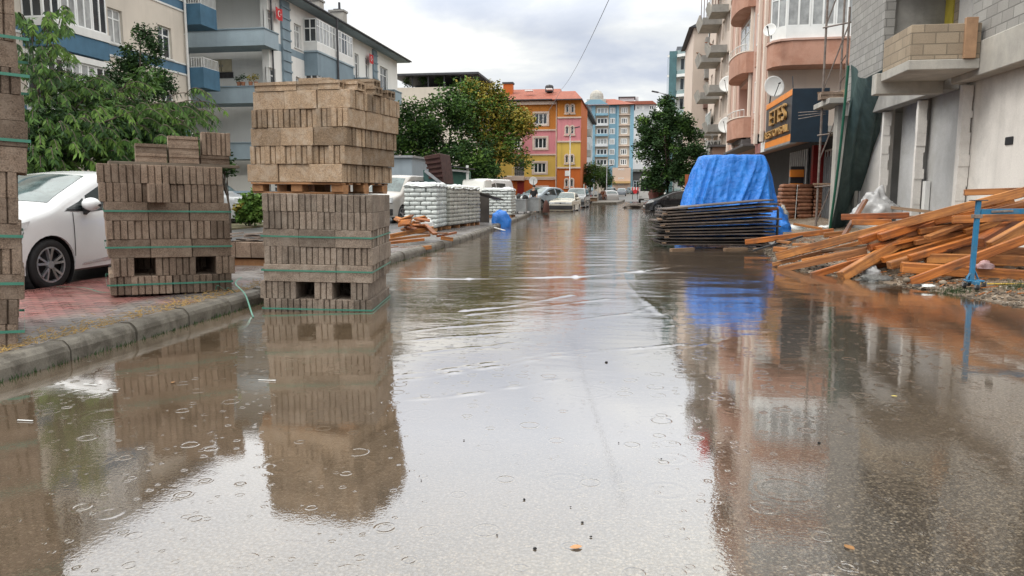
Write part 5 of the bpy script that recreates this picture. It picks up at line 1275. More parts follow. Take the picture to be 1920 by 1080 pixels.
# scrap wood on the kerb
m_wood, t = new_mat('wet_timber'); b = NB(t); O = b.obj()
gr = b.noise(b.mapv(O, (14, 14, .9)), 1.6, 6, .65, .6); kn = b.n('ShaderNodeTexVoronoi'); b.l(b.mapv(O, (5.5, 5.5, 1.7)), kn.inputs['Vector']); kn.inputs['Scale'].default_value = 1.0
oi = b.n('ShaderNodeObjectInfo')
ramp_ = b.n('ShaderNodeValToRGB'); b.l(oi.outputs['Random'], ramp_.inputs[0]); e = ramp_.color_ramp.elements
e[0].position = 0; e[0].color = (.27, .085, .026, 1); e[1].position = 1; e[1].color = (.50, .22, .06, 1)
q = e.new(.35); q.color = (.47, .165, .034, 1); q = e.new(.7); q.color = (.40, .18, .055, 1); q = e.new(.85); q.color = (.22, .095, .042, 1)
c = b.mix(b.rng(gr, .38, .62), b.mix(1.0, ramp_.outputs[0], (.48, .38, .32, 1), 'MULTIPLY'), b.mix(1.0, ramp_.outputs[0], (1.2, 1.15, 1.1, 1), 'MULTIPLY'))
c = b.mix(b.rng(kn.outputs['Distance'], .14, .05), c, (.075, .03, .014, 1))
dn = b.noise(b.pos(), 3.2, 5, .65); c = b.mix(b.rng(dn, .48, .70, 0, .75), c, (.11, .055, .03, 1))
sh = b.bsdf(c, b.rng(dn, .3, .7, .30, .6), 0, b.bump(gr, .5, .006), .45); b.out(sh.outputs[0]); MATS['wet_timber'] = m_wood
m_oldwood, t = new_mat('weathered_timber'); b = NB(t); O = b.obj()
gr = b.noise(b.mapv(O, (16, 16, .8)), 1.6, 6, .65, .6); c = b.mix(b.rng(gr, .3, .7), (.12, .075, .05, 1), (.33, .23, .15, 1)); c = b.mix(b.rng(b.noise(b.pos(), 2.5, 5), .4, .7, 0, .6), c, (.17, .10, .06, 1))
sh = b.bsdf(c, .6, 0, b.bump(gr, .6, .006), .35); b.out(sh.outputs[0]); MATS['weathered_timber'] = m_oldwood
def timber(a, c_, wd, ht, label, roll=0, mt=None, group='loose timbers', name='timber', cat='timber'):
    """a beam as its own object with local z along the grain"""
    a, c_ = Vector(a), Vector(c_); d = c_-a; L = d.length; d.normalize()
    mb = MB(); n = max(1, int(L/.5)); sag = rnd.uniform(-.006, .006)
    h = d.cross(Vector((0, 0, 1))).normalized() if abs(d.z) < .98 else Vector((1, 0, 0)); u = h.cross(d)
    if roll: h, u = h*math.cos(roll)+u*math.sin(roll), u*math.cos(roll)-h*math.sin(roll)
    for i in range(n+1):
        s_ = sag*math.sin(PI*i/n)
        for x, y in ((-wd/2, -ht/2), (wd/2, -ht/2), (wd/2, ht/2), (-wd/2, ht/2)): mb.v.append((x+s_, y+s_, L*i/n))
    for i in range(n):
        for k in range(4): k2 = (k+1) % 4; mb.f.append((i*4+k, i*4+k2, (i+1)*4+k2, (i+1)*4+k)); mb.m.append(0)
    mb.f += [(3, 2, 1, 0), tuple(range(n*4, n*4+4))]; mb.m += [0, 0]
    o = mb.build(name, mt or m_wood, bevel=min(wd, ht)*.07)
    o.matrix_world = Matrix(((h.x, u.x, d.x, a.x), (h.y, u.y, d.y, a.y), (h.z, u.z, d.z, a.z), (0, 0, 0, 1)))
    return tag(o, label, cat, group)
G1 = 'scrap wood on the left kerb'
def tk(p, q, Y0_, Y1_, wd, ht, lb, **k): return timber(on_y(*p, Y0_), on_y(*q, Y1_), wd, ht, lb, group=G1, **k)
tk((726, 471), (809, 463.5), 15.2, 15.6, .06, .085, 'lowest orange beam at the front of the kerb scrap pile')
tk((726, 456), (795, 449), 15.5, 16.3, .05, .06, 'orange batten second from the bottom of the kerb scrap pile')
tk((728, 450), (806, 441), 15.7, 16.6, .05, .055, 'pale edged batten in the middle of the kerb scrap pile')
tk((732, 443), (812, 428), 16, 17, .06, .10, 'broad rising plank across the kerb scrap pile')
tk((770, 437), (838, 437), 16.8, 17.4, .10, .03, 'thin plank lying flat at the right of the kerb scrap pile')
tk((828, 446), (848, 449), 16.9, 17.2, .07, .09, 'short beam end sticking out at the right of the kerb scrap pile')
tk((796, 421), (816, 439), 17.0, 16.6, .12, .05, 'short broad offcut leaning across the kerb scrap pile')
tk((820, 443), (855, 436), 17.2, 17.9, .06, .05, 'bent grey edged batten at the far right of the kerb scrap pile')
tk((731, 466), (745, 464), 15.1, 15.3, .07, .06, 'small pale offcut at the bottom left of the kerb scrap pile')
for i in range(22):
    px, py = rnd.uniform(734, 788), rnd.uniform(408, 432); Y = rnd.uniform(16.4, 17.6); a_ = rnd.uniform(-.7, .6); l_ = rnd.uniform(14, 34)
    tk((px, py), (px+l_*math.cos(a_), py+l_*math.sin(a_)*.6), Y, Y+rnd.uniform(-.3, .3), rnd.uniform(.06, .14), rnd.uniform(.025, .04), 'short reddish board scrap tangled on top of the kerb scrap pile', roll=rnd.uniform(-1, 1))
lump('bag', 'white crumpled plastic bag on the kerb scrap pile', 'plastic bag', on_y(795, 424, 17.4), (.25, .2, .2), MATS['white_film'], 5, .35, 14, 8)
# rubble and tiles between the two stacks
pz = on_z(470, 500, .15)
tl = thing('paver_pallet', 'low pallet of broken roofing tiles and grey kerbs between the block stacks', 'pallet', (pz.x, pz.y, .15))
for k in range(4):
    for i in range(4):
        mb = MB(); mb.box(-.5+i*.26, -.5+i*.26+.25, 0, .5, .14+k*.0, .14+.24); 
        if k == 0: mb.build('kerb_block', mBrown, tl, bevel=.006)
for i in range(14):
    mb = MB(); x, y, z = rnd.uniform(-.5, .5), rnd.uniform(.0, .6), .40+rnd.random()*.10; a_ = rnd.uniform(-.3, .3)
    mb.beam((x-.14, y, z), (x+.16, y+a_*.2, z+rnd.uniform(-.03, .03)), .2, .025); mb.build('tile', mat('grey_tile', (.22, .18, .155), .7, .3, 6, .4, 40), tl)
for i in range(3): mb = MB(); mb.box(-.55, .55, .05+i*.22, .15+i*.22, .01, .11); mb.build('runner', m_pal, tl)
# metal rubbish containers
def container(px0, px1, pyt, pyb, label, Y, dp=.9, rusty=False):
    a, c_ = on_y(px0, pyb, Y), on_y(px1, pyb, Y); zt_ = on_y(px0, pyt, Y).z; W = c_.x-a.x; zb = .2
    t_ = thing('rubbish_container', label, 'rubbish container', (a.x, Y, .15), 0, 'rubbish containers'); H_ = zt_-.15; mt = mat('galvanised', (.36, .37, .37), .45, .2, 3, .2, 30, metal=.5, streak=.3)
    mb = MB(); n = 12
    for i in range(n): x = W*i/n; mb.box(x, x+W/n*.55, 0, .04, .12, H_); mb.box(x+W/n*.55, x+W/n, .02, .04, .12, H_)
    mb.box(0, W, .041, dp, .12, .16); mb.box(0, .03, .041, dp, .161, H_); mb.box(W-.03, W, .041, dp, .161, H_); mb.box(0.031, W-.031, dp-.04, dp, .161, H_); mb.build('body', mt, t_)
    mb = MB(); mb.box(-.03, W+.03, -.04, .045, H_+.002, H_+.05); mb.box(-.03, .05, .046, dp+.03, H_+.002, H_+.05); mb.box(W-.05, W+.03, .046, dp+.03, H_+.002, H_+.05); mb.build('rim', MATS['steel'], t_)
    for x in (.1, W-.1):
        for y in (.12, dp-.12): mb = MB(); mb.lathe([(.001, x-.02), (.06, x-.02), (.06, x+.02), (.001, x+.02)], (0, y, .06), 'x', 12); mb.build('wheel', MATS['rubber'], t_)
    return t_
container(963, 986, 375, 400, 'ribbed grey metal rubbish container heaped with rubbish, beside the bag pallet', 38.5)
container(990, 1010, 372, 398, 'plain dark grey rubbish container right of the heaped one', 39.5)
for i, (px, py) in enumerate([(966, 371), (972, 368), (978, 372), (984, 370), (975, 373)]):
    lump('rubbish_bag', ['pale grey', 'black', 'white', 'dark grey', 'grey'][i]+' rubbish bag heaped on the ribbed container', 'rubbish bag', on_y(px, py+3, 38.9), (.17, .2, .22), [MATS['white_film'], MATS['black'], MATS['white_film'], MATS['rubber'], MATS['concrete']][i], i*3.3, .35, 12, 7, group='rubbish bags on the container')
p = on_y(1024, 382, 43); lump('bag', 'dark brown sack standing on the pavement beside the cream sedan', 'sack', (p.x, 43, .1), (.2, .2, .7), mat('brown_sack', (.07, .03, .022), .9, .2), 4, .12, 14, 8)
# person behind the containers
def person():
    Y = 43.5; p = on_y(1001, 360, Y); zt_ = on_y(1001, 347.5, Y).z; s_ = (zt_-.1)/1.72
    t_ = thing('person', 'person in a dark top standing behind the rubbish containers', 'person', (p.x, Y, .1), math.radians(-20)); t_.scale = (s_, s_, s_)
    J = {'pel': (0, 0, .95, .13), 'wai': (0, 0, 1.10, .12), 'che': (0, .01, 1.32, .145), 'nek': (0, 0, 1.47, .055), 'hd0': (0, -.02, 1.56, .085), 'hd1': (0, -.015, 1.66, .085),
         'shl': (-.18, 0, 1.40, .06), 'ell': (-.24, -.03, 1.14, .045), 'wrl': (-.20, -.20, .98, .032), 'hal': (-.18, -.27, .94, .03), 'shr': (.18, 0, 1.40, .06), 'elr': (.25, .0, 1.14, .045), 'wrr': (.22, -.10, .90, .032), 'har': (.21, -.14, .83, .03),
         'hil': (-.09, 0, .90, .095), 'knl': (-.10, -.02, .50, .062), 'anl': (-.10, .02, .09, .04), 'tol': (-.11, -.13, .04, .035), 'hir': (.09, 0, .90, .095), 'knr': (.11, .0, .50, .062), 'anr': (.12, .05, .09, .04), 'tor': (.13, -.10, .04, .035)}
    E_ = [('pel', 'wai'), ('wai', 'che'), ('che', 'nek'), ('nek', 'hd0'), ('hd0', 'hd1'), ('che', 'shl'), ('shl', 'ell'), ('ell', 'wrl'), ('wrl', 'hal'), ('che', 'shr'), ('shr', 'elr'), ('elr', 'wrr'), ('wrr', 'har'), ('pel', 'hil'), ('hil', 'knl'), ('knl', 'anl'), ('anl', 'tol'), ('pel', 'hir'), ('hir', 'knr'), ('knr', 'anr'), ('anr', 'tor')]
    def skin(nm, edges, mt, grow, root):
        ks = list(dict.fromkeys([k for e_ in edges for k in e_])); me = bpy.data.meshes.new(nm)
        me.from_pydata([J[k][:3] for k in ks], [(ks.index(a), ks.index(c_)) for a, c_ in edges], []); me.materials.append(mt)
        o = bpy.data.objects.new(nm, me); COL.objects.link(o); o.parent = t_
        o.modifiers.new('s', 'SKIN'); sv = me.skin_vertices[0].data if me.skin_vertices else None
        if sv is None:
            bm = bmesh.new(); bm.from_mesh(me); bm.verts.layers.skin.verify(); bm.to_mesh(me); bm.free(); sv = me.skin_vertices[0].data
        for i, k in enumerate(ks): sv[i].radius = (J[k][3]+grow, J[k][3]*.85+grow); sv[i].use_root = (k == root)
        ss = o.modifiers.new('u', 'SUBSURF'); ss.levels = 2; ss.render_levels = 2
        return o
    skin('body', E_, mat('skin', (.45, .27, .19), .55, .08), 0, 'pel')
    skin('top', [('pel', 'wai'), ('wai', 'che'), ('che', 'shl'), ('shl', 'ell'), ('che', 'shr'), ('shr', 'elr')], mat('black_cloth', (.014, .014, .016), .9, .2), .022, 'wai')
    skin('trousers', [('pel', 'hil'), ('hil', 'knl'), ('knl', 'anl'), ('pel', 'hir'), ('hir', 'knr'), ('knr', 'anr')], mat('navy_cloth', (.02, .025, .045), .9, .2), .02, 'pel')
    mb = MB(); mb.sphere((0, .015, 1.655), (.098, .105, .105), 14, 9); mb.build('hair', mat('dark_hair', (.02, .013, .01), .6, .2), t_, smooth=True)
person()
# round dish on a post beside the person
def dish(label, c, R_, face, post=None, group=None, mk='white_paint'):
    t_ = thing('satellite_dish', label, 'satellite dish', c, 0, group); f = Vector(face).normalized(); q = f.to_track_quat('Z', 'Y').to_matrix().to_4x4()
    mb = MB(); pr = [(R_*k/8, .22*R_*(k/8)**2) for k in range(9)]; pr = [(max(.001, r_), h) for r_, h in pr]; mb.lathe(pr+[(R_, .22*R_-.01)]+[(r_, h-.012) for r_, h in pr[::-1]], seg=28)
    mb.v = [tuple(q @ Vector(v)) for v in mb.v]; mb.build('reflector', MATS[mk], t_, smooth=True)
    fp = q @ Vector((0, 0, R_*1.15)); lo = q @ Vector((0, -R_*.9, .2*R_))
    if lo.z > 0: lo = q @ Vector((0, R_*.9, .2*R_))
    mb = MB(); mb.tube([lo, fp], .018, 6); a = mb.build('feed_arm', MATS['dark_steel'], t_)
    mb = MB(); mb.tube([fp-f*.02, fp+f*.08], .035, 8); mb.build('receiver', MATS['black'], a)
    mb = MB(); back = -f*.16
    if post is None: mb.tube([Vector((0, 0, 0)), back, back+Vector((0, 0, -R_))], .025, 8)
    else: mb.tube([Vector((0, 0, 0)), back, Vector(post)-Vector(c)], .03, 8)
    mb.build('mount', MATS['dark_steel'], t_)
p = on_y(999.5, 339.5, 60); dish('round white dish on a post in front of the orange building', p, .34, (.3, -1, .25), (p.x+.1, 60.2, .1))
# ================================================================== RIGHT SIDE: HOUSE UNDER CONSTRUCTION
def brick_mat(name, c1, c2, mortar, w_=.40, h_=.20, rough=.9):
    m_, t = new_mat(name); b = NB(t); P = b.pos()
    sp_ = b.n('ShaderNodeSeparateXYZ'); b.l(P, sp_.inputs[0]); cb = b.n('ShaderNodeCombineXYZ')
    b.l(b.math('ADD', sp_.outputs[0], sp_.outputs[1]), cb.inputs[0]); b.l(sp_.outputs[2], cb.inputs[1])
    bt = b.n('ShaderNodeTexBrick'); b.l(cb.outputs[0], bt.inputs['Vector']); bt.inputs['Scale'].default_value = 1
    bt.inputs['Brick Width'].default_value = w_; bt.inputs['Row Height'].default_value = h_; bt.inputs['Mortar Size'].default_value = .012; bt.inputs['Mortar Smooth'].default_value = .3; bt.inputs['Bias'].default_value = -.1
    bt.inputs['Color1'].default_value = c4(c1); bt.inputs['Color2'].default_value = c4(c2); bt.inputs['Mortar'].default_value = c4(mortar)
    n_ = b.noise(P, 2.2, 6, .65); f_ = b.noise(P, 60, 3, .7)
    c = b.mix(b.rng(n_, .4, .75, 0, .5), bt.outputs['Color'], c4([x*.6 for x in c1]))
    c = b.mix(.35, c, b.mix(1.0, c, b.mix(b.rng(f_, .3, .7), (.6, .6, .6, 1), (1.4, 1.4, 1.4, 1)), 'MULTIPLY'))
    hb = b.math('ADD', b.math('MULTIPLY', bt.outputs['Fac'], -1.0), b.math('MULTIPLY', f_, .3))
    sh = b.bsdf(c, rough, 0, b.bump(hb, .6, .012), .3); b.out(sh.outputs[0]); MATS[name] = m_; return m_
brick_mat('grey_blockwork', (.34, .33, .31), (.26, .25, .235), (.17, .165, .155))
brick_mat('tan_blockwork', (.37, .30, .22), (.28, .225, .165), (.21, .175, .13))
mat('plaster', (.70, .67, .63), .9, .10, .5, .15, 30, streak=.3, fine=.1, col2=(.45, .43, .40), c2amt=.45)
mat('plaster_grey', (.47, .47, .465), .9, .12, .6, .15, 30, streak=.3, fine=.1, col2=(.33, .32, .30), c2amt=.45)
mat('yellow_formwork', (.52, .42, .06), .7, .15, 3, streak=.3)
XC = 6.2
bD = thing('unfinished_building', 'unfinished building of bare blockwork and concrete on the right with open ground floor', 'building')
def part(nm, mt, par, fn, **k):
    mb = MB(); fn(mb); return mb.build(nm, MATS[mt] if isinstance(mt, str) else mt, par, **k)
ZB = 3.42
Yn, Yf = 13.25, 23.6
# ground floor
part('floor_slab', 'concrete', bD, lambda m: m.box(XC+.1, 16, Yn, Yf, .0, .36), bevel=.02)
part('ceiling_slab', 'concrete', bD, lambda m: m.box(XC+.302, 16, Yn, Yf, ZB+.12, ZB+.34))
part('edge_beam', 'concrete_light', bD, lambda m: m.box(XC, XC+.30, Yn-.3, 16.4, ZB, ZB+.62), bevel=.015)
part('edge_beam', 'concrete_light', bD, lambda m: m.box(4.9, XC-.003, 16.72, 17.0, ZB-.12, ZB+.30), bevel=.012)
part('edge_beam', 'concrete', bD, lambda m: m.box(XC, XC+.30, 16.72, Yf, ZB-.05, ZB+.50), bevel=.012)
for Y, w_ in ((Yn-.1, .34), (16.35, .3), (18.6, .28), (21.0, .28), (23.3, .3)):
    part('column', 'plaster' if Y < 17 else 'concrete_light', bD, lambda m: m.box(XC+.20, XC+.30, Y-w_*.35, Y+w_*.35, .0, ZB-.052 if Y > 16.4 else ZB-.003), bevel=.015)
part('wall_panel', 'plaster', bD, lambda m: m.box(XC+.33, XC+.48, Yn+.1, 16.2, .362, ZB+.11))
part('wall_panel', 'plaster_grey', bD, lambda m: m.box(XC+.42, XC+.55, 16.6, 18.5, .362, ZB+.11))
part('wall_panel', 'plaster_grey', bD, lambda m: m.box(XC+.62, XC+.75, 18.7, 20.9, .362, ZB+.11))
part('wall_panel', 'plaster', bD, lambda m: m.box(XC+.36, XC+.5, 21.1, 23.2, .362, ZB+.11))
part('partition', 'plaster_grey', bD, lambda m: m.box(XC+.32, XC+2.5, 18.55, 18.7, .362, ZB+.115))
part('partition', 'plaster_grey', bD, lambda m: m.box(XC+.32, XC+2.5, 23.2, 23.35, .362, ZB+.115))
part('partition', 'concrete', bD, lambda m: m.box(XC+.705, XC+2.5, 16.25, 16.4, .362, ZB+.115))
def jamb(Y):
    m = MB(); z = .37
    while z < ZB-.1:
        h_ = rnd.uniform(.12, .3); m.box(XC+.12, XC+.30+rnd.uniform(-.02, .02), Y-.05+rnd.uniform(-.02, .01), Y+.06+rnd.uniform(-.01, .02), z, min(z+h_-.001, ZB-.06)); z += h_
    m.build('rough_jamb', MATS['plaster'], bD)
jamb(16.12); jamb(18.42); jamb(20.8)
q = on_x(1893, 264, XC+.328); part('socket_box', 'black', bD, lambda m: m.box(XC+.31, XC+.329, q.y-.14, q.y+.14, q.z-.07, q.z+.07), bevel=.01)
part('white_panel', 'white_paint', bD, lambda m: m.box(XC+.3, XC+.4, 18.15, 18.33, .37, 1.55))
# first floor
part('block_wall', 'grey_blockwork', bD, lambda m: m.box(XC+.05, XC+.25, Yn-.2, 15.75, ZB+.622, 5.0))
def wall_a(m):
    F = fx(XC+.05, -1); F.wall(m, Yn-.2, 15.75, 5.002, 7.4, [(13.6, 15.0, 5.05, 6.4)], .2); m.box(XC+.252, XC+.26, Yn-.2, 13.6, 5.0, 7.4)
part('block_wall', 'grey_blockwork', bD, wall_a, recalc=False)
part('window_sill_bricks', mat('red_brick', (.35, .16, .09), .9, .2, 6), bD, lambda m: m.box(XC+.0, XC+.25, 13.6, 15.0, 5.003, 5.09))
part('block_wall', 'grey_blockwork', bD, lambda m: m.box(XC-.05, XC+.2, 20.6, 23.6, ZB+.502, 9.5))
part('side_wall', 'concrete', bD, lambda m: m.box(XC+.203, XC+2.2, 20.7, 20.9, ZB+.52, 9.5))
part('back_wall', 'concrete', bD, lambda m: m.box(XC+1.5, XC+1.7, 15.8, 20.69, ZB+.52, 9.5))
for px0, px1, mk, d_ in ((1722, 1738, 'yellow_formwork', .0), (1765, 1792, 'yellow_formwork', .02), (1738, 1752, 'grey_blockwork', .05), (1752, 1765, 'eave_dark', .04), (1792, 1800, 'tan_blockwork', .05), (1800, 1830, 'plaster', .06)):
    y1, y0 = on_x(px0, 30, XC+1.45).y, on_x(px1, 30, XC+1.45).y
    part('door_frame' if 'yellow' in mk else 'infill_panel', mk, bD, lambda m: m.box(XC+1.36+d_, XC+1.49, y0, y1, ZB+.53, 6.6))
part('upper_slab', 'concrete', bD, lambda m: m.box(XC, 16, Yn-.2, Yf, 6.62, 6.84))
part('roof_floor', 'concrete', bD, lambda m: m.box(XC+.2, 16, Yn-.2, Yf, 9.6, 9.8))
# balcony with block parapet
bx0, by0, by1 = 4.98, 15.15, 16.7
bal = part('balcony', 'concrete_light', bD, lambda m: m.box(bx0, XC-.003, by0, by1, ZB+.12, ZB+.30), bevel=.012)
part('parapet', 'tan_blockwork', bal, lambda m: (m.box(bx0+.02, XC-.005, by0+.02, by0+.2, ZB+.303, ZB+.93), m.box(bx0+.02, bx0+.2, by0+.202, by1-.02, ZB+.303, ZB+.93)), bevel=.008)
o = MB(); q = on_y(1818, 58, 15.2); o.box(q.x-.1, q.x+.1, 15.1, 15.2, ZB+.301, ZB+1.02); tag(o.build('board', mat('tan_board', (.36, .22, .13), .8, .2, 5), bevel=.004), 'small brown board standing on the unfinished balcony', 'board')
# rough lower slab beside the scaffold
q0, q1 = on_y(1543, 190, 24.4), on_y(1582, 190, 24.4)
part('landing_slab', 'concrete_light', bD, lambda m: m.box(q0.x, XC+.0, 23.65, 25.6, q0.z-.14, q0.z+.02), bevel=.012)
part('landing_beam', 'concrete', bD, lambda m: m.box(q0.x+.45, XC+.2, 23.7, 24.0, q0.z-.5, q0.z-.143))
part('lift_shaft', 'concrete_light', bD, lambda m: m.box(on_y(1566, 300, 24.2).x, on_y(1586, 300, 24.2).x, 24.2, 24.6, .0, q0.z-.15), bevel=.01)
put_block(hbB, Matrix.Translation((q0.x+.16, 24.2, q0.z+.022)) @ Rz(PI/2) @ Matrix.Scale(2.1, 4), 'hollow block on the landing slab next to the scaffold', 'blocks on the landing slab')
put_block(V_TAN[1], Matrix.Translation((q0.x+.75, 24.5, q0.z+.022)) @ Matrix.Scale(1.7, 4), 'tan block on the landing slab next to the scaffold', 'blocks on the landing slab')
# --- scaffold
def scaffold():
    t_ = thing('scaffold', 'rusty steel tube scaffold tower at the corner of the unfinished building', 'scaffold', (0, 0, 0))
    rust = mat('rusty_tube', (.20, .17, .15), .6, .3, 8, metal=.3, col2=(.12, .06, .04)); red = mat('red_tube', (.10, .03, .03), .6, .2, 6)
    P0 = [on_z(1531, 417, .12), on_z(1560, 425, .12)]
    for px, py, Y, dpx, mt, top in ((1531, 400, 25.0, 18, rust, -40), (1562, 400, 26.3, 12, rust, -40), (1572, 400, 24.6, 12, rust, 60), (1585, 300, 23.9, 12, red, -60)):
        mb = MB(); a = on_y(px, 400, Y); mb.tube([(a.x, Y, .12), (a.x, Y, 8.6 if top < 0 else 6.8)], .035, 8); mb.build('standard', mt, t_)
    ax, bx_, cx_ = on_y(1531, 400, 25).x, on_y(1562, 400, 26.3).x, on_y(1572, 400, 24.6).x
    for k in range(9):
        z = .5+k*.62; mb = MB(); mb.tube([(cx_, 24.6, z), (bx_, 26.3, z)], .02, 6); mb.build('rung', rust, t_)
    for z0, z1 in ((.3, 2.2), (2.3, 4.2), (4.4, 6.3), (6.4, 8.3)):
        mb = MB(); mb.tube([(ax, 25, z0), (cx_, 24.6, z1)], .02, 6); mb.build('brace', rust, t_)
    for z in (1.45, 3.05, 4.3, 6.3):
        mb = MB(); mb.tube([(ax-.1, 25, z), (cx_+.3, 24.6, z+.1)], .024, 6); mb.build('ledger', rust, t_)
    for z in (1.55, 4.35):
        mb = MB(); mb.beam((ax-.1, 25.2, z), (cx_+.3, 24.9, z), .45, .05); mb.build('plank', MATS['weathered_timber'], t_)
    for i in range(3):
        a, c_ = on_y(1497, 211+i*6, 26.2), on_y(1548, 208+i*3, 25); mb = MB(); mb.tube([a, c_], .012, 5); mb.build('tie_rod', rust, t_)
scaffold()
# --- dark green sheet hanging to the ground
def green_sheet():
    m_, t = new_mat('green_sheet'); b = NB(t); P = b.pos()
    n_ = b.noise(b.mapv(P, (3, 3, .5)), 1.5, 5, .6, .5)
    c = b.mix(b.rng(n_, .3, .7), (.034, .060, .058, 1), (.075, .118, .112, 1)); sh = b.bsdf(c, .5, 0, b.bump(b.noise(b.mapv(P, (6, 6, .6)), 1.6, 5, .6, .4), .5, .05), .4); b.out(sh.outputs[0])
    tl_, tr_ = on_y(1592, 122, 21.6), on_y(1668, 106, 20.0); bl, br = on_z(1556, 436, .13), on_z(1618, 430, .13); br = Vector((br.x, br.y+.2, .13))
    n, m2 = 26, 34; mb = MB()
    for side in (0, 1):
        for j in range(m2+1):
            v = j/m2
            for i in range(n+1):
                u = i/n; p = tl_.lerp(tr_, u).lerp(bl.lerp(br, u), v)
                sag = -.42*4*u*(1-u)*(1-v)**3; f_ = .06*math.sin(u*17+2*math.sin(v*3))+.07*math.sin(u*7+1+v*2.5)+.03*math.sin(v*11+u*9)*(1-v)
                p += Vector((f_*.5, -f_-.28*math.sin(PI*v)*.5-side*.0-.0, sag)); mb.v.append((p.x+(.004 if side else 0), p.y+(.006 if side else 0), p.z))
    N1 = (n+1)*(m2+1)
    for side in (0, 1):
        for j in range(m2):
            for i in range(n): a = side*N1+j*(n+1)+i; mb.f.append((a, a+1, a+n+2, a+n+1)); mb.m.append(0)
    tag(mb.build('tarpaulin', m_, smooth=True), 'dark green plastic sheet hanging from the unfinished building down to the ground', 'tarpaulin')
    # bright green hem rope along the left edge
    e_ = MB(); e_.tube([tl_.lerp(bl, k/12)+Vector((-.03, -.05-.14*math.sin(PI*k/12), -.02)) for k in range(13)], .035, 6)
    tag(e_.build('rope', mat('green_hem', (.012, .10, .06), .6, .2, 4)), 'bright green rolled hem along the left edge of the green sheet', 'rope')
green_sheet()
lump('plastic_sheet', 'crumpled translucent white plastic sheet heaped in the open ground floor', 'plastic sheet', on_y(1643, 398, 17.2)-Vector((0, 0, .1)), (.46, .3, .60), mat('pale_film', (.36, .36, .36), .3, .15, 5, .5, 14, spec=.6), 8.1, .5, 40, 20, p=1.5, fold=11)

# ================================================================== PINK BUILDING WITH SHOP
mat('pink_wall', (.52, .345, .285), .85, .1, .6, .1, 30, streak=.2, fine=.06)
mat('salmon', (.43, .24, .175), .85, .12, .8, .1, 30, streak=.25, col2=(.30, .13, .08), c2amt=.5)
mat('cream_stripe', (.70, .61, .53), .85, .06, .8, streak=.12)
mat('beige_end', (.58, .49, .42), .85, .06, .6, streak=.15)
mat('sign_black', (.03, .034, .04), .4, .2, 3, streak=.2)
mat('sign_navy', (.010, .022, .036), .45, .2, 3)
mat('orange_panel', (.72, .24, .03), .45, .1, 3)
mat('gold_letter', (.42, .25, .09), .4, .15, 6)
XP = 5.5; YP0, YP1 = 33.4, 45.6; TOP = 17.0
bE = thing('apartment_building', 'pink apartment building with cream stripes, round balconies and a shop below', 'building')
FP = fx(XP, -1)
# facade columns: recessed balcony strip between stripes
rec0, rec1 = on_x(1411, 150, XP).y, on_x(1387, 150, XP).y
narrow = [(on_x(1419, 80, XP).y, on_x(1412.5, 80, XP).y)]
holes = []
fl = 3.0; z1 = zx(1400, 130, XP)
for k in range(5): holes.append((rec0, rec1, 3.9+fl*k+.9, 3.9+fl*k+2.75))
for k in range(5): holes.append((34.0, 34.6, 4.3+fl*k+.6, 4.3+fl*k+2.0))
mb = MB(); FP.wall(mb, YP0, YP1, 3.4, TOP, holes, .9)
mb.add([(XP, YP1, 3.4), (XP+6, YP1, 3.4), (XP+6, YP1, TOP), (XP, YP1, TOP)], [(0, 1, 2, 3)]); mb.add([(XP, YP0, 3.4), (XP+9, YP0, 3.4), (XP+9, YP1, 3.4), (XP, YP1, 3.4)], [(0, 1, 2, 3)])
mb.box(XP+.91, XP+9, YP0+.3, YP1-.1, 3.41, TOP)
mb.build('wall', MATS['pink_wall'], bE, recalc=False)
part('end_wall', 'beige_end', bE, lambda m: m.box(XP+.003, XP+9, YP0-.02, YP0+.25, 3.4, TOP))
for px, w_ in ((1372.5, 3), (1383, 3.5), (1411, 3), (1426, 7), (1437.5, 6)):
    y = on_x(px, 120, XP).y; hw = w_*y/1400*1.0*y/XP/2*.42
    part('pilaster', 'cream_stripe', bE, lambda m: m.box(XP-.16, XP-.003, y-hw*.55, y+hw*.55, 3.4, TOP), bevel=.02)
yA, yB = on_x(1436, 120, XP).y+.25, on_x(1428, 120, XP).y-.3
for k in range(5):   # brick coloured panels with dark slot openings between the stripes
    z0 = 3.9+fl*k
    for u0, u1 in ((34.05, 34.75), (36.0, 36.7), (43.5, 44.2)):
        part('spandrel', 'salmon', bE, lambda m: [m.box(XP-.045, XP-.003, u0, u1, z0+.05+j*.14, z0+.17+j*.14) for j in range(5)])
    FP.window(bE, 43.6, 44.1, z0+1.0, z0+2.4, .02, 1, 0, .05, pane=MATS['glass'])
    FP.window(bE, 36.05, 36.65, z0+1.0, z0+2.4, .02, 1, 0, .05, pane=MATS['glass'])
# rounded balconies on the street face
for k in range(5):
    z0 = 3.9+fl*k; pts = []
    for i in range(13):
        a = PI*i/12; pts.append((XP-.75*math.sin(a)**.6, (rec0+rec1)/2-(rec1-rec0)/2*1.05*math.cos(a)))
    mb = MB(); mb.prism([(x, y, z0-.05) for x, y in pts], (0, 0, .95)); bl = mb.build('balcony', MATS['salmon'], bE)
    mb = MB()
    for (xa, ya), (xb, yb) in zip(pts[1:-1], pts[2:-1]): mb.tube([(xa, ya, z0+1.25), (xb, yb, z0+1.25)], .025, 6); mb.tube([(xa, ya, z0+.9), (xa, ya, z0+1.25)], .015, 5)
    mb.build('railing', MATS['white_paint'], bl)
    mb = MB(); mb.prism([(x*1.0-.03, y, z0+.902) for x, y in pts], (0, 0, .05)); mb.build('coping', MATS['cream_stripe'], bl)
    if k in (1, 3):
        FP2 = fx(XP-.02, -1); FP2.window(bE, rec0+.05, rec1-.05, z0+.96, z0+2.7, 0, 3, .3, .07, pane=MATS['glass_curtain'])
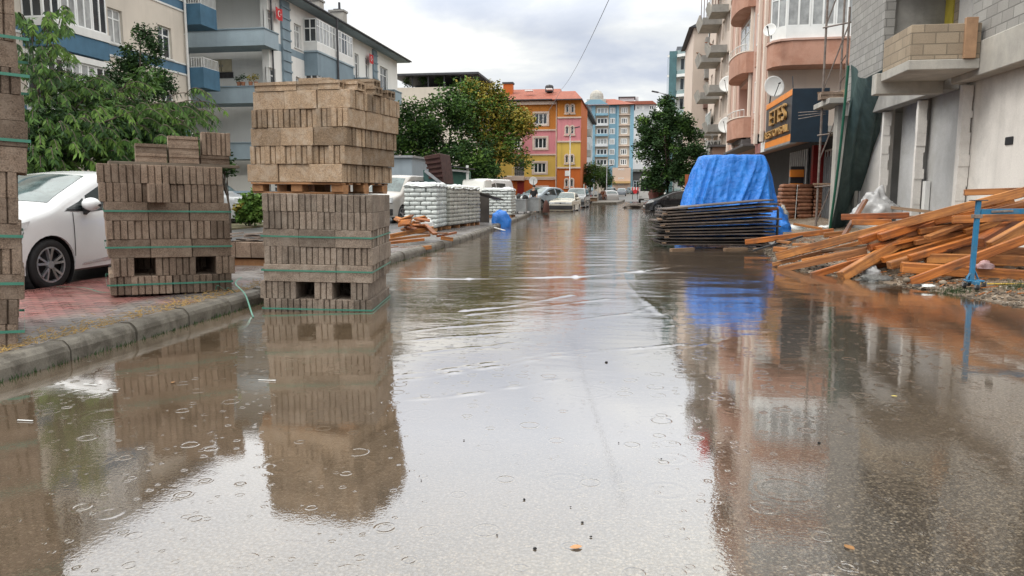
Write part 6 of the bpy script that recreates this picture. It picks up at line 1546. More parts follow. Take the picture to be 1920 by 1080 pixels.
# canopy under the lowest balcony
part('canopy', mat('slate', (.08, .075, .075), .6, .2, 3), bE, lambda m: (m.prism([(XP-.5, 36.3, 3.37), (XP+.3, 36.3, 3.37), (XP+.3, 45, 3.37), (XP-.35, 45, 3.37)], (0, 0, .12))), bevel=.02)
part('canopy_soffit', 'slate', bE, lambda m: m.prism([(XP-.4, 37.2, 3.5), (XP-.003, 37.2, 3.5), (XP-.003, 44, 3.9), (XP-.25, 44, 3.9)], (0, 0, .25)))
# glazed rounded bay on the end wall facing us, three floors
xa, xb = on_y(1447, 100, 32.2).x, on_y(1592, 100, 32.2).x
zp = on_y(1500, 72, 32.0).z; zq = on_y(1500, 121, 32.0).z
for k in range(3):
    dz = 3.05*k; pts = [(xa+.0, YP0-.03), (xa, 32.9), (xa+.10, 32.45), (xa+.35, 32.15), (xa+.75, 32.02), (xb+1.5, 32.0), (xb+1.5, YP0-.03)]
    mb = MB(); mb.prism([(x, y, zq+dz) for x, y in pts], (0, 0, zp-zq-.06)); by = mb.build('bay', MATS['salmon'], bE)
    mb = MB(); mb.prism([(x-.05 if i < 4 else x, y-.05 if i > 1 and i < 6 else y, zp+dz-.058) for i, (x, y) in enumerate(pts)], (0, 0, .08)); mb.build('bay_sill', MATS['pink_wall'], by)
    F3 = fy(32.12); n = 4; x0 = xa+.5; W = .92
    mb = MB(); F3.box(mb, x0, xb+1.4, zp+dz+.024, zp+dz+.48, -.06, 0); mb.build('bay_panel', MATS['white_frame'], by)
    for i in range(n): F3.window(bE, x0+W*i+.005, x0+W*(i+1)-.005, zp+dz+.482, zp+dz+2.05, 0, 2, .28, .07, pane=MATS['glass_curtain'])
    d_ = Vector((x0-xa, 32.12-32.75, 0)); L_ = d_.length; d_.normalize(); F4 = Frame((xa, 32.75, 0), d_, (d_.y, -d_.x, 0))
    mb = MB(); F4.box(mb, 0, L_, zp+dz+.024, zp+dz+.48, -.06, 0); mb.build('bay_panel', MATS['white_frame'], by)
    F4.window(bE, .0, L_-.005, zp+dz+.482, zp+dz+2.05, 0, 2, .28, .06, pane=MATS['glass_curtain'])
# shop volume and sign
YS0, YS1 = 28.1, 33.35; zs0, zs1 = on_y(1482, 264, YS0).z, on_y(1482, 166, YS0).z
part('shop_interior_dark', mat('interior_shade', (.02, .02, .022), .7, .3, 2), bE, lambda m: m.box(XP+1.9, XP+9, YS0, YP1, 0, 3.38))  # solid box; the shade of the shop interior is put into its near-black colour
part('shop_roof', 'concrete', bE, lambda m: m.box(XP+1.25, XP+9, YS0, YS1-.0, 3.382, 3.6))
for i in range(9):
    y = 33.6+i*.42; part('shutter_slat', 'steel', bE, lambda m: m.box(XP+1.78, XP+1.86, y, y+.2, .2, 3.1), bevel=.01)
part('red_post', mat('dark_red', (.22, .012, .01), .5, .2, 3), bE, lambda m: m.box(XP+1.45, XP+1.85, 31.0, 31.3, .2, 3.1), bevel=.01)
for i in range(3):
    F5 = fx(XP+1.88, -1); F5.window(bE, 28.3+i*.9, 29.15+i*.9, .5, 2.9, .02, 2, .35, .06, pane=MATS['glass'])
part('shop_door', 'steel', bE, lambda m: [m.box(XP+1.70+j*.0, XP+1.76, 28.2+j*.3, 28.25+j*.3, .2, 2.6) for j in range(8)])
for px0, px1, y0_, y1_ in ((1481, 1508, 318, 332), (1481, 1505, 344, 356), (1533, 1549, 312, 321), (1533, 1549, 340, 350)):
    a, c_ = on_y(px0, y1_, 31.8), on_y(px1, y0_, 31.8); part('orange_panel', 'orange_panel', bE, lambda m: m.box(a.x, c_.x, 31.75, 31.9, a.z, c_.z), bevel=.01)
for px0, px1 in ((1481, 1508), (1533, 1549)):
    a, c_ = on_y(px0, 356, 31.95), on_y(px1, 312, 31.95); part('black_panel', 'sign_black', bE, lambda m: m.box(a.x, c_.x, 31.91, 32.05, .1, c_.z))
sg = thing('shop_sign', 'black and orange box sign with raised gold letters over the shop', 'sign', (XP, YS0, 0))
def sp_(nm, mk, x0, x1, y0, y1, z0, z1, bev=.006): mb = MB(); mb.box(x0, x1, y0, y1, z0, z1); return mb.build(nm, MATS[mk], sg, bevel=bev)
Ls = YS1-YS0
sp_('end_panel', 'sign_navy', .0, 1.24, 0, .05, zs0-.05, zs1)
hb_ = zs1-zs0
sp_('face', 'sign_black', .02, .08, .052, Ls, zs0+hb_*.14, zs1-hb_*.12)
sp_('band', 'orange_panel', .0, .08, .052, Ls, zs1-hb_*.118, zs1); sp_('band', 'orange_panel', .0, .08, .052, Ls, zs0, zs0+hb_*.138)
sp_('base', 'steel', -.02, .2, .052, Ls, zs0-.09, zs0-.004)
sp_('roof_plate', 'dark_steel', .082, 1.24, .052, Ls, zs1-.06, zs1-.003)
def letters(txt, y_c, z0, h_, wfac, mk, off):
    cu = bpy.data.curves.new('t', 'FONT'); cu.body = txt; cu.size = h_*1.38; cu.extrude = .045; cu.align_x = 'CENTER'; cu.space_character = 1.02
    ob = bpy.data.objects.new('tmp', cu); COL.objects.link(ob); bpy.context.view_layer.update()
    dg = bpy.context.evaluated_depsgraph_get(); me = bpy.data.meshes.new_from_object(ob.evaluated_get(dg)); bpy.data.objects.remove(ob); bpy.data.curves.remove(cu)
    xs = [v.co.x for v in me.vertices]; sx = wfac/(max(xs)-min(xs))
    for v in me.vertices: x, y, z = v.co; v.co = (off-z, y_c-x*sx, z0+y)
    me.materials.clear(); me.materials.append(MATS[mk]); o = bpy.data.objects.new('lettering', me); COL.objects.link(o); return o
o = letters('ETES', Ls*.46, zs0+hb_*.46, hb_*.34, Ls*.60, 'gold_letter', -.05); o.parent = sg
o = letters('RESTOMSAL', Ls*.5, zs0+hb_*.20, hb_*.16, Ls*.86, 'gold_letter', -.05); o.parent = sg
sm = thing('shop_sign', 'small white and red sign panel just left of the gold lettered sign', 'sign', (XP, YS1+.1, 0))
mb = MB(); mb.box(.0, .06, 0, .9, zs0-.1, zs0+.75); mb.build('panel', MATS['white_paint'], sm); mb = MB(); mb.box(.0, .06, .95, 2.4, zs0-.1, zs0+.75); mb.build('panel', mat('grey_red_panel', (.28, .12, .11), .5, .3, 4), sm)
mb = MB(); mb.box(-.01, -.002, 1.2, 2.1, zs0+.45, zs0+.6); mb.build('strip', MATS['dark_steel'], sm)
# dishes on the facade
def dpx(px, py, X, R_, lb, face=(-.55, -1, .28)):
    p = on_x(px, py, X); dish(lb, p, R_, face, None, 'satellite dishes on the pink building')
dpx(1444, 57, XP-.25, .26, 'small white satellite dish beside the glazed bay of the pink building')
p = on_y(1450, 163, 32.6); dish('large white satellite dish standing on top of the shop sign', p, .43, (.3, -1, .15), (p.x-.1, 32.7, zs1), 'satellite dishes on the pink building')
# dark pole above the sign
mb = MB(); p = on_y(1487, 165, YS0+.1); q = on_y(1486, 143, YS0+.1); mb.tube([p, q], .02, 6); tag(mb.build('pole', MATS['dark_steel']), 'thin dark pole standing on the corner of the shop sign', 'pole')

# ================================================================== CONCRETE FRAME, BEIGE AND TEAL BUILDINGS BEHIND
XQ = 6.9; bF = thing('unfinished_building', 'bare concrete apartment building with jutting balconies behind the pink one', 'building')
FQ = fx(XQ, -1); YQ0, YQ1 = 58, 74
hq = [(y, y+1.4, 3.2*0+z, z+1.5) for y in (59, 62.5, 67, 70.5) for z in (1.2, 4.2, 7.2, 10.2, 13.2, 16.2)]
mb = MB(); FQ.wall(mb, YQ0, YQ1, 0, 19, hq, .25); mb.box(XQ, XQ+9, YQ0, YQ0+.2, 0, 19); mb.box(XQ+.26, XQ+9, YQ0+.21, YQ1, 0, 19); mb.build('wall', MATS['beige_end'], bF, recalc=False)
for h in hq: FQ.window(bF, *h, -.15, 2, 0, .08)
for k in range(6):
    z0 = 2.9+k*2.95
    for y0, y1, d_, par in ((64.5, 68.0, 1.55, .75), (60.2, 62.6, 1.25, .75)):
        mb = MB(); x0 = XQ-d_; mb.prism([(x0-.25, y0, z0+par), (x0, y0, z0), (XQ-.003, y0, z0), (XQ-.003, y0, z0+.16), (x0+.1, y0, z0+.16), (x0-.12, y0, z0+par)], (0, y1-y0, 0)); bl = mb.build('balcony', MATS['concrete_light'], bF)
        mb = MB(); mb.box(x0+.02, XQ-.004, y0-.09, y0-.002, z0+.0, z0+.55); mb.build('end_panel', MATS['concrete'], bl)
        if k in (3, 5): mb = MB(); mb.beam((x0-.3, y0+.2, z0+par+.05), (x0+.6, y1, z0+par+.1), .2, .05); mb.build('plank', MATS['wet_timber'], bl)
        if k in (4, 5) and y0 > 63:
            mb = MB()
            for j in range(7): mb.tube([(x0-.1+j*.22, y0-.05, z0+.5), (x0-.1+j*.22, y0-.05, z0+2.6)], .03, 5)
            mb.build('rebar', mat('rebar', (.12, .05, .04), .8, .2), bl)
        if k == 5: mb = MB(); mb.box(x0+.3, x0+1.1, y0+.5, y0+.55, z0+.8, z0+2.6); mb.build('red_cloth', MATS['red_cloth'], bl)
    if k in (0, 1): FQ.window(bF, 68.5, 73, z0+.2, z0+2.4, .3, 4, 0, .08, pane=MATS['glass_teal'])
part('roof', 'eave_dark', bF, lambda m: m.box(XQ-.4, XQ+9.4, YQ0-.3, YQ1+.3, 19.02, 19.3))
p = on_y(1365, 158, 58.5); dish('white satellite dish on the bare concrete building, upper of two', p, .62, (-.5, -1, .3), None, 'satellite dishes on the concrete building')
p = on_y(1363, 235, 58.5); dish('white satellite dish on the bare concrete building, lower of two', p, .62, (-.5, -1, .3), None, 'satellite dishes on the concrete building')
# lawyer's sign
av = thing('shop_sign', 'white sign with dark letters AVU hung below the concrete balconies', 'sign', (0, 63, 0)); a, c_ = on_y(1322, 281, 63), on_y(1346, 263, 63)
mb = MB(); mb.box(a.x, c_.x+.2, 0, .06, a.z, c_.z); mb.build('panel', MATS['white_paint'], av)
cu = bpy.data.curves.new('t', 'FONT'); cu.body = 'AVU'; cu.size = .75; cu.extrude = .02; ob = bpy.data.objects.new('lettering', cu); COL.objects.link(ob); bpy.context.view_layer.update()
me = bpy.data.meshes.new_from_object(ob.evaluated_get(bpy.context.evaluated_depsgraph_get())); bpy.data.objects.remove(ob)
for v in me.vertices: x, y, z = v.co; v.co = (a.x+.12+x*.70, -.02-z, a.z+.14+y)
me.materials.clear(); me.materials.append(MATS['sign_black']); o = bpy.data.objects.new('lettering', me); COL.objects.link(o); o.parent = av
mb = MB(); mb.tube([(a.x+.55, .1, 0), (a.x+.55, .1, c_.z+.6)], .05, 6); mb.build('post', MATS['steel'], av)
# low brown building under it
bl_ = thing('kiosk', 'low brown flat roofed building in front of the concrete building', 'building'); a, c_ = on_y(1336, 285, 56), on_y(1372, 275, 56)
mb = MB(); mb.box(a.x, c_.x, 56, 57.8, 0, c_.z); mb.build('wall', mat('brown_render', (.20, .125, .09), .85, .12, 1), bl_); mb = MB(); mb.box(a.x-.15, c_.x+.1, 55.85, 57.9, c_.z+.002, c_.z+.15); mb.build('roof', MATS['slate'], bl_)
# beige block with brown balconies
bG = thing('apartment_building', 'beige apartment building with brown balconies and sloping dark roof', 'building'); YG = 78
a, c_ = on_y(1301, 60, YG), on_y(1336, 50, YG); zt = on_y(1318, 52, YG).z
F6 = fy(YG); hz = []
mb = MB(); mb.box(a.x, a.x+12, YG, YG+12, 0, zt); mb.build('wall', MATS['beige_end'], bG)
mb = MB(); mb.prism([(a.x-.5, YG-.4, zt+.003), (a.x+3, YG-.4, zt+1.7), (a.x+12, YG-.4, zt+1.7), (a.x+12, YG-.4, zt+.003)], (0, 13, 0)); mb.build('roof', MATS['eave_dark'], bG)
br = mat('brown_balcony', (.17, .10, .08), .8, .15, 1, streak=.2)
for k in range(6):
    z = zt-2.1-2.85*k; x0 = on_y(1321, 100, YG).x
    if z < 1: continue
    mb = MB(); mb.box(x0, x0+2.4, YG-1.2, YG-.003, z, z+1.0); q_ = mb.build('balcony', br if k > 1 else MATS['concrete'], bG)
    F6.window(bG, x0+.3, x0+1.9, z+1.05, z+2.4, .03, 2, 0, .08, pane=MATS['glass_teal'] if k in (3, 4) else MATS['glass'])
    mb = MB(); mb.box(x0+.9, x0+1.1, YG-1.15, YG-1.0, z+1.002, z+2.845); mb.build('post', MATS['cream_stripe'], bG)
# low cream annex
an = thing('kiosk', 'small cream annex with flat overhanging roof behind the right tree', 'building'); a, c_ = on_y(1285, 320, 70), on_y(1322, 290, 70)
mb = MB(); mb.box(a.x, c_.x, 70, 73, 0, c_.z); mb.build('wall', MATS['cream_stripe'], an); mb = MB(); mb.box(a.x-.4, c_.x+.3, 69.5, 73.2, c_.z+.002, c_.z+.25); mb.build('roof', MATS['concrete_light'], an)
for i in range(2): fy(70).window(an, a.x+.4+i*.9, a.x+1.0+i*.9, .6, 2.3, .03, 1, 0, .06)
# orange hoarding by the tree
oh = thing('hoarding', 'rusty orange panel fence between the right tree and the blue tarpaulin', 'fence'); a, c_ = on_y(1284, 350, 54), on_y(1312, 327, 54)
for i in range(4): mb = MB(); w_ = (c_.x-a.x)/4; mb.box(a.x+w_*i, a.x+w_*(i+1)-.03, 54, 54.06, 0, c_.z); mb.build('panel', mat('rust_orange', (.34, .10, .04), .7, .25, 1.5, streak=.4), oh)
mb = MB(); mb.box(a.x-.05, c_.x+.05, 54.062, 54.12, c_.z*.45, c_.z*.5); mb.build('rail', MATS['dark_steel'], oh)
# brick stack / dark red heap by the bus
lump('rubble_heap', 'dark red earth and brick heap at the foot of the right tree', 'heap', on_y(1230, 376, 60)-Vector((0, 0, .1)), (.55, .8, 2.1), mat('dark_red_earth', (.10, .035, .028), .95, .35, 3, .6, 14), 3.7, .4, 22, 12)
lump('rubble_heap', 'low grey heap of stones and mud in the water right of the street', 'heap', on_z(1192, 391, -.05), (1.0, .9, .40), mat('mud_stone', (.12, .10, .085), .85, .4, 3, .8, 12), 6.7, .5, 26, 12)
lump('rubble_heap', 'second low stony mud heap just left of the black hatchback', 'heap', on_z(1207, 387, -.05), (.9, 1.2, .34), MATS['mud_stone'], 16.7, .5, 26, 12)
# teal glass tower with curved white balconies
bH = thing('tower_building', 'tall teal glass tower with curved white balconies beyond the beige block', 'building'); YH = 122
a, c_, e_ = on_y(1256, 100, YH), on_y(1270, 100, YH), on_y(1308, 100, YH); zt = on_y(1275, 97, YH).z
mb = MB(); mb.box(a.x, c_.x, YH+1, YH+9, 0, zt+.3); mb.build('glass_wing', MATS['glass_teal'], bH)
mb = MB(); mb.box(c_.x+.003, e_.x+6, YH+2, YH+10, 0, zt); mb.build('wall', MATS['grey_white_wall'], bH)
mb = MB(); mb.box(c_.x, e_.x+6, YH+1.2, YH+10, zt+.003, zt+1.0); mb.build('roof_screen', mat('grey_screen', (.13, .14, .16), .5, .2), bH)
fh = 3.05
for k in range(8):
    z = zt-.6-fh*k
    if z < .5: break
    pts = []
    for i in range(11):
        t_ = i/10; pts.append((c_.x-.15+(e_.x+1-c_.x)*t_, YH+1.9-1.9*math.sin(PI*min(1, .12+t_*.62))))
    pts += [(pts[-1][0], YH+1.98), (pts[0][0], YH+1.98)]
    mb = MB(); mb.prism([(x, y, z) for x, y in pts], (0, 0, .42)); bl = mb.build('balcony', MATS['white_frame'], bH)
    mb = MB(); mb.prism([(x+.0, y+.06, z+.422) for x, y in pts], (0, 0, .55)); mb.build('glass_rail', mat('pale_glass', (.25, .33, .33), .1, .2, 1, spec=.7), bl)
    if k < 7: fy(YH+1.98).window(bH, c_.x+.6, c_.x+1.9, z-1.9, z-.05, .03, 2, 0, .1, pane=MATS['glass']); fy(YH+1.98).window(bH, c_.x+2.3, c_.x+3.4, z-1.9, z-.05, .03, 2, 0, .1, pane=MATS['glass'])
    mb = MB(); mb.box(a.x-.3, a.x-.003, YH+1.0, YH+1.2, z, z+.35); mb.build('glass_fin', MATS['white_frame'], bH)
# ================================================================== ORANGE, PINK AND YELLOW BUILDING
def stucco(n, c): return mat(n, c, .85, .1, .25, .1, 20, streak=.42, fine=.08)
stucco('orange_wall', (.50, .19, .035)); stucco('deep_orange', (.46, .115, .022)); stucco('rose_wall', (.56, .22, .245)); stucco('yellow_wall', (.56, .39, .09)); mat('pale_trim', (.58, .47, .40), .8, .1, 1)
YO = 87.0; bO = thing('apartment_building', 'orange, pink and yellow painted apartment building with red tiled roof', 'building')
FO = fy(YO); X_ = lambda px: on_y(px, 250, YO).x; Z_ = lambda py: on_y(1040, py, YO).z
def band_wall(F, px0, px1, rows, holes, d=0):
    for nm, mk, yt, yb in rows:
        z0, z1 = Z_(yb), Z_(yt); mb = MB(); hs = [h for h in holes if h[2] < z1 and h[3] > z0]
        hs = [(h[0], h[1], max(h[2], z0), min(h[3], z1)) for h in hs]
        F.wall(mb, X_(px0), X_(px1), z0, z1, hs, .15, d); mb.build('wall', MATS[mk], bO, recalc=False)
def pxh(l): return [(X_(a), X_(b_), Z_(d_), Z_(c_)) for a, b_, c_, d_ in l]
hL = pxh([(1002, 1026, 212, 233), (1002, 1025, 258, 278), (1001, 1024, 305, 324), (1006, 1026, 351, 368), (955, 970, 212, 233), (940, 952, 212, 233), (958, 976, 258, 278)])
band_wall(FO, 880, 1043, [('w', 'orange_wall', 187, 244), ('w', 'rose_wall', 244, 290), ('w', 'yellow_wall', 290, 336), ('w', 'deep_orange', 336, 376)], hL)
mb = MB(); mb.box(X_(880), X_(1043), YO+.16, YO+11, 0, Z_(187)); mb.build('core', MATS['deep_orange'], bO)
for h in hL:
    FO.window(bO, h[0], h[1], h[2], h[3], -.08, 3, 0, .10, pane=MATS['glass'])
    mb = MB()
    for (u0, u1, z0, z1) in ((h[0]-.22, h[0]-.003, h[2]-.2, h[3]+.2), (h[1]+.003, h[1]+.22, h[2]-.2, h[3]+.2), (h[0], h[1], h[3]+.003, h[3]+.2), (h[0], h[1], h[2]-.2, h[2]-.003)): FO.box(mb, u0, u1, z0, z1, .003, .07)
    mb.build('window_surround', MATS['pale_trim'], bO)
# right hand wing, standing forward, with paired arched windows
FT = fy(YO-1.0); XT = lambda px: on_y(px, 250, YO-1).x; ZT = lambda py: on_y(1068, py, YO-1).z
rowsT = [('orange_wall', 187, 221), ('rose_wall', 221, 266), ('yellow_wall', 266, 315), ('deep_orange', 315, 376)]
arch = []
for yc in (203, 243, 297, 342):
    for px in (1063.2, 1073): arch.append((px, yc))
for mk, yt, yb in rowsT:
    mb = MB(); hs = [(XT(p_-2.6), XT(p_+2.6), ZT(y_+8), ZT(y_-4)) for p_, y_ in arch if yt < y_ < yb]
    FT.wall(mb, XT(1045), XT(1089), ZT(yb), ZT(yt), hs, .15); mb.build('wall', MATS[mk], bO, recalc=False)
    mb = MB(); FT.box(mb, XT(1045), XT(1089.5), ZT(yb)-.05, ZT(yb)+.12, .003, .12); mb.build('string_course', MATS['pale_trim'], bO)
mb = MB(); mb.box(XT(1045), XT(1089), YO-.83, YO+11, 0, ZT(187)); mb.build('core', MATS['deep_orange'], bO)
for p_, y_ in arch:
    u0, u1, z0, z1 = XT(p_-2.6), XT(p_+2.6), ZT(y_+8), ZT(y_-4); FT.window(bO, u0, u1, z0, z1, -.06, 1, 0, .06, pane=MATS['glass'])
    mb = MB(); um, r_ = (u0+u1)/2, (u1-u0)/2
    ao = [FT.p(um+(r_+.13)*math.cos(a), z1+(r_+.13)*math.sin(a), .003) for a in [PI*i/8 for i in range(9)]]; ai = [FT.p(um+r_*.75*math.cos(a), z1+r_*.75*math.sin(a), .003) for a in [PI*i/8 for i in range(8, -1, -1)]]
    for i in range(8): mb.prism([ao[i], ao[i+1], ai[7-i], ai[8-i]], (0, -.07, 0))
    FT.box(mb, u0-.13, u0-.003, z0-.1, z1, .003, .07); FT.box(mb, u1+.003, u1+.13, z0-.1, z1, .003, .07); FT.box(mb, u0-.2, u1+.2, z0-.22, z0-.102, .003, .12); mb.build('arch_surround', MATS['pale_trim'], bO)
    mb = MB(); mb.prism([FT.p(um+r_*.74*math.cos(a), z1+r_*.74*math.sin(a), .004) for a in [PI*i/8 for i in range(9)]], (0, -.02, 0)); mb.build('fanlight', MATS['glass'], bO)
for yy, mk in ((244, 'pale_trim'), (290, 'pale_trim'), (333, 'pale_trim'), (336, 'pale_trim')):
    mb = MB(); FO.box(mb, X_(880), X_(1043.5), Z_(yy)-.06, Z_(yy)+.10, .003, .10); mb.build('string_course', MATS[mk], bO)
mb = MB(); FO.box(mb, X_(880), X_(1044), Z_(196), Z_(190), .003, .35); mb.build('cornice', MATS['pale_trim'], bO)
# flat loggias at the left; a near-black sheet carries their shade
for yt, yb in ((297, 330),):
    mb = MB(); FO.box(mb, X_(962), X_(984), Z_(yb)-.5, Z_(yb), .003, .7); bq = mb.build('balcony', MATS['pale_trim'], bO); railing(bq, FO, X_(962), X_(984), Z_(yb), Z_(yb)+1.0, .62, .2)
    mb = MB(); FO.box(mb, X_(965), X_(983), Z_(yb)+.02, Z_(yt), .004, .02); mb.build('loggia_shade', MATS['interior_shade'], bO)
mb = MB(); FO.box(mb, X_(970), X_(983), 0.1, Z_(340), .004, .02); mb.build('door', MATS['dark_red'], bO)
for px, F, XX in ((955, FO, X_), (1065, FT, XT)):
    mb = MB(); zz = Z_(334) if F is FO else ZT(325); F.box(mb, XX(px)-.3, XX(px)+.3, zz-.3, zz+.3, .003, .06); mb.build('plaque', MATS['white_frame'], bO)
# tiled roofs
def gable(px0, px1, y_e, y_r, y0, y1, hip0=0, hip1=0, XX=X_, ZZ=Z_):
    x0, x1 = XX(px0), XX(px1); ze, zr = ZZ(y_e), ZZ(y_r)*1.0+.6; ym = (y0+y1)/2
    mb = MB(); mb.add([(x0, y0, ze), (x1, y0, ze), (x1-hip1, ym, zr), (x0+hip0, ym, zr), (x1, y1, ze), (x0, y1, ze)], [(0, 1, 2, 3), (3, 2, 4, 5), (1, 4, 2), (0, 3, 5), (0, 5, 4, 1)]); return mb.build('roof', MATS['roof_tile'], bO)
r1 = gable(900, 1058, 187, 164, YO-.7, YO+12, 2, 1.0)
r2 = gable(1036, 1092, 187.5, 171, YO-1.9, YO+9, .2, 1.2, XT, ZT)
mb = MB(); mb.box(X_(900), X_(1047), YO-.75, YO-.6, Z_(188.5), Z_(186.5)); mb.build('gutter', MATS['eave_dark'], r1); mb = MB(); mb.box(XT(1042), XT(1092), YO-1.95, YO-1.8, ZT(189), ZT(187)); mb.build('gutter', MATS['eave_dark'], r2)
ch = on_y(953, 158, YO+3); mb = MB(); mb.box(ch.x-.55, ch.x+.55, YO+2.6, YO+3.6, Z_(180), ch.z); c_h = mb.build('chimney', MATS['deep_orange'], r1); mb = MB(); mb.box(ch.x-.65, ch.x+.65, YO+2.5, YO+3.7, ch.z+.003, ch.z+.2); mb.build('cap', MATS['eave_dark'], c_h)
for px, py, w_ in ((992, 172, .9), (1030, 169, .7)):
    p = on_y(px, py, YO+1.6); mb = MB(); mb.beam((p.x-w_/2, YO+1.6, p.z+.1), (p.x+w_/2, YO+1.6, p.z+.1), .8, .16); mb.build('roof_light', MATS['white_frame'], r1)
p = on_y(1030, 160, YO+3); mb = MB(); mb.lathe([(.02, .25), (.4, .15), (.5, 0), (.5, -.6), (.02, -.6)], (p.x, YO+3, p.z-.15), 'z', 12); mb.build('vent', MATS['dark_steel'], r1)
mb = MB(); mb.tube([(X_(1043.5), YO-.1, 0), (X_(1043.5), YO-.1, Z_(188))], .08, 6); mb.build('downpipe', MATS['pale_trim'], bO)

# ================================================================== FAR BUILDINGS
mat('sky_blue_wall', (.20, .36, .46), .8, .06, .1, streak=.1, fine=.03); mat('far_beige', (.50, .42, .34), .8, .06, .1, streak=.1, fine=.03); mat('far_white', (.56, .58, .60), .8, .06, .1, streak=.1, fine=.03); mat('far_peach', (.52, .39, .31), .8, .06, .1, fine=.03)
YB_ = 209.; zg_ = float(ground_z(0, YB_))
bI = thing('apartment_building', 'tall light blue and cream apartment building with a small roof dome at the street end', 'building'); FI = fy(YB_)
XI = lambda px: on_y(px, 250, YB_).x; ZI = lambda py: on_y(1140, py, YB_).z
cols = [(1090, 1109, 'far_white'), (1109, 1116, 'sky_blue_wall'), (1116, 1141, 'far_beige'), (1141, 1156, 'sky_blue_wall'), (1156, 1160, 'sky_blue_wall'), (1160, 1181, 'far_beige'), (1181, 1188, 'sky_blue_wall')]
for i, (a, c_, mk) in enumerate(cols):
    mb = MB(); mb.box(XI(a), XI(c_), YB_-(.5 if i in (1, 4, 6) else 0), YB_+14, 0, ZI(198)); mb.build('wall', MATS[mk], bI)
for k in range(6):
    yc = 207+k*19.3
    for a, c_ in ((1092, 1106), (1119, 1139), (1143, 1153), (1164, 1176)):
        FI.window(bI, XI(a), XI(c_), ZI(yc+6), ZI(yc-5), .03, 3, 0, .22, pane=MATS['glass'] if (k+a) % 3 else MATS['glass_curtain'])
    for a, c_, dd in ((1091, 1108, 1.2), (1117, 1140, 1.4)):
        mb = MB(); FI.box(mb, XI(a), XI(c_), ZI(yc+10), ZI(yc+6), .0, dd); mb.build('balcony', MATS['far_white' if k % 2 else 'sky_blue_wall'], bI)
    mb = MB(); FI.box(mb, XI(1160), XI(1181), ZI(yc+9.5), ZI(yc+8.2), .0, .5); mb.build('ledge', MATS['pale_trim'], bI)
mb = MB(); mb.prism([(XI(1088), YB_-1, ZI(198)+.01), (XI(1143), YB_-1, ZI(198)+.01), (XI(1125), YB_-1, ZI(187)), (XI(1106), YB_-1, ZI(187))], (0, 4, 0)); mb.build('pediment', MATS['sky_blue_wall'], bI)
mb = MB(); mb.add([(XI(1088), YB_-1.5, ZI(198)+.02), (XI(1190), YB_-1.5, ZI(197)), (XI(1150), YB_+7, ZI(180)), (XI(1110), YB_+7, ZI(180)), (XI(1190), YB_+15, ZI(197)), (XI(1088), YB_+15, ZI(198))], [(0, 1, 2, 3), (1, 4, 2), (0, 3, 5), (3, 2, 4, 5)]); rf = mb.build('roof', MATS['roof_tile'], bI)
p = on_y(1119, 182, YB_+5); mb = MB(); mb.lathe([(1.9, -1.5), (1.9, 0), (1.75, .7), (1.2, 1.35), (.5, 1.7), (.02, 1.85)], (p.x, YB_+4, p.z), 'z', 18); mb.box(p.x-2.6, p.x+2.6, YB_+2, YB_+6, p.z-2.2, p.z-.9); mb.build('dome', MATS['concrete_light'], rf)
for a, c_, yt, yb, mk, dd in ((1150, 1184, 315, 362, 'far_peach', 3),):
    mb = MB(); mb.box(XI(a), XI(c_), YB_-dd, YB_-.6, 0, ZI(yt)); pod = mb.build('podium', MATS[mk], bI)
    F7 = fy(YB_-dd)
    for yy in (318, 334.5, 346):
        for j in range(3): F7.window(bI, XI(1161+j*4), XI(1163.6+j*4), ZI(yy+1.6), ZI(yy-1), .04, 1, 0, .1, pane=MATS['glass'])
    mb = MB(); F7.box(mb, XI(a), XI(c_), ZI(344), ZI(340), .0, 1.0); mb.build('awning', mat('ochre_awning', (.5, .33, .15), .8, .1), pod)
# pale building to the right of it
bJ = thing('apartment_building', 'pale blue white apartment building with red roof behind and right of the blue one', 'building'); YJ = 250.; XJ = lambda px: on_y(px, 250, YJ).x; ZJ = lambda py: on_y(1200, py, YJ).z; FJ = fy(YJ)
mb = MB(); mb.box(XJ(1150), XJ(1228), YJ, YJ+14, 0, ZJ(196)); mb.build('wall', MATS['far_white'], bJ)
for k in range(7):
    for a, c_ in ((1192, 1199), (1203, 1207), (1216, 1225)): FJ.window(bJ, XJ(a), XJ(c_), ZJ(206+k*17), ZJ(198+k*17), .03, 2, 0, .25, pane=MATS['glass'] if a != 1203 else MATS['glass_curtain'])
mb = MB(); mb.prism([(XJ(1150), YJ-1, ZJ(196)+.01), (XJ(1230), YJ-1, ZJ(196)+.01), (XJ(1222), YJ-1, ZJ(190)), (XJ(1158), YJ-1, ZJ(190))], (0, 15, 0)); rj = mb.build('roof', MATS['roof_tile'], bJ)
mb = MB(); mb.box(XJ(1160), XJ(1188), YJ+2, YJ+9, ZJ(190)+.01, ZJ(181)); mb.build('penthouse', MATS['far_white'], rj); mb = MB(); mb.box(XJ(1158), XJ(1190), YJ+1.5, YJ+9.5, ZJ(181)+.01, ZJ(179.5)); mb.build('penthouse_roof', MATS['eave_dark'], rj)
mb = MB(); mb.box(XJ(1190), XJ(1196), YJ+4, YJ+6, ZJ(190)+.01, ZJ(178)); mb.build('chimney', MATS['far_white'], rj)
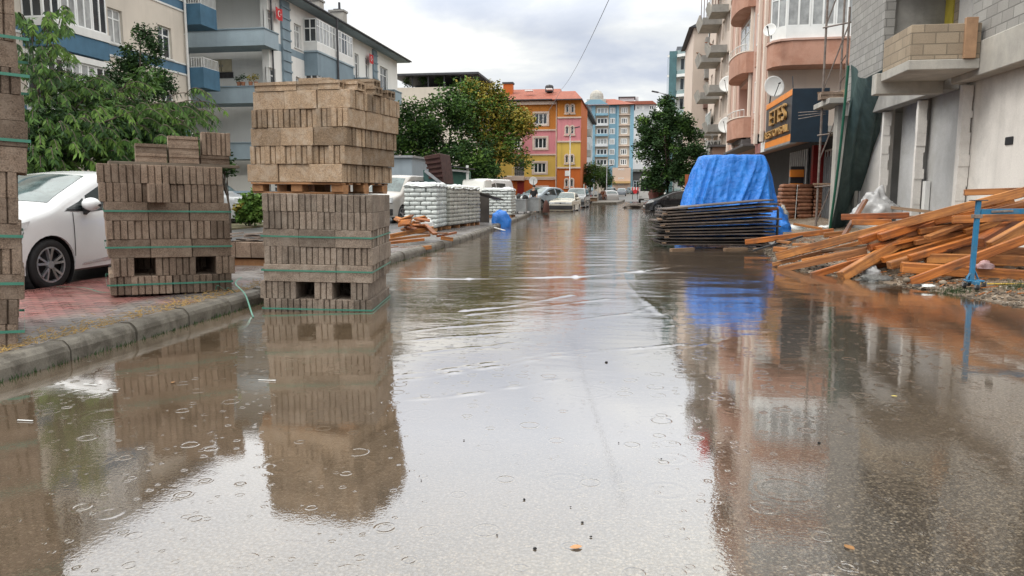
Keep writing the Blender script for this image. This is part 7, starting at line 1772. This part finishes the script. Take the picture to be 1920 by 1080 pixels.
# white block right behind the orange one, side on to the street
bK = thing('apartment_building', 'narrow white building front with grey windows right behind the orange building', 'building'); XK = on_y(1110, 300, 135).x; Y0K = 108
FK = fx(XK, 1); hk = []
for k in range(4):
    for y in (111, 116, 121, 126, 131): hk.append((y, y+2.0, 1.2+3.05*k, 2.9+3.05*k))
Y1K = 136; mb = MB(); FK.wall(mb, Y0K, Y1K, 0, 13.0, hk, .2); mb.box(XK-11, XK-.003, Y0K, Y0K+.2, 0, 13.0); mb.box(XK-11, XK-.21, Y0K+.21, Y1K, 0, 13.0); mb.build('wall', MATS['far_white'], bK, recalc=False)
for h in hk: FK.window(bK, *h, -.1, 2, 0, .1, pane=MATS['glass'])
for k in range(4): mb = MB(); mb.box(XK+.003, XK+.9, 113.5, 115.5, .3+3.05*k, 1.3+3.05*k); mb.build('balcony', MATS['concrete_light'], bK)
mb = MB(); mb.box(XK-11.4, XK+.7, Y0K-.4, Y1K+.4, 13.02, 13.4); mb.build('roof', MATS['eave_dark'], bK)
# shops and dark gap at the end of the street on the right, distant hill blocks
bL = thing('shop_building', 'low dark shopfront building at the far end of the street beside the podium', 'building'); YL = 215.; a, c_ = on_y(1184, 320, YL), on_y(1240, 320, YL)
mb = MB(); mb.box(a.x, c_.x, YL, YL+8, 0, on_y(1200, 322, YL).z); mb.build('wall', mat('dim_shop', (.14, .13, .125), .8, .2, .3), bL)
for i in range(4): fy(YL).window(bL, a.x+.6+i*1.9, a.x+2.2+i*1.9, 1.4, 4.2, .03, 2, .3, .15)
mb = MB(); mb.box(a.x-.2, c_.x, YL-1.2, YL+8.2, on_y(1200, 322, YL).z+.01, on_y(1200, 320, YL).z+.4); mb.build('roof', MATS['concrete'], bL)
for i, (px0, px1, py, Y, mk) in enumerate(((700, 1000, 215, 130, 'far_beige'), (1230, 1400, 250, 170, 'far_white'))):
    a, c_ = on_y(px0, py, Y), on_y(px1, py, Y); t_ = thing('apartment_building', ['plain beige building hidden behind the big left tree', 'plain white building hidden behind the right tree'][i], 'building')
    mb = MB(); mb.box(a.x, c_.x, Y, Y+12, 0, a.z); mb.build('wall', MATS[mk], t_)
    for k in range(3):
        for j in range(7): xx = a.x+1.5+j*(c_.x-a.x-3)/6.5; fy(Y).window(t_, xx, xx+1.4, 1.6+k*3, 3.1+k*3, .03, 2, 0, .1)
    mb = MB(); mb.box(a.x-.3, c_.x+.3, Y-.3, Y+12.3, a.z+.01, a.z+.3); mb.build('roof', MATS['roof_tile'], t_)

# ================================================================== STREET FURNITURE
def lamp(label, px, pyb, Y, pyt, heads, zb=None):
    p = on_y(px, pyb, Y); zt_ = on_y(px, pyt, Y).z; zg = float(ground_z(p.x, Y)) if zb is None else zb
    t_ = thing('street_lamp', label, 'street lamp', (p.x, Y, zg), 0, 'street lamps')
    mb = MB(); mb.tube([(0, 0, 0), (0, 0, .9), (0, 0, .95), (0, 0, zt_-zg)], [.09, .09, .06, .045], 10); mb.build('post', MATS['steel'], t_, smooth=True)
    for hx, hy in heads:
        q_ = on_y(hx, hy, Y)-Vector((p.x, Y, zg)); mb = MB(); mb.tube([(0, 0, zt_-zg-.03), (q_.x*.4, -.1, (q_.z+zt_-zg)/2+.05), (q_.x, -.2, q_.z)], .03, 7); a = mb.build('arm', MATS['steel'], t_)
        mb = MB(); s_ = 1 if q_.x > 0 else -1; mb.beam((q_.x-.02*s_, -.2, q_.z), (q_.x+.5*s_, -.25, q_.z+.1), .22, .1); mb.build('lamp_head', MATS['dark_steel'], a, bevel=.02)
lamp('grey street lamp with one arm in front of the pink and orange tower', 1068, 370, 76, 252, [(1078, 240)])
lamp('grey street lamp with two short arms beside the small street trees', 1137, 364, 98, 311, [(1127, 309), (1143, 311)])
lamp('street lamp whose arm reaches left out of the top of the right tree', 1262, 365, 60.5, 186, [(1234, 174)])
def cable(label, a, c_, sag, r_=.012):
    mb = MB(); mb.tube([a.lerp(c_, i/24)-Vector((0, 0, sag*4*(i/24)*(1-i/24))) for i in range(25)], r_, 5); return tag(mb.build('overhead_cable', MATS['black']), label, 'cable', 'overhead cables')
cable('thin black cable rising steeply across the sky from the orange roof', on_y(1052, 168, 86), on_y(1195, -120, 22), .55, .012)
cable('thin black cable sagging across the front of the orange building', on_y(1052, 168, 85.9), on_y(980, 262, 60), .5, .02)
# striped barrier at the end
t_ = thing('road_barrier', 'small red and white warning barrier standing in the far street', 'barrier'); a, c_ = on_y(1185, 356, 112), on_y(1197, 351, 112); zg = float(ground_z(1, 112))
for i in range(5): mb = MB(); w_ = (c_.x-a.x)/5; mb.box(a.x+w_*i, a.x+w_*(i+1), 112, 112.06, a.z-.1, c_.z); mb.build('panel', MATS['red_cloth' if i % 2 == 0 else 'white_frame'], t_)
for x in (a.x+.1, c_.x-.1): mb = MB(); mb.box(x-.04, x+.04, 112.061, 112.12, zg, a.z+.2); mb.build('leg', MATS['dark_steel'], t_)
mb = MB(); mb.lathe([(.001, 0), (.32, 0), (.32, .04), (.001, .04)], ((a.x+c_.x)/2, 111.92, a.z-.25), 'y', 12); mb.build('disc', MATS['red_cloth'], t_)
# posts at the kerb island, planters
for i, px in enumerate((1095, 1113, 1121)):
    p = on_y(px, 362, 84); mb = MB(); mb.tube([(p.x, 84, .2), (p.x, 84, on_y(px, 345, 84).z)], .07, 8); tag(mb.build('bollard', MATS['concrete_light']), ['pale post on the kerb island, leftmost of three under the small trees', 'pale post on the kerb island, middle of three', 'pale post on the kerb island, rightmost of three'][i], 'post', 'posts on the kerb island')
t_ = thing('planter', 'low brown planter bed under the small street trees on the kerb island', 'planter'); a, c_ = on_y(1094, 372, 80), on_y(1119, 368, 80)
mb = MB(); mb.box(a.x, c_.x, 80, 82, .22, .62); mb.build('box', mat('planter_brown', (.16, .10, .06), .8, .2, 2), t_, bevel=.02); mb = MB(); mb.box(a.x-.05, c_.x+.05, 79.9, 82.1, .622, .70); mb.build('rim', MATS['concrete_light'], t_)
# ================================================================== RIGHT SIDE GOODS
# --- stack of dark formwork panels
m_panel = mat('formwork_panel', (.060, .048, .042), .6, .35, 2.2, .5, 40, col2=(.15, .11, .085), c2amt=.6, fine=.3, rand=.35)
PL = on_z(1228, 466, .0); PR = on_z(1442, 463, .05)
for i in range(13):
    f_ = i/12; r_ = rnd.uniform(-.09, .12)
    a = Vector((PL.x+.02+r_+f_*.05, PL.y+.55, .085+f_*.80)); c_ = Vector((PR.x+.12+rnd.uniform(-.2, .1), PR.y+.75, .07+f_*1.03))
    d = (c_-a); L = d.length; yaw = math.atan2(d.y, d.x); pit = -math.asin(d.z/L)
    mb = MB(); n = 6; th = .032
    for k in range(n+1):
        s_ = .012*math.sin(PI*k/n)*(-1 if i % 3 else .5)
        for y, z in ((-.55, 0), (.55, 0), (.55, th), (-.55, th)): mb.v.append((L*k/n, y, z+s_))
    for k in range(n):
        for q in range(4): q2 = (q+1) % 4; mb.f.append((k*4+q, k*4+q2, (k+1)*4+q2, (k+1)*4+q)); mb.m.append(0)
    mb.f += [(3, 2, 1, 0), tuple(range(n*4, n*4+4))]; mb.m += [0, 0]
    o = mb.build('formwork_panel', m_panel, bevel=.004); o.location = a; o.rotation_euler = (rnd.uniform(-.015, .015), pit, yaw+rnd.uniform(-.02, .02))
    tag(o, f'dark wet formwork panel, {ORD[i]} from the bottom of the stack before the tarpaulin', 'formwork panel', 'stacked formwork panels')
    if i < 12 and i % 2 == 0:
        o = MB(); q_ = a.lerp(c_, .03+.0*i); o.box(q_.x, q_.x+.10, q_.y-.56, q_.y+.5, q_.z+.034, q_.z+.062); tag(o.build('batten', m_oldwood), f'spacer batten at the left end over panel {ORD[i]} from the bottom', 'batten', 'spacer battens between the panels')
for i, (p0, p1, lb) in enumerate([((1258, 469), (1300, 467), 'small dark wood block under the left of the formwork stack'), ((1358, 468), (1400, 467), 'dark wood block under the middle of the formwork stack'), ((1416, 468), (1440, 466), 'dark wood block under the right end of the formwork stack')]):
    timber(on_z(*p0, .0), on_z(*p1, .0), .1, .07, lb, mt=m_oldwood, group='blocks under the formwork stack')
T_ = lambda p, q, Y0_, Y1_, wd, ht, lb, **k: timber(on_y(*p, Y0_), on_y(*q, Y1_), wd, ht, lb, **k)
T_((1243, 398), (1286, 396), 18.5, 18.6, .12, .10, 'short pale squared beam on top of the left end of the formwork stack', group='wood on the formwork stack')
T_((1240, 405), (1300, 402), 18.3, 18.3, .16, .03, 'white painted board on top of the left end of the formwork stack', mt=MATS['white_paint'], group='wood on the formwork stack')
T_((1272, 389), (1290, 388), 19.0, 19.0, .12, .08, 'small pale block behind the squared beam on the formwork stack', mt=MATS['cream_cupboard'], group='wood on the formwork stack')
T_((1375, 397), (1458, 391), 18.5, 18.8, .12, .08, 'orange board on top of the right end of the formwork stack', group='wood on the formwork stack')
mb = MB(); p = on_y(1459, 392, 18.7); mb.tube([(p.x, 18.7, .05), (p.x, 18.7, p.z)], .03, 6); tag(mb.build('stake', MATS['dark_steel']), 'dark steel stake at the right end of the formwork stack', 'stake')
# --- blue tarpaulin over a tall load
def tarp():
    Yc = 21.3; lb, rb = on_y(1283, 405, 20.4), on_y(1460, 405, 20.4); lt, rt = on_y(1314, 300, 21.0), on_y(1432, 300, 21.0); zt_ = on_y(1370, 291.5, 21.0).z
    cb, ct = (lb.x+rb.x)/2, (lt.x+rt.x)/2; hb_, ht = (rb.x-lb.x)/2, (rt.x-lt.x)/2
    n, m_ = 420, 44; mb = MB(); r = random.Random(4)
    folds = [(.008, .10, .005, .02), (.030, .07, .005, .025), (.052, .03, .005, .0), (.128, .025, .008, .10), (.158, .10, .009, .13), (.180, .03, .006, .12), (.210, .09, .008, .10), (.238, .08, .008, .03), (.075, .03, .010, -.04), (.10, .025, .006, .02)]+[(r.uniform(.25, 1), r.uniform(.05, .12), r.uniform(.005, .009), r.uniform(-.06, .06)) for _ in range(18)]
    for j in range(m_+1):
        v = j/m_                       # 0 bottom .. 1 top edge, then roof cap
        for i in range(n):
            s_ = i/n; a = 2*PI*(s_)-PI*.75
            cx_, sx_ = math.cos(a), math.sin(a); e_ = 5.0; rr = (abs(cx_)**e_+abs(sx_)**e_)**(-1/e_)
            k = v**1.35; hw = hb_*(1-k)+ht*k; dp = 1.25*(1-k)+.95*k; cxx = cb*(1-k)+ct*k
            z = .18+(zt_-.18)*v
            if v > .9: q_ = (v-.9)/.1; sh_ = 1-.10*(1-math.sqrt(max(0, 1-q_*q_))); z = .18+(zt_-.18)*(.9+.1*math.sin(q_*PI/2)); hw *= sh_; dp *= sh_
            off = 0
            for c0, am, w_, sl in folds:
                d_ = ((s_-c0-sl*(v-.5)+.5) % 1)-.5; off += am*math.exp(-abs(d_/w_)**1.5)*(1-.72*v**2)*min(1, (1.04-v)*5)
            off += .03*noise.noise(Vector((cx_*rr*3, sx_*rr*3, z*2)))+.02*noise.noise(Vector((cx_*rr*9, sx_*rr*9, z*6)))
            mb.v.append((cxx+cx_*rr*(hw+off), Yc+sx_*rr*(dp+off), z+.02*noise.noise(Vector((cx_*4, sx_*4, 3)))*v))
    for j in range(m_):
        for i in range(n): i2 = (i+1) % n; mb.f.append((j*n+i, j*n+i2, (j+1)*n+i2, (j+1)*n+i)); mb.m.append(0)
    base = m_*n; c0 = len(mb.v); K = 5
    for q_ in range(1, K+1):
        f_ = 1-q_/K*.985
        for i in range(n):
            x, y, z = mb.v[base+i]; X2 = ct+(x-ct)*f_; Y2 = Yc+(y-Yc)*f_; mb.v.append((X2, Y2, zt_+.03*noise.noise(Vector((X2*2, Y2*2, 1)))-.02*f_))
    prev = base
    for q_ in range(K):
        cur = c0+q_*n
        for i in range(n): i2 = (i+1) % n; mb.f.append((prev+i, prev+i2, cur+i2, cur+i)); mb.m.append(0)
        prev = cur
    tag(mb.build('tarpaulin', m_tarp, smooth=True), 'big bright blue tarpaulin draped over a tall load behind the formwork panels', 'tarpaulin')
tarp()
lump('tarpaulin', 'crumpled foot of blue plastic sheet at the right end of the formwork panels', 'tarpaulin', on_y(1452, 434, 19.6), (.32, .3, .62), m_tarp, 9.3, .35, 26, 12)
lump('tarpaulin', 'small blue crumpled plastic on the ground beside the formwork stack', 'tarpaulin', on_y(1468, 434, 19.3), (.2, .22, .26), m_tarp, 12.3, .4, 22, 10)
# --- brown sacks
mat('brown_bag', (.21, .085, .045), .5, .3, 5, .6, 16, col2=(.33, .17, .10), c2amt=.6, rand=.2)
sm_ = [bag_mesh('sack', .62, .42, .165, MATS['brown_bag'], 70+i) for i in range(5)]
A_ = on_z(1464, 415, .15); Yk = 30.6; xk0, xk1 = on_y(1464, 400, Yk).x, on_y(1553, 400, Yk).x; bw_ = (xk1-xk0)/3
nlay = 9; hk_ = (on_y(1500, 346, Yk).z-.28)/nlay
for k in range(nlay):
    for i in range(3):
        for j in range(2):
            if j == 1 and not (i == 0 or k == nlay-1): continue
            o = bpy.data.objects.new('sack', sm_[rnd.randrange(5)]); COL.objects.link(o); o.location = (xk0+bw_*(i+.5)+rnd.uniform(-.04, .04), Yk+.22+j*.46+rnd.uniform(-.04, .03), .28+k*hk_); o.rotation_euler = (rnd.uniform(-.03, .03), rnd.uniform(-.05, .05), rnd.uniform(-.06, .06)+(PI if rnd.random() < .5 else 0))
            o.scale = (bw_/.62*1.0, 1, hk_/.165*1.12)
            tag(o, f'brown sack, {"front" if j == 0 else "back"} {["left", "middle", "right"][i]} column, {ORD[k]} layer up of the sack stack', 'sack', 'stacked brown sacks')
o = pallet(Matrix.Translation(((xk0+xk1)/2, Yk, .15)), 'low wooden pallet under the stack of brown sacks', xk1-xk0, 1.0)
mb = MB(); mb.tube([(xk0+bw_-.05, Yk-.03, .2), (xk0+bw_-.02, Yk-.05, .28+nlay*hk_)], .012, 5); tag(mb.build('cord', MATS['white_paint']), 'pale cord hanging down the front of the brown sack stack', 'cord')
lump('plastic_sheet', 'crumpled pale sheeting at the left foot of the brown sack stack', 'plastic sheet', on_y(1466, 418, 29.6)-Vector((0, 0, .1)), (.25, .25, .75), mat('dirty_film', (.35, .33, .30), .5, .3, 6, .5, 14), 15.1, .4, 18, 10)
# --- the timber pile
T = []
def L_(p, q, Y0_, Y1_, lb, wd=.10, ht=.10, roll=0, mt=None): timber(on_y(*p, Y0_), on_y(*q, Y1_), wd*1.12, ht*1.12, lb, roll, mt, 'timbers of the big loose pile')
L_((1457, 481), (1985, 343), 13.6, 11.6, 'longest orange beam lying across the whole timber pile', .10, .125)
L_((1449, 496), (1735, 425), 13.75, 12.9, 'second long beam just under the longest one, its tip at the water', .10, .06)
L_((1503, 488), (1630, 464), 13.2, 13.0, 'pale yellow board below the long beams near the left of the pile', .14, .035)
L_((1459, 506), (1625, 470), 13.2, 12.8, 'dark red board with its low end at the water, left of the pile', .05, .10)
L_((1521, 517), (1648, 479), 12.4, 12.6, 'orange board crossing under the thick leaning beam', .06, .09)
L_((1577, 519), (1708, 443), 12.0, 12.7, 'thick orange beam sloping to the water with its end towards us', .13, .14, .2)
L_((1588, 489), (1640, 477), 12.7, 12.6, 'short orange batten left of the thick leaning beam', .06, .06)
L_((1667, 498), (1860, 440), 11.7, 12.4, 'yellow squared beam whose pale end points left in the pile middle', .10, .10)
L_((1705, 484), (1868, 436), 11.75, 12.3, 'reddish beam lying just above the yellow squared beam', .08, .085)
L_((1655, 488), (1872, 425), 12.2, 12.5, 'long red brown beam in the heart of the pile', .09, .08)
L_((1640, 474), (1850, 420), 12.5, 12.7, 'long orange beam above the red brown one in the heart of the pile', .09, .08)
L_((1700, 532), (1985, 425), 11.3, 10.95, 'long yellow beam in front of the pile running behind the blue post', .09, .11)
L_((1690, 501), (1985, 522), 11.55, 11.35, 'thick horizontal beam lying along the ground in front of the pile', .14, .14)
L_((1735, 484), (1985, 492), 11.9, 11.7, 'horizontal beam lying just behind the front ground beam', .12, .13)
L_((1782, 470), (1985, 474), 12.2, 12.0, 'upper horizontal beam at the back of the ground layer', .12, .12)
L_((1785, 412), (1985, 404), 11.9, 11.6, 'level orange beam just under the blue crossbar', .09, .10)
L_((1808, 361), (1935, 357), 12.4, 12.2, 'single short beam lying level on the very top of the pile', .12, .085)
L_((1836, 455), (1905, 417), 11.5, 12.0, 'thick dark red beam end to the right of the blue post', .12, .13)
L_((1855, 462), (1985, 390), 11.3, 11.6, 'wide orange beam rising to the right edge beside the dark red one', .10, .12)
L_((1625, 456), (1815, 411), 12.6, 12.8, 'pale grey board on the slope between the upper beams', .12, .04, mt=m_oldwood)
L_((1640, 465), (1830, 421), 12.45, 12.6, 'pale edged board below the grey one in the upper pile', .10, .04)
L_((1738, 446), (1800, 423), 12.1, 12.5, 'short bright orange board in the middle of the pile', .10, .05)
L_((1752, 415), (1985, 372), 12.6, 12.2, 'beam lying close below the longest one at the right', .10, .10)
L_((1850, 398), (1985, 366), 12.2, 12.0, 'pale orange board at the upper right just above the crossbar', .12, .05)
L_((1583, 441), (1623, 375), 14.6, 14.9, 'plank standing up at an angle behind the left of the pile', .12, .045, .4)
L_((1577, 407), (1705, 404), 14.6, 14.3, 'level beam behind the pile crossing the standing plank', .10, .10)
L_((1597, 417), (1672, 417), 14.4, 14.2, 'second level beam just below the one crossing the standing plank', .10, .09)
L_((1397, 454), (1563, 433), 17.0, 16.9, 'long straight beam on the ground in front of the formwork stack', .09, .10)
L_((1545, 441), (1585, 437), 15.8, 15.8, 'short orange beam by the foot of the green sheet', .10, .09)
L_((1555, 447), (1592, 445), 15.4, 15.4, 'short orange beam just in front of the other by the green sheet', .08, .07)
L_((1486, 458), (1530, 459), 15.6, 15.5, 'broad pale board lying flat in the debris left of the pile', .3, .03)
L_((1458, 452), (1482, 455), 16.0, 15.9, 'small flat orange offcut in the debris', .2, .035)
L_((1488, 420), (1542, 429), 20.5, 20.3, 'orange board lying on the ground before the brown sacks', .16, .05)
L_((1450, 467), (1476, 469), 15.2, 15.1, 'short block end in the debris beside the longest beam', .09, .09)
L_((1466, 463), (1490, 467), 15.3, 15.2, 'small dark offcut in the debris beside the longest beam', .08, .06, mt=m_oldwood)
L_((1412, 470), (1505, 443), 15.9, 16.2, 'thin dark rod lying over the debris left of the pile', .035, .035, mt=MATS['dark_steel'])
L_((1662, 542), (1700, 547), 10.9, 10.75, 'thin dark plank at the water edge in front of the pile', .08, .02, mt=m_oldwood)
L_((1650, 541), (1675, 545), 11.0, 10.9, 'second thin dark plank half in the water edge', .06, .02, mt=m_oldwood)
L_((1670, 389), (1750, 398), 15.4, 15.2, 'old grey red beam resting behind the pile in front of the open floor', .10, .05, mt=m_oldwood)
L_((1630, 402), (1735, 408), 15.0, 14.9, 'old weathered board behind the top of the pile', .2, .035, mt=m_oldwood)
L_((1540, 470), (1640, 461), 13.4, 13.2, 'grey splintered board under the long beams', .10, .04, mt=m_oldwood)
L_((1560, 505), (1625, 493), 12.9, 12.8, 'thin reddish lath near the ground in the left of the pile', .05, .03)
for i in range(60):
    x0 = rnd.uniform(1600, 1880); y0 = 500-(x0-1640)*.20-rnd.uniform(-12, 55); ln = rnd.uniform(90, 210)
    L_((x0, y0), (min(1990, x0+ln), y0-ln*rnd.uniform(.12, .36)), rnd.uniform(12.4, 13.3), rnd.uniform(12.5, 13.2), 'beam jumbled deep inside the big timber pile, only partly showing', rnd.uniform(.07, .12), rnd.uniform(.06, .11))
# --- blue trestle on castors
mat('blue_paint', (.018, .15, .29), .4, .2, 5, .2, 40, col2=(.12, .14, .13), c2amt=.35)
def trestle():
    p = on_z(1820, 540, .06); Y = p.y; t_ = thing('trestle', 'blue painted steel trestle frame on castors in front of the timber pile', 'trestle', (p.x, Y, p.z))
    zt_ = on_y(1822, 375, Y).z-p.z; zb = on_y(1850, 397, Y).z-p.z
    q = lambda nm, a, c_, w_, h_, mk='blue_paint': (lambda m: (m.beam(a, c_, w_, h_), m.build(nm, MATS[mk], t_, bevel=.004))[1])(MB())
    ps = q('post', (0, 0, .09), (.012, 0, zt_-.012), .055, .055); q('post_plate', (-.09, 0, zt_-.005), (.11, 0, zt_-.005), .1, .012, 'dark_steel')
    q('crossbar', (.045, 0, zb), (2.2, -.05, zb+.03), .05, .07); q('clamp', (-.05, 0, zb-.06), (.06, 0, zb-.06), .08, .05, 'rusty_tube')
    q('brace', (.16, -.032, zb), (.42, -.035, zb+.012), .012, .03, 'rusty_tube')
    q('foot', (-.02, -.24, .085), (.06, .22, .085), .06, .05); q('foot_plate', (-.08, 0, .10), (.14, 0, .10), .12, .02)
    q('gusset', (-.06, 0, .12), (-.0, 0, .24), .05, .012); q('gusset', (.08, 0, .12), (.025, 0, .24), .05, .012)
    q('post', (2.2, -.05, .09), (2.2, -.05, zt_-.012), .055, .055); q('foot', (2.18, -.29, .085), (2.22, .17, .085), .06, .05)
    for x, y in ((-.02, -.23), (.06, .21), (-.08, .0), (.15, -.02)):
        m = MB(); m.lathe([(.001, x-.016), (.034, x-.016), (.038, x), (.034, x+.016), (.001, x+.016)], (0, y, .036), 'x', 14); w_ = m.build('castor', MATS['rubber'], t_, smooth=True)
        m = MB(); m.box(x-.024, x-.019, y-.02, y+.02, .03, .085); m.box(x+.019, x+.024, y-.02, y+.02, .03, .085); m.build('fork', MATS['steel'], w_)
trestle()
mb = MB(); mb.tube([on_z(1838, 532, .10), on_z(1990, 533, .12)], .011, 6); tag(mb.build('rod', mat('yellow_rod', (.5, .33, .05), .6, .2)), 'thin yellow rod lying on the ground by the trestle castors', 'rod')
# debris on the bank
lump('bag', 'translucent pinkish plastic bag lying on the ground beam', 'plastic bag', on_y(1846, 503, 11.3), (.11, .1, .11), mat('pink_film', (.42, .26, .26), .25, .2, 8, .5, 20, spec=.6), 3.3, .35, 16, 9)
lump('bag', 'white plastic bag lying at the shore under the thick leaning beam', 'plastic bag', on_z(1634, 514, .05), (.14, .12, .13), MATS['pale_film'], 7.7, .4, 16, 9)
lump('bag', 'white plastic scrap in the debris behind the long straight beam', 'plastic bag', on_z(1490, 433, .1), (.35, .3, .2), MATS['white_film'], 17.7, .4, 16, 9)
lump('bag', 'pale paper heap on the ground left of the green sheet', 'paper', on_z(1548, 433, .1), (.3, .3, .18), MATS['white_film'], 27.7, .4, 16, 9)
lump('bag', 'white rag lying on the shore in front of the yellow beam', 'rag', on_z(1740, 537, .05), (.10, .06, .03), MATS['white_film'], 2.7, .4, 14, 7)
lump('bag', 'black rag on the shore left of the white one', 'rag', on_z(1726, 536, .05), (.09, .07, .025), MATS['black'], 4.7, .4, 14, 7)
t_ = thing('paint_tin', 'white round tin lying on its side in the debris by the formwork stack', 'tin', on_z(1445, 457, .1)); mb = MB(); mb.lathe([(.001, -.1), (.085, -.1), (.085, .1), (.075, .1), (.07, -.06), (.001, -.06)], (0, 0, .085), 'y', 16); mb.build('can', MATS['white_frame'], t_)
lump('gravel_heap', 'small wet grey gravel heap spilling into the water under the pile', 'gravel heap', on_z(1645, 530, -.03), (.30, .22, .11), mat('dark_gravel', (.10, .10, .095), .6, .6, 40, 1.0, 60), 2.1, .45, 26, 10)
stone_m = mat('pebble', (.17, .135, .10), .8, .35, 9, .4, 40, rand=.5)
stone_me = []
for i in range(5):
    mb = MB(); mb.sphere((0, 0, 0), 1, 9, 6); r = random.Random(i)
    mb.v = [tuple(Vector(v)*(1+.35*noise.noise(Vector(v)*1.3+Vector((i*5, 0, 0))))) for v in mb.v]; stone_me.append(mb.mesh('stone', stone_m, smooth=True))
def scatter_rubble():
    mb = MB(); r = random.Random(17)
    for i in range(2600):
        y = r.uniform(9.2, 19); sh_ = float(np.interp(y, SHY, SHX)); x = sh_+r.uniform(-.15, 2.6)*(r.random()**.7)
        s_ = r.choice((.006, .008, .012, .022))*r.uniform(.7, 1.2); z = float(ground_z(x, y)); me = stone_me[r.randrange(5)]
        R_ = Matrix.Rotation(r.uniform(0, 6), 3, 'Z'); mb.add([Vector((x, y, z+s_*.3))+R_ @ Vector((v.co.x*s_*1.2, v.co.y*s_, v.co.z*s_*.65)) for v in me.vertices], [tuple(p.vertices) for p in me.polygons])
    o = mb.build('rubble', stone_m, smooth=True, recalc=False); o['kind'] = 'stuff'
    mb = MB()
    for i in range(420):
        y = r.uniform(10, 20); sh_ = float(np.interp(y, SHY, SHX)); x = sh_+r.uniform(.1, 2.6); z = float(ground_z(x, y))+.012; a = r.uniform(-.6, .9); l_ = r.uniform(.04, .22)
        mb.beam((x, y, z), (x+l_*math.cos(a), y+l_*math.sin(a), z+r.uniform(-.005, .04)), r.uniform(.008, .03), r.uniform(.004, .012))
    o = mb.build('wood_splinters', m_wood, recalc=False); o['kind'] = 'stuff'
    # dry straw and litter along the left kerb, grass in its joint
    mb = MB()
    for i in range(1500):
        y = 4.4+r.random()**1.2*9; x = float(kerb_x(y))-.17-abs(r.gauss(0, .16))-(.25*r.random() if r.random() < .3 else 0); a = r.uniform(0, PI); l_ = r.uniform(.02, .07)
        mb.beam((x, y, .158), (x+l_*math.cos(a), y+l_*math.sin(a), .160+r.random()*.012), .004, .003)
    o = mb.build('straw', mat('straw', (.36, .23, .07), .8, .3, 4), recalc=False); o['kind'] = 'stuff'
    mb = MB()
    for i in range(420):
        y = r.uniform(4.4, 9) if r.random() < .6 else r.uniform(9, 17); x = float(kerb_x(y))+.01+abs(r.gauss(0, .02)); l_ = r.uniform(.015, .05)
        mb.add([(x, y, .0), (x+.006, y+.004, .0), (x+.004+r.uniform(-.01, .02), y+r.uniform(-.02, .02), l_)], [(0, 1, 2)])
    for i in range(700):
        px_, py_ = (1790, 543) if i % 2 else (1905, 543); c0 = on_z(px_, py_, .05); x, y = c0.x+r.gauss(0, .12), c0.y+r.gauss(0, .10); z = float(ground_z(x, y)); l_ = r.uniform(.02, .07)
        mb.add([(x, y, z), (x+.006, y+.003, z), (x+r.uniform(-.02, .02), y+r.uniform(-.02, .02), z+l_)], [(0, 1, 2)])
    o = mb.build('grass', MATS['leaf_dark'], recalc=False); o['kind'] = 'stuff'
scatter_rubble()
for i, (px, py, s_) in enumerate([(983, 936, .008), (1003, 1028, .010), (1092, 979, .008), (1108, 1006, .007), (932, 1003, .006), (1536, 830, .012), (1137, 679, .016), (870, 825, .006), (1240, 860, .006), (1070, 950, .005), (790, 900, .005), (1160, 830, .005)]):
    p = on_z(px, py, .004); o = bpy.data.objects.new('pebble', stone_me[i % 5].copy()); o.data.materials[0] = MATS['rubber']; COL.objects.link(o); o.location = p; o.scale = (s_*.75, s_*.6, s_*.45)
    tag(o, 'tiny dark pebble poking out of the water on the road', 'pebble', 'dark pebbles in the near water')
for i, (px, py) in enumerate([(1868, 505), (1850, 522), (1768, 530), (1700, 525), (1812, 497)]):
    p = on_z(px, py, .08); o = bpy.data.objects.new('stone', stone_me[i]); COL.objects.link(o); o.location = p+Vector((0, 0, .0)); o.scale = (.065-.006*i, .05, .04)
    tag(o, ['pale stone on the ground beam side, farthest right of the shore stones', 'pale stone just behind the trestle castors', 'pale stone left of the trestle foot', 'pale stone at the low end of the yellow beam', 'pale stone lying between ground beams'][i], 'stone', 'larger stones on the shore')
def leaf(px, py, s_, rz_, mk, lb):
    p = on_z(px, py, .006); mb = MB(); n = 7; pr = [(math.sin(PI*i/n)**.8*.32, i/n) for i in range(n+1)]
    vs = [(-w_, y, .02*math.sin(y*5)) for w_, y in pr]+[(w_, y, .02*math.sin(y*5)) for w_, y in pr]+[(0, y, -.02) for w_, y in pr]; N = n+1
    mb.add(vs, [(i, 2*N+i, 2*N+i+1, i+1) for i in range(n)]+[(2*N+i, N+i, N+i+1, 2*N+i+1) for i in range(n)]); o = mb.build('leaf', mat(mk, {'tan_leaf': (.42, .22, .10), 'brown_leaf': (.24, .12, .04), 'yellow_leaf': (.42, .33, .06)}[mk], .6, .2, 20)); o.location = p; o.scale = (s_, s_, s_); o.rotation_euler = (0, 0, rz_); tag(o, lb, 'leaf')
leaf(1092, 1024, .05, 1.9, 'tan_leaf', 'pale orange fallen leaf floating at the bottom centre of the water'); leaf(1602, 1031, .05, .5, 'brown_leaf', 'brown fallen leaf on the wet asphalt near the bottom right'); leaf(1683, 743, .04, 1.2, 'yellow_leaf', 'small yellow leaf on the shallow water at the right'); leaf(322, 718, .045, .2, 'brown_leaf', 'small brown leaf floating in front of the left kerb')
for i, (px, py, l_) in enumerate([(165, 722, .10), (498, 714, .13), (42, 790, .10), (210, 733, .06)]):
    p = on_z(px, py, .006); mb = MB(); mb.beam(p-Vector((l_*.5, -.02, 0)), p+Vector((l_*.5, .02, 0)), .008, .003); tag(mb.build('strip', MATS['white_frame']), ['white plastic strip floating below the left kerb', 'white strip floating in the bright gap between the stack reflections', 'white strip floating at the left edge', 'short white strip beside the longer one below the kerb'][i], 'plastic strip', 'white floating strips')
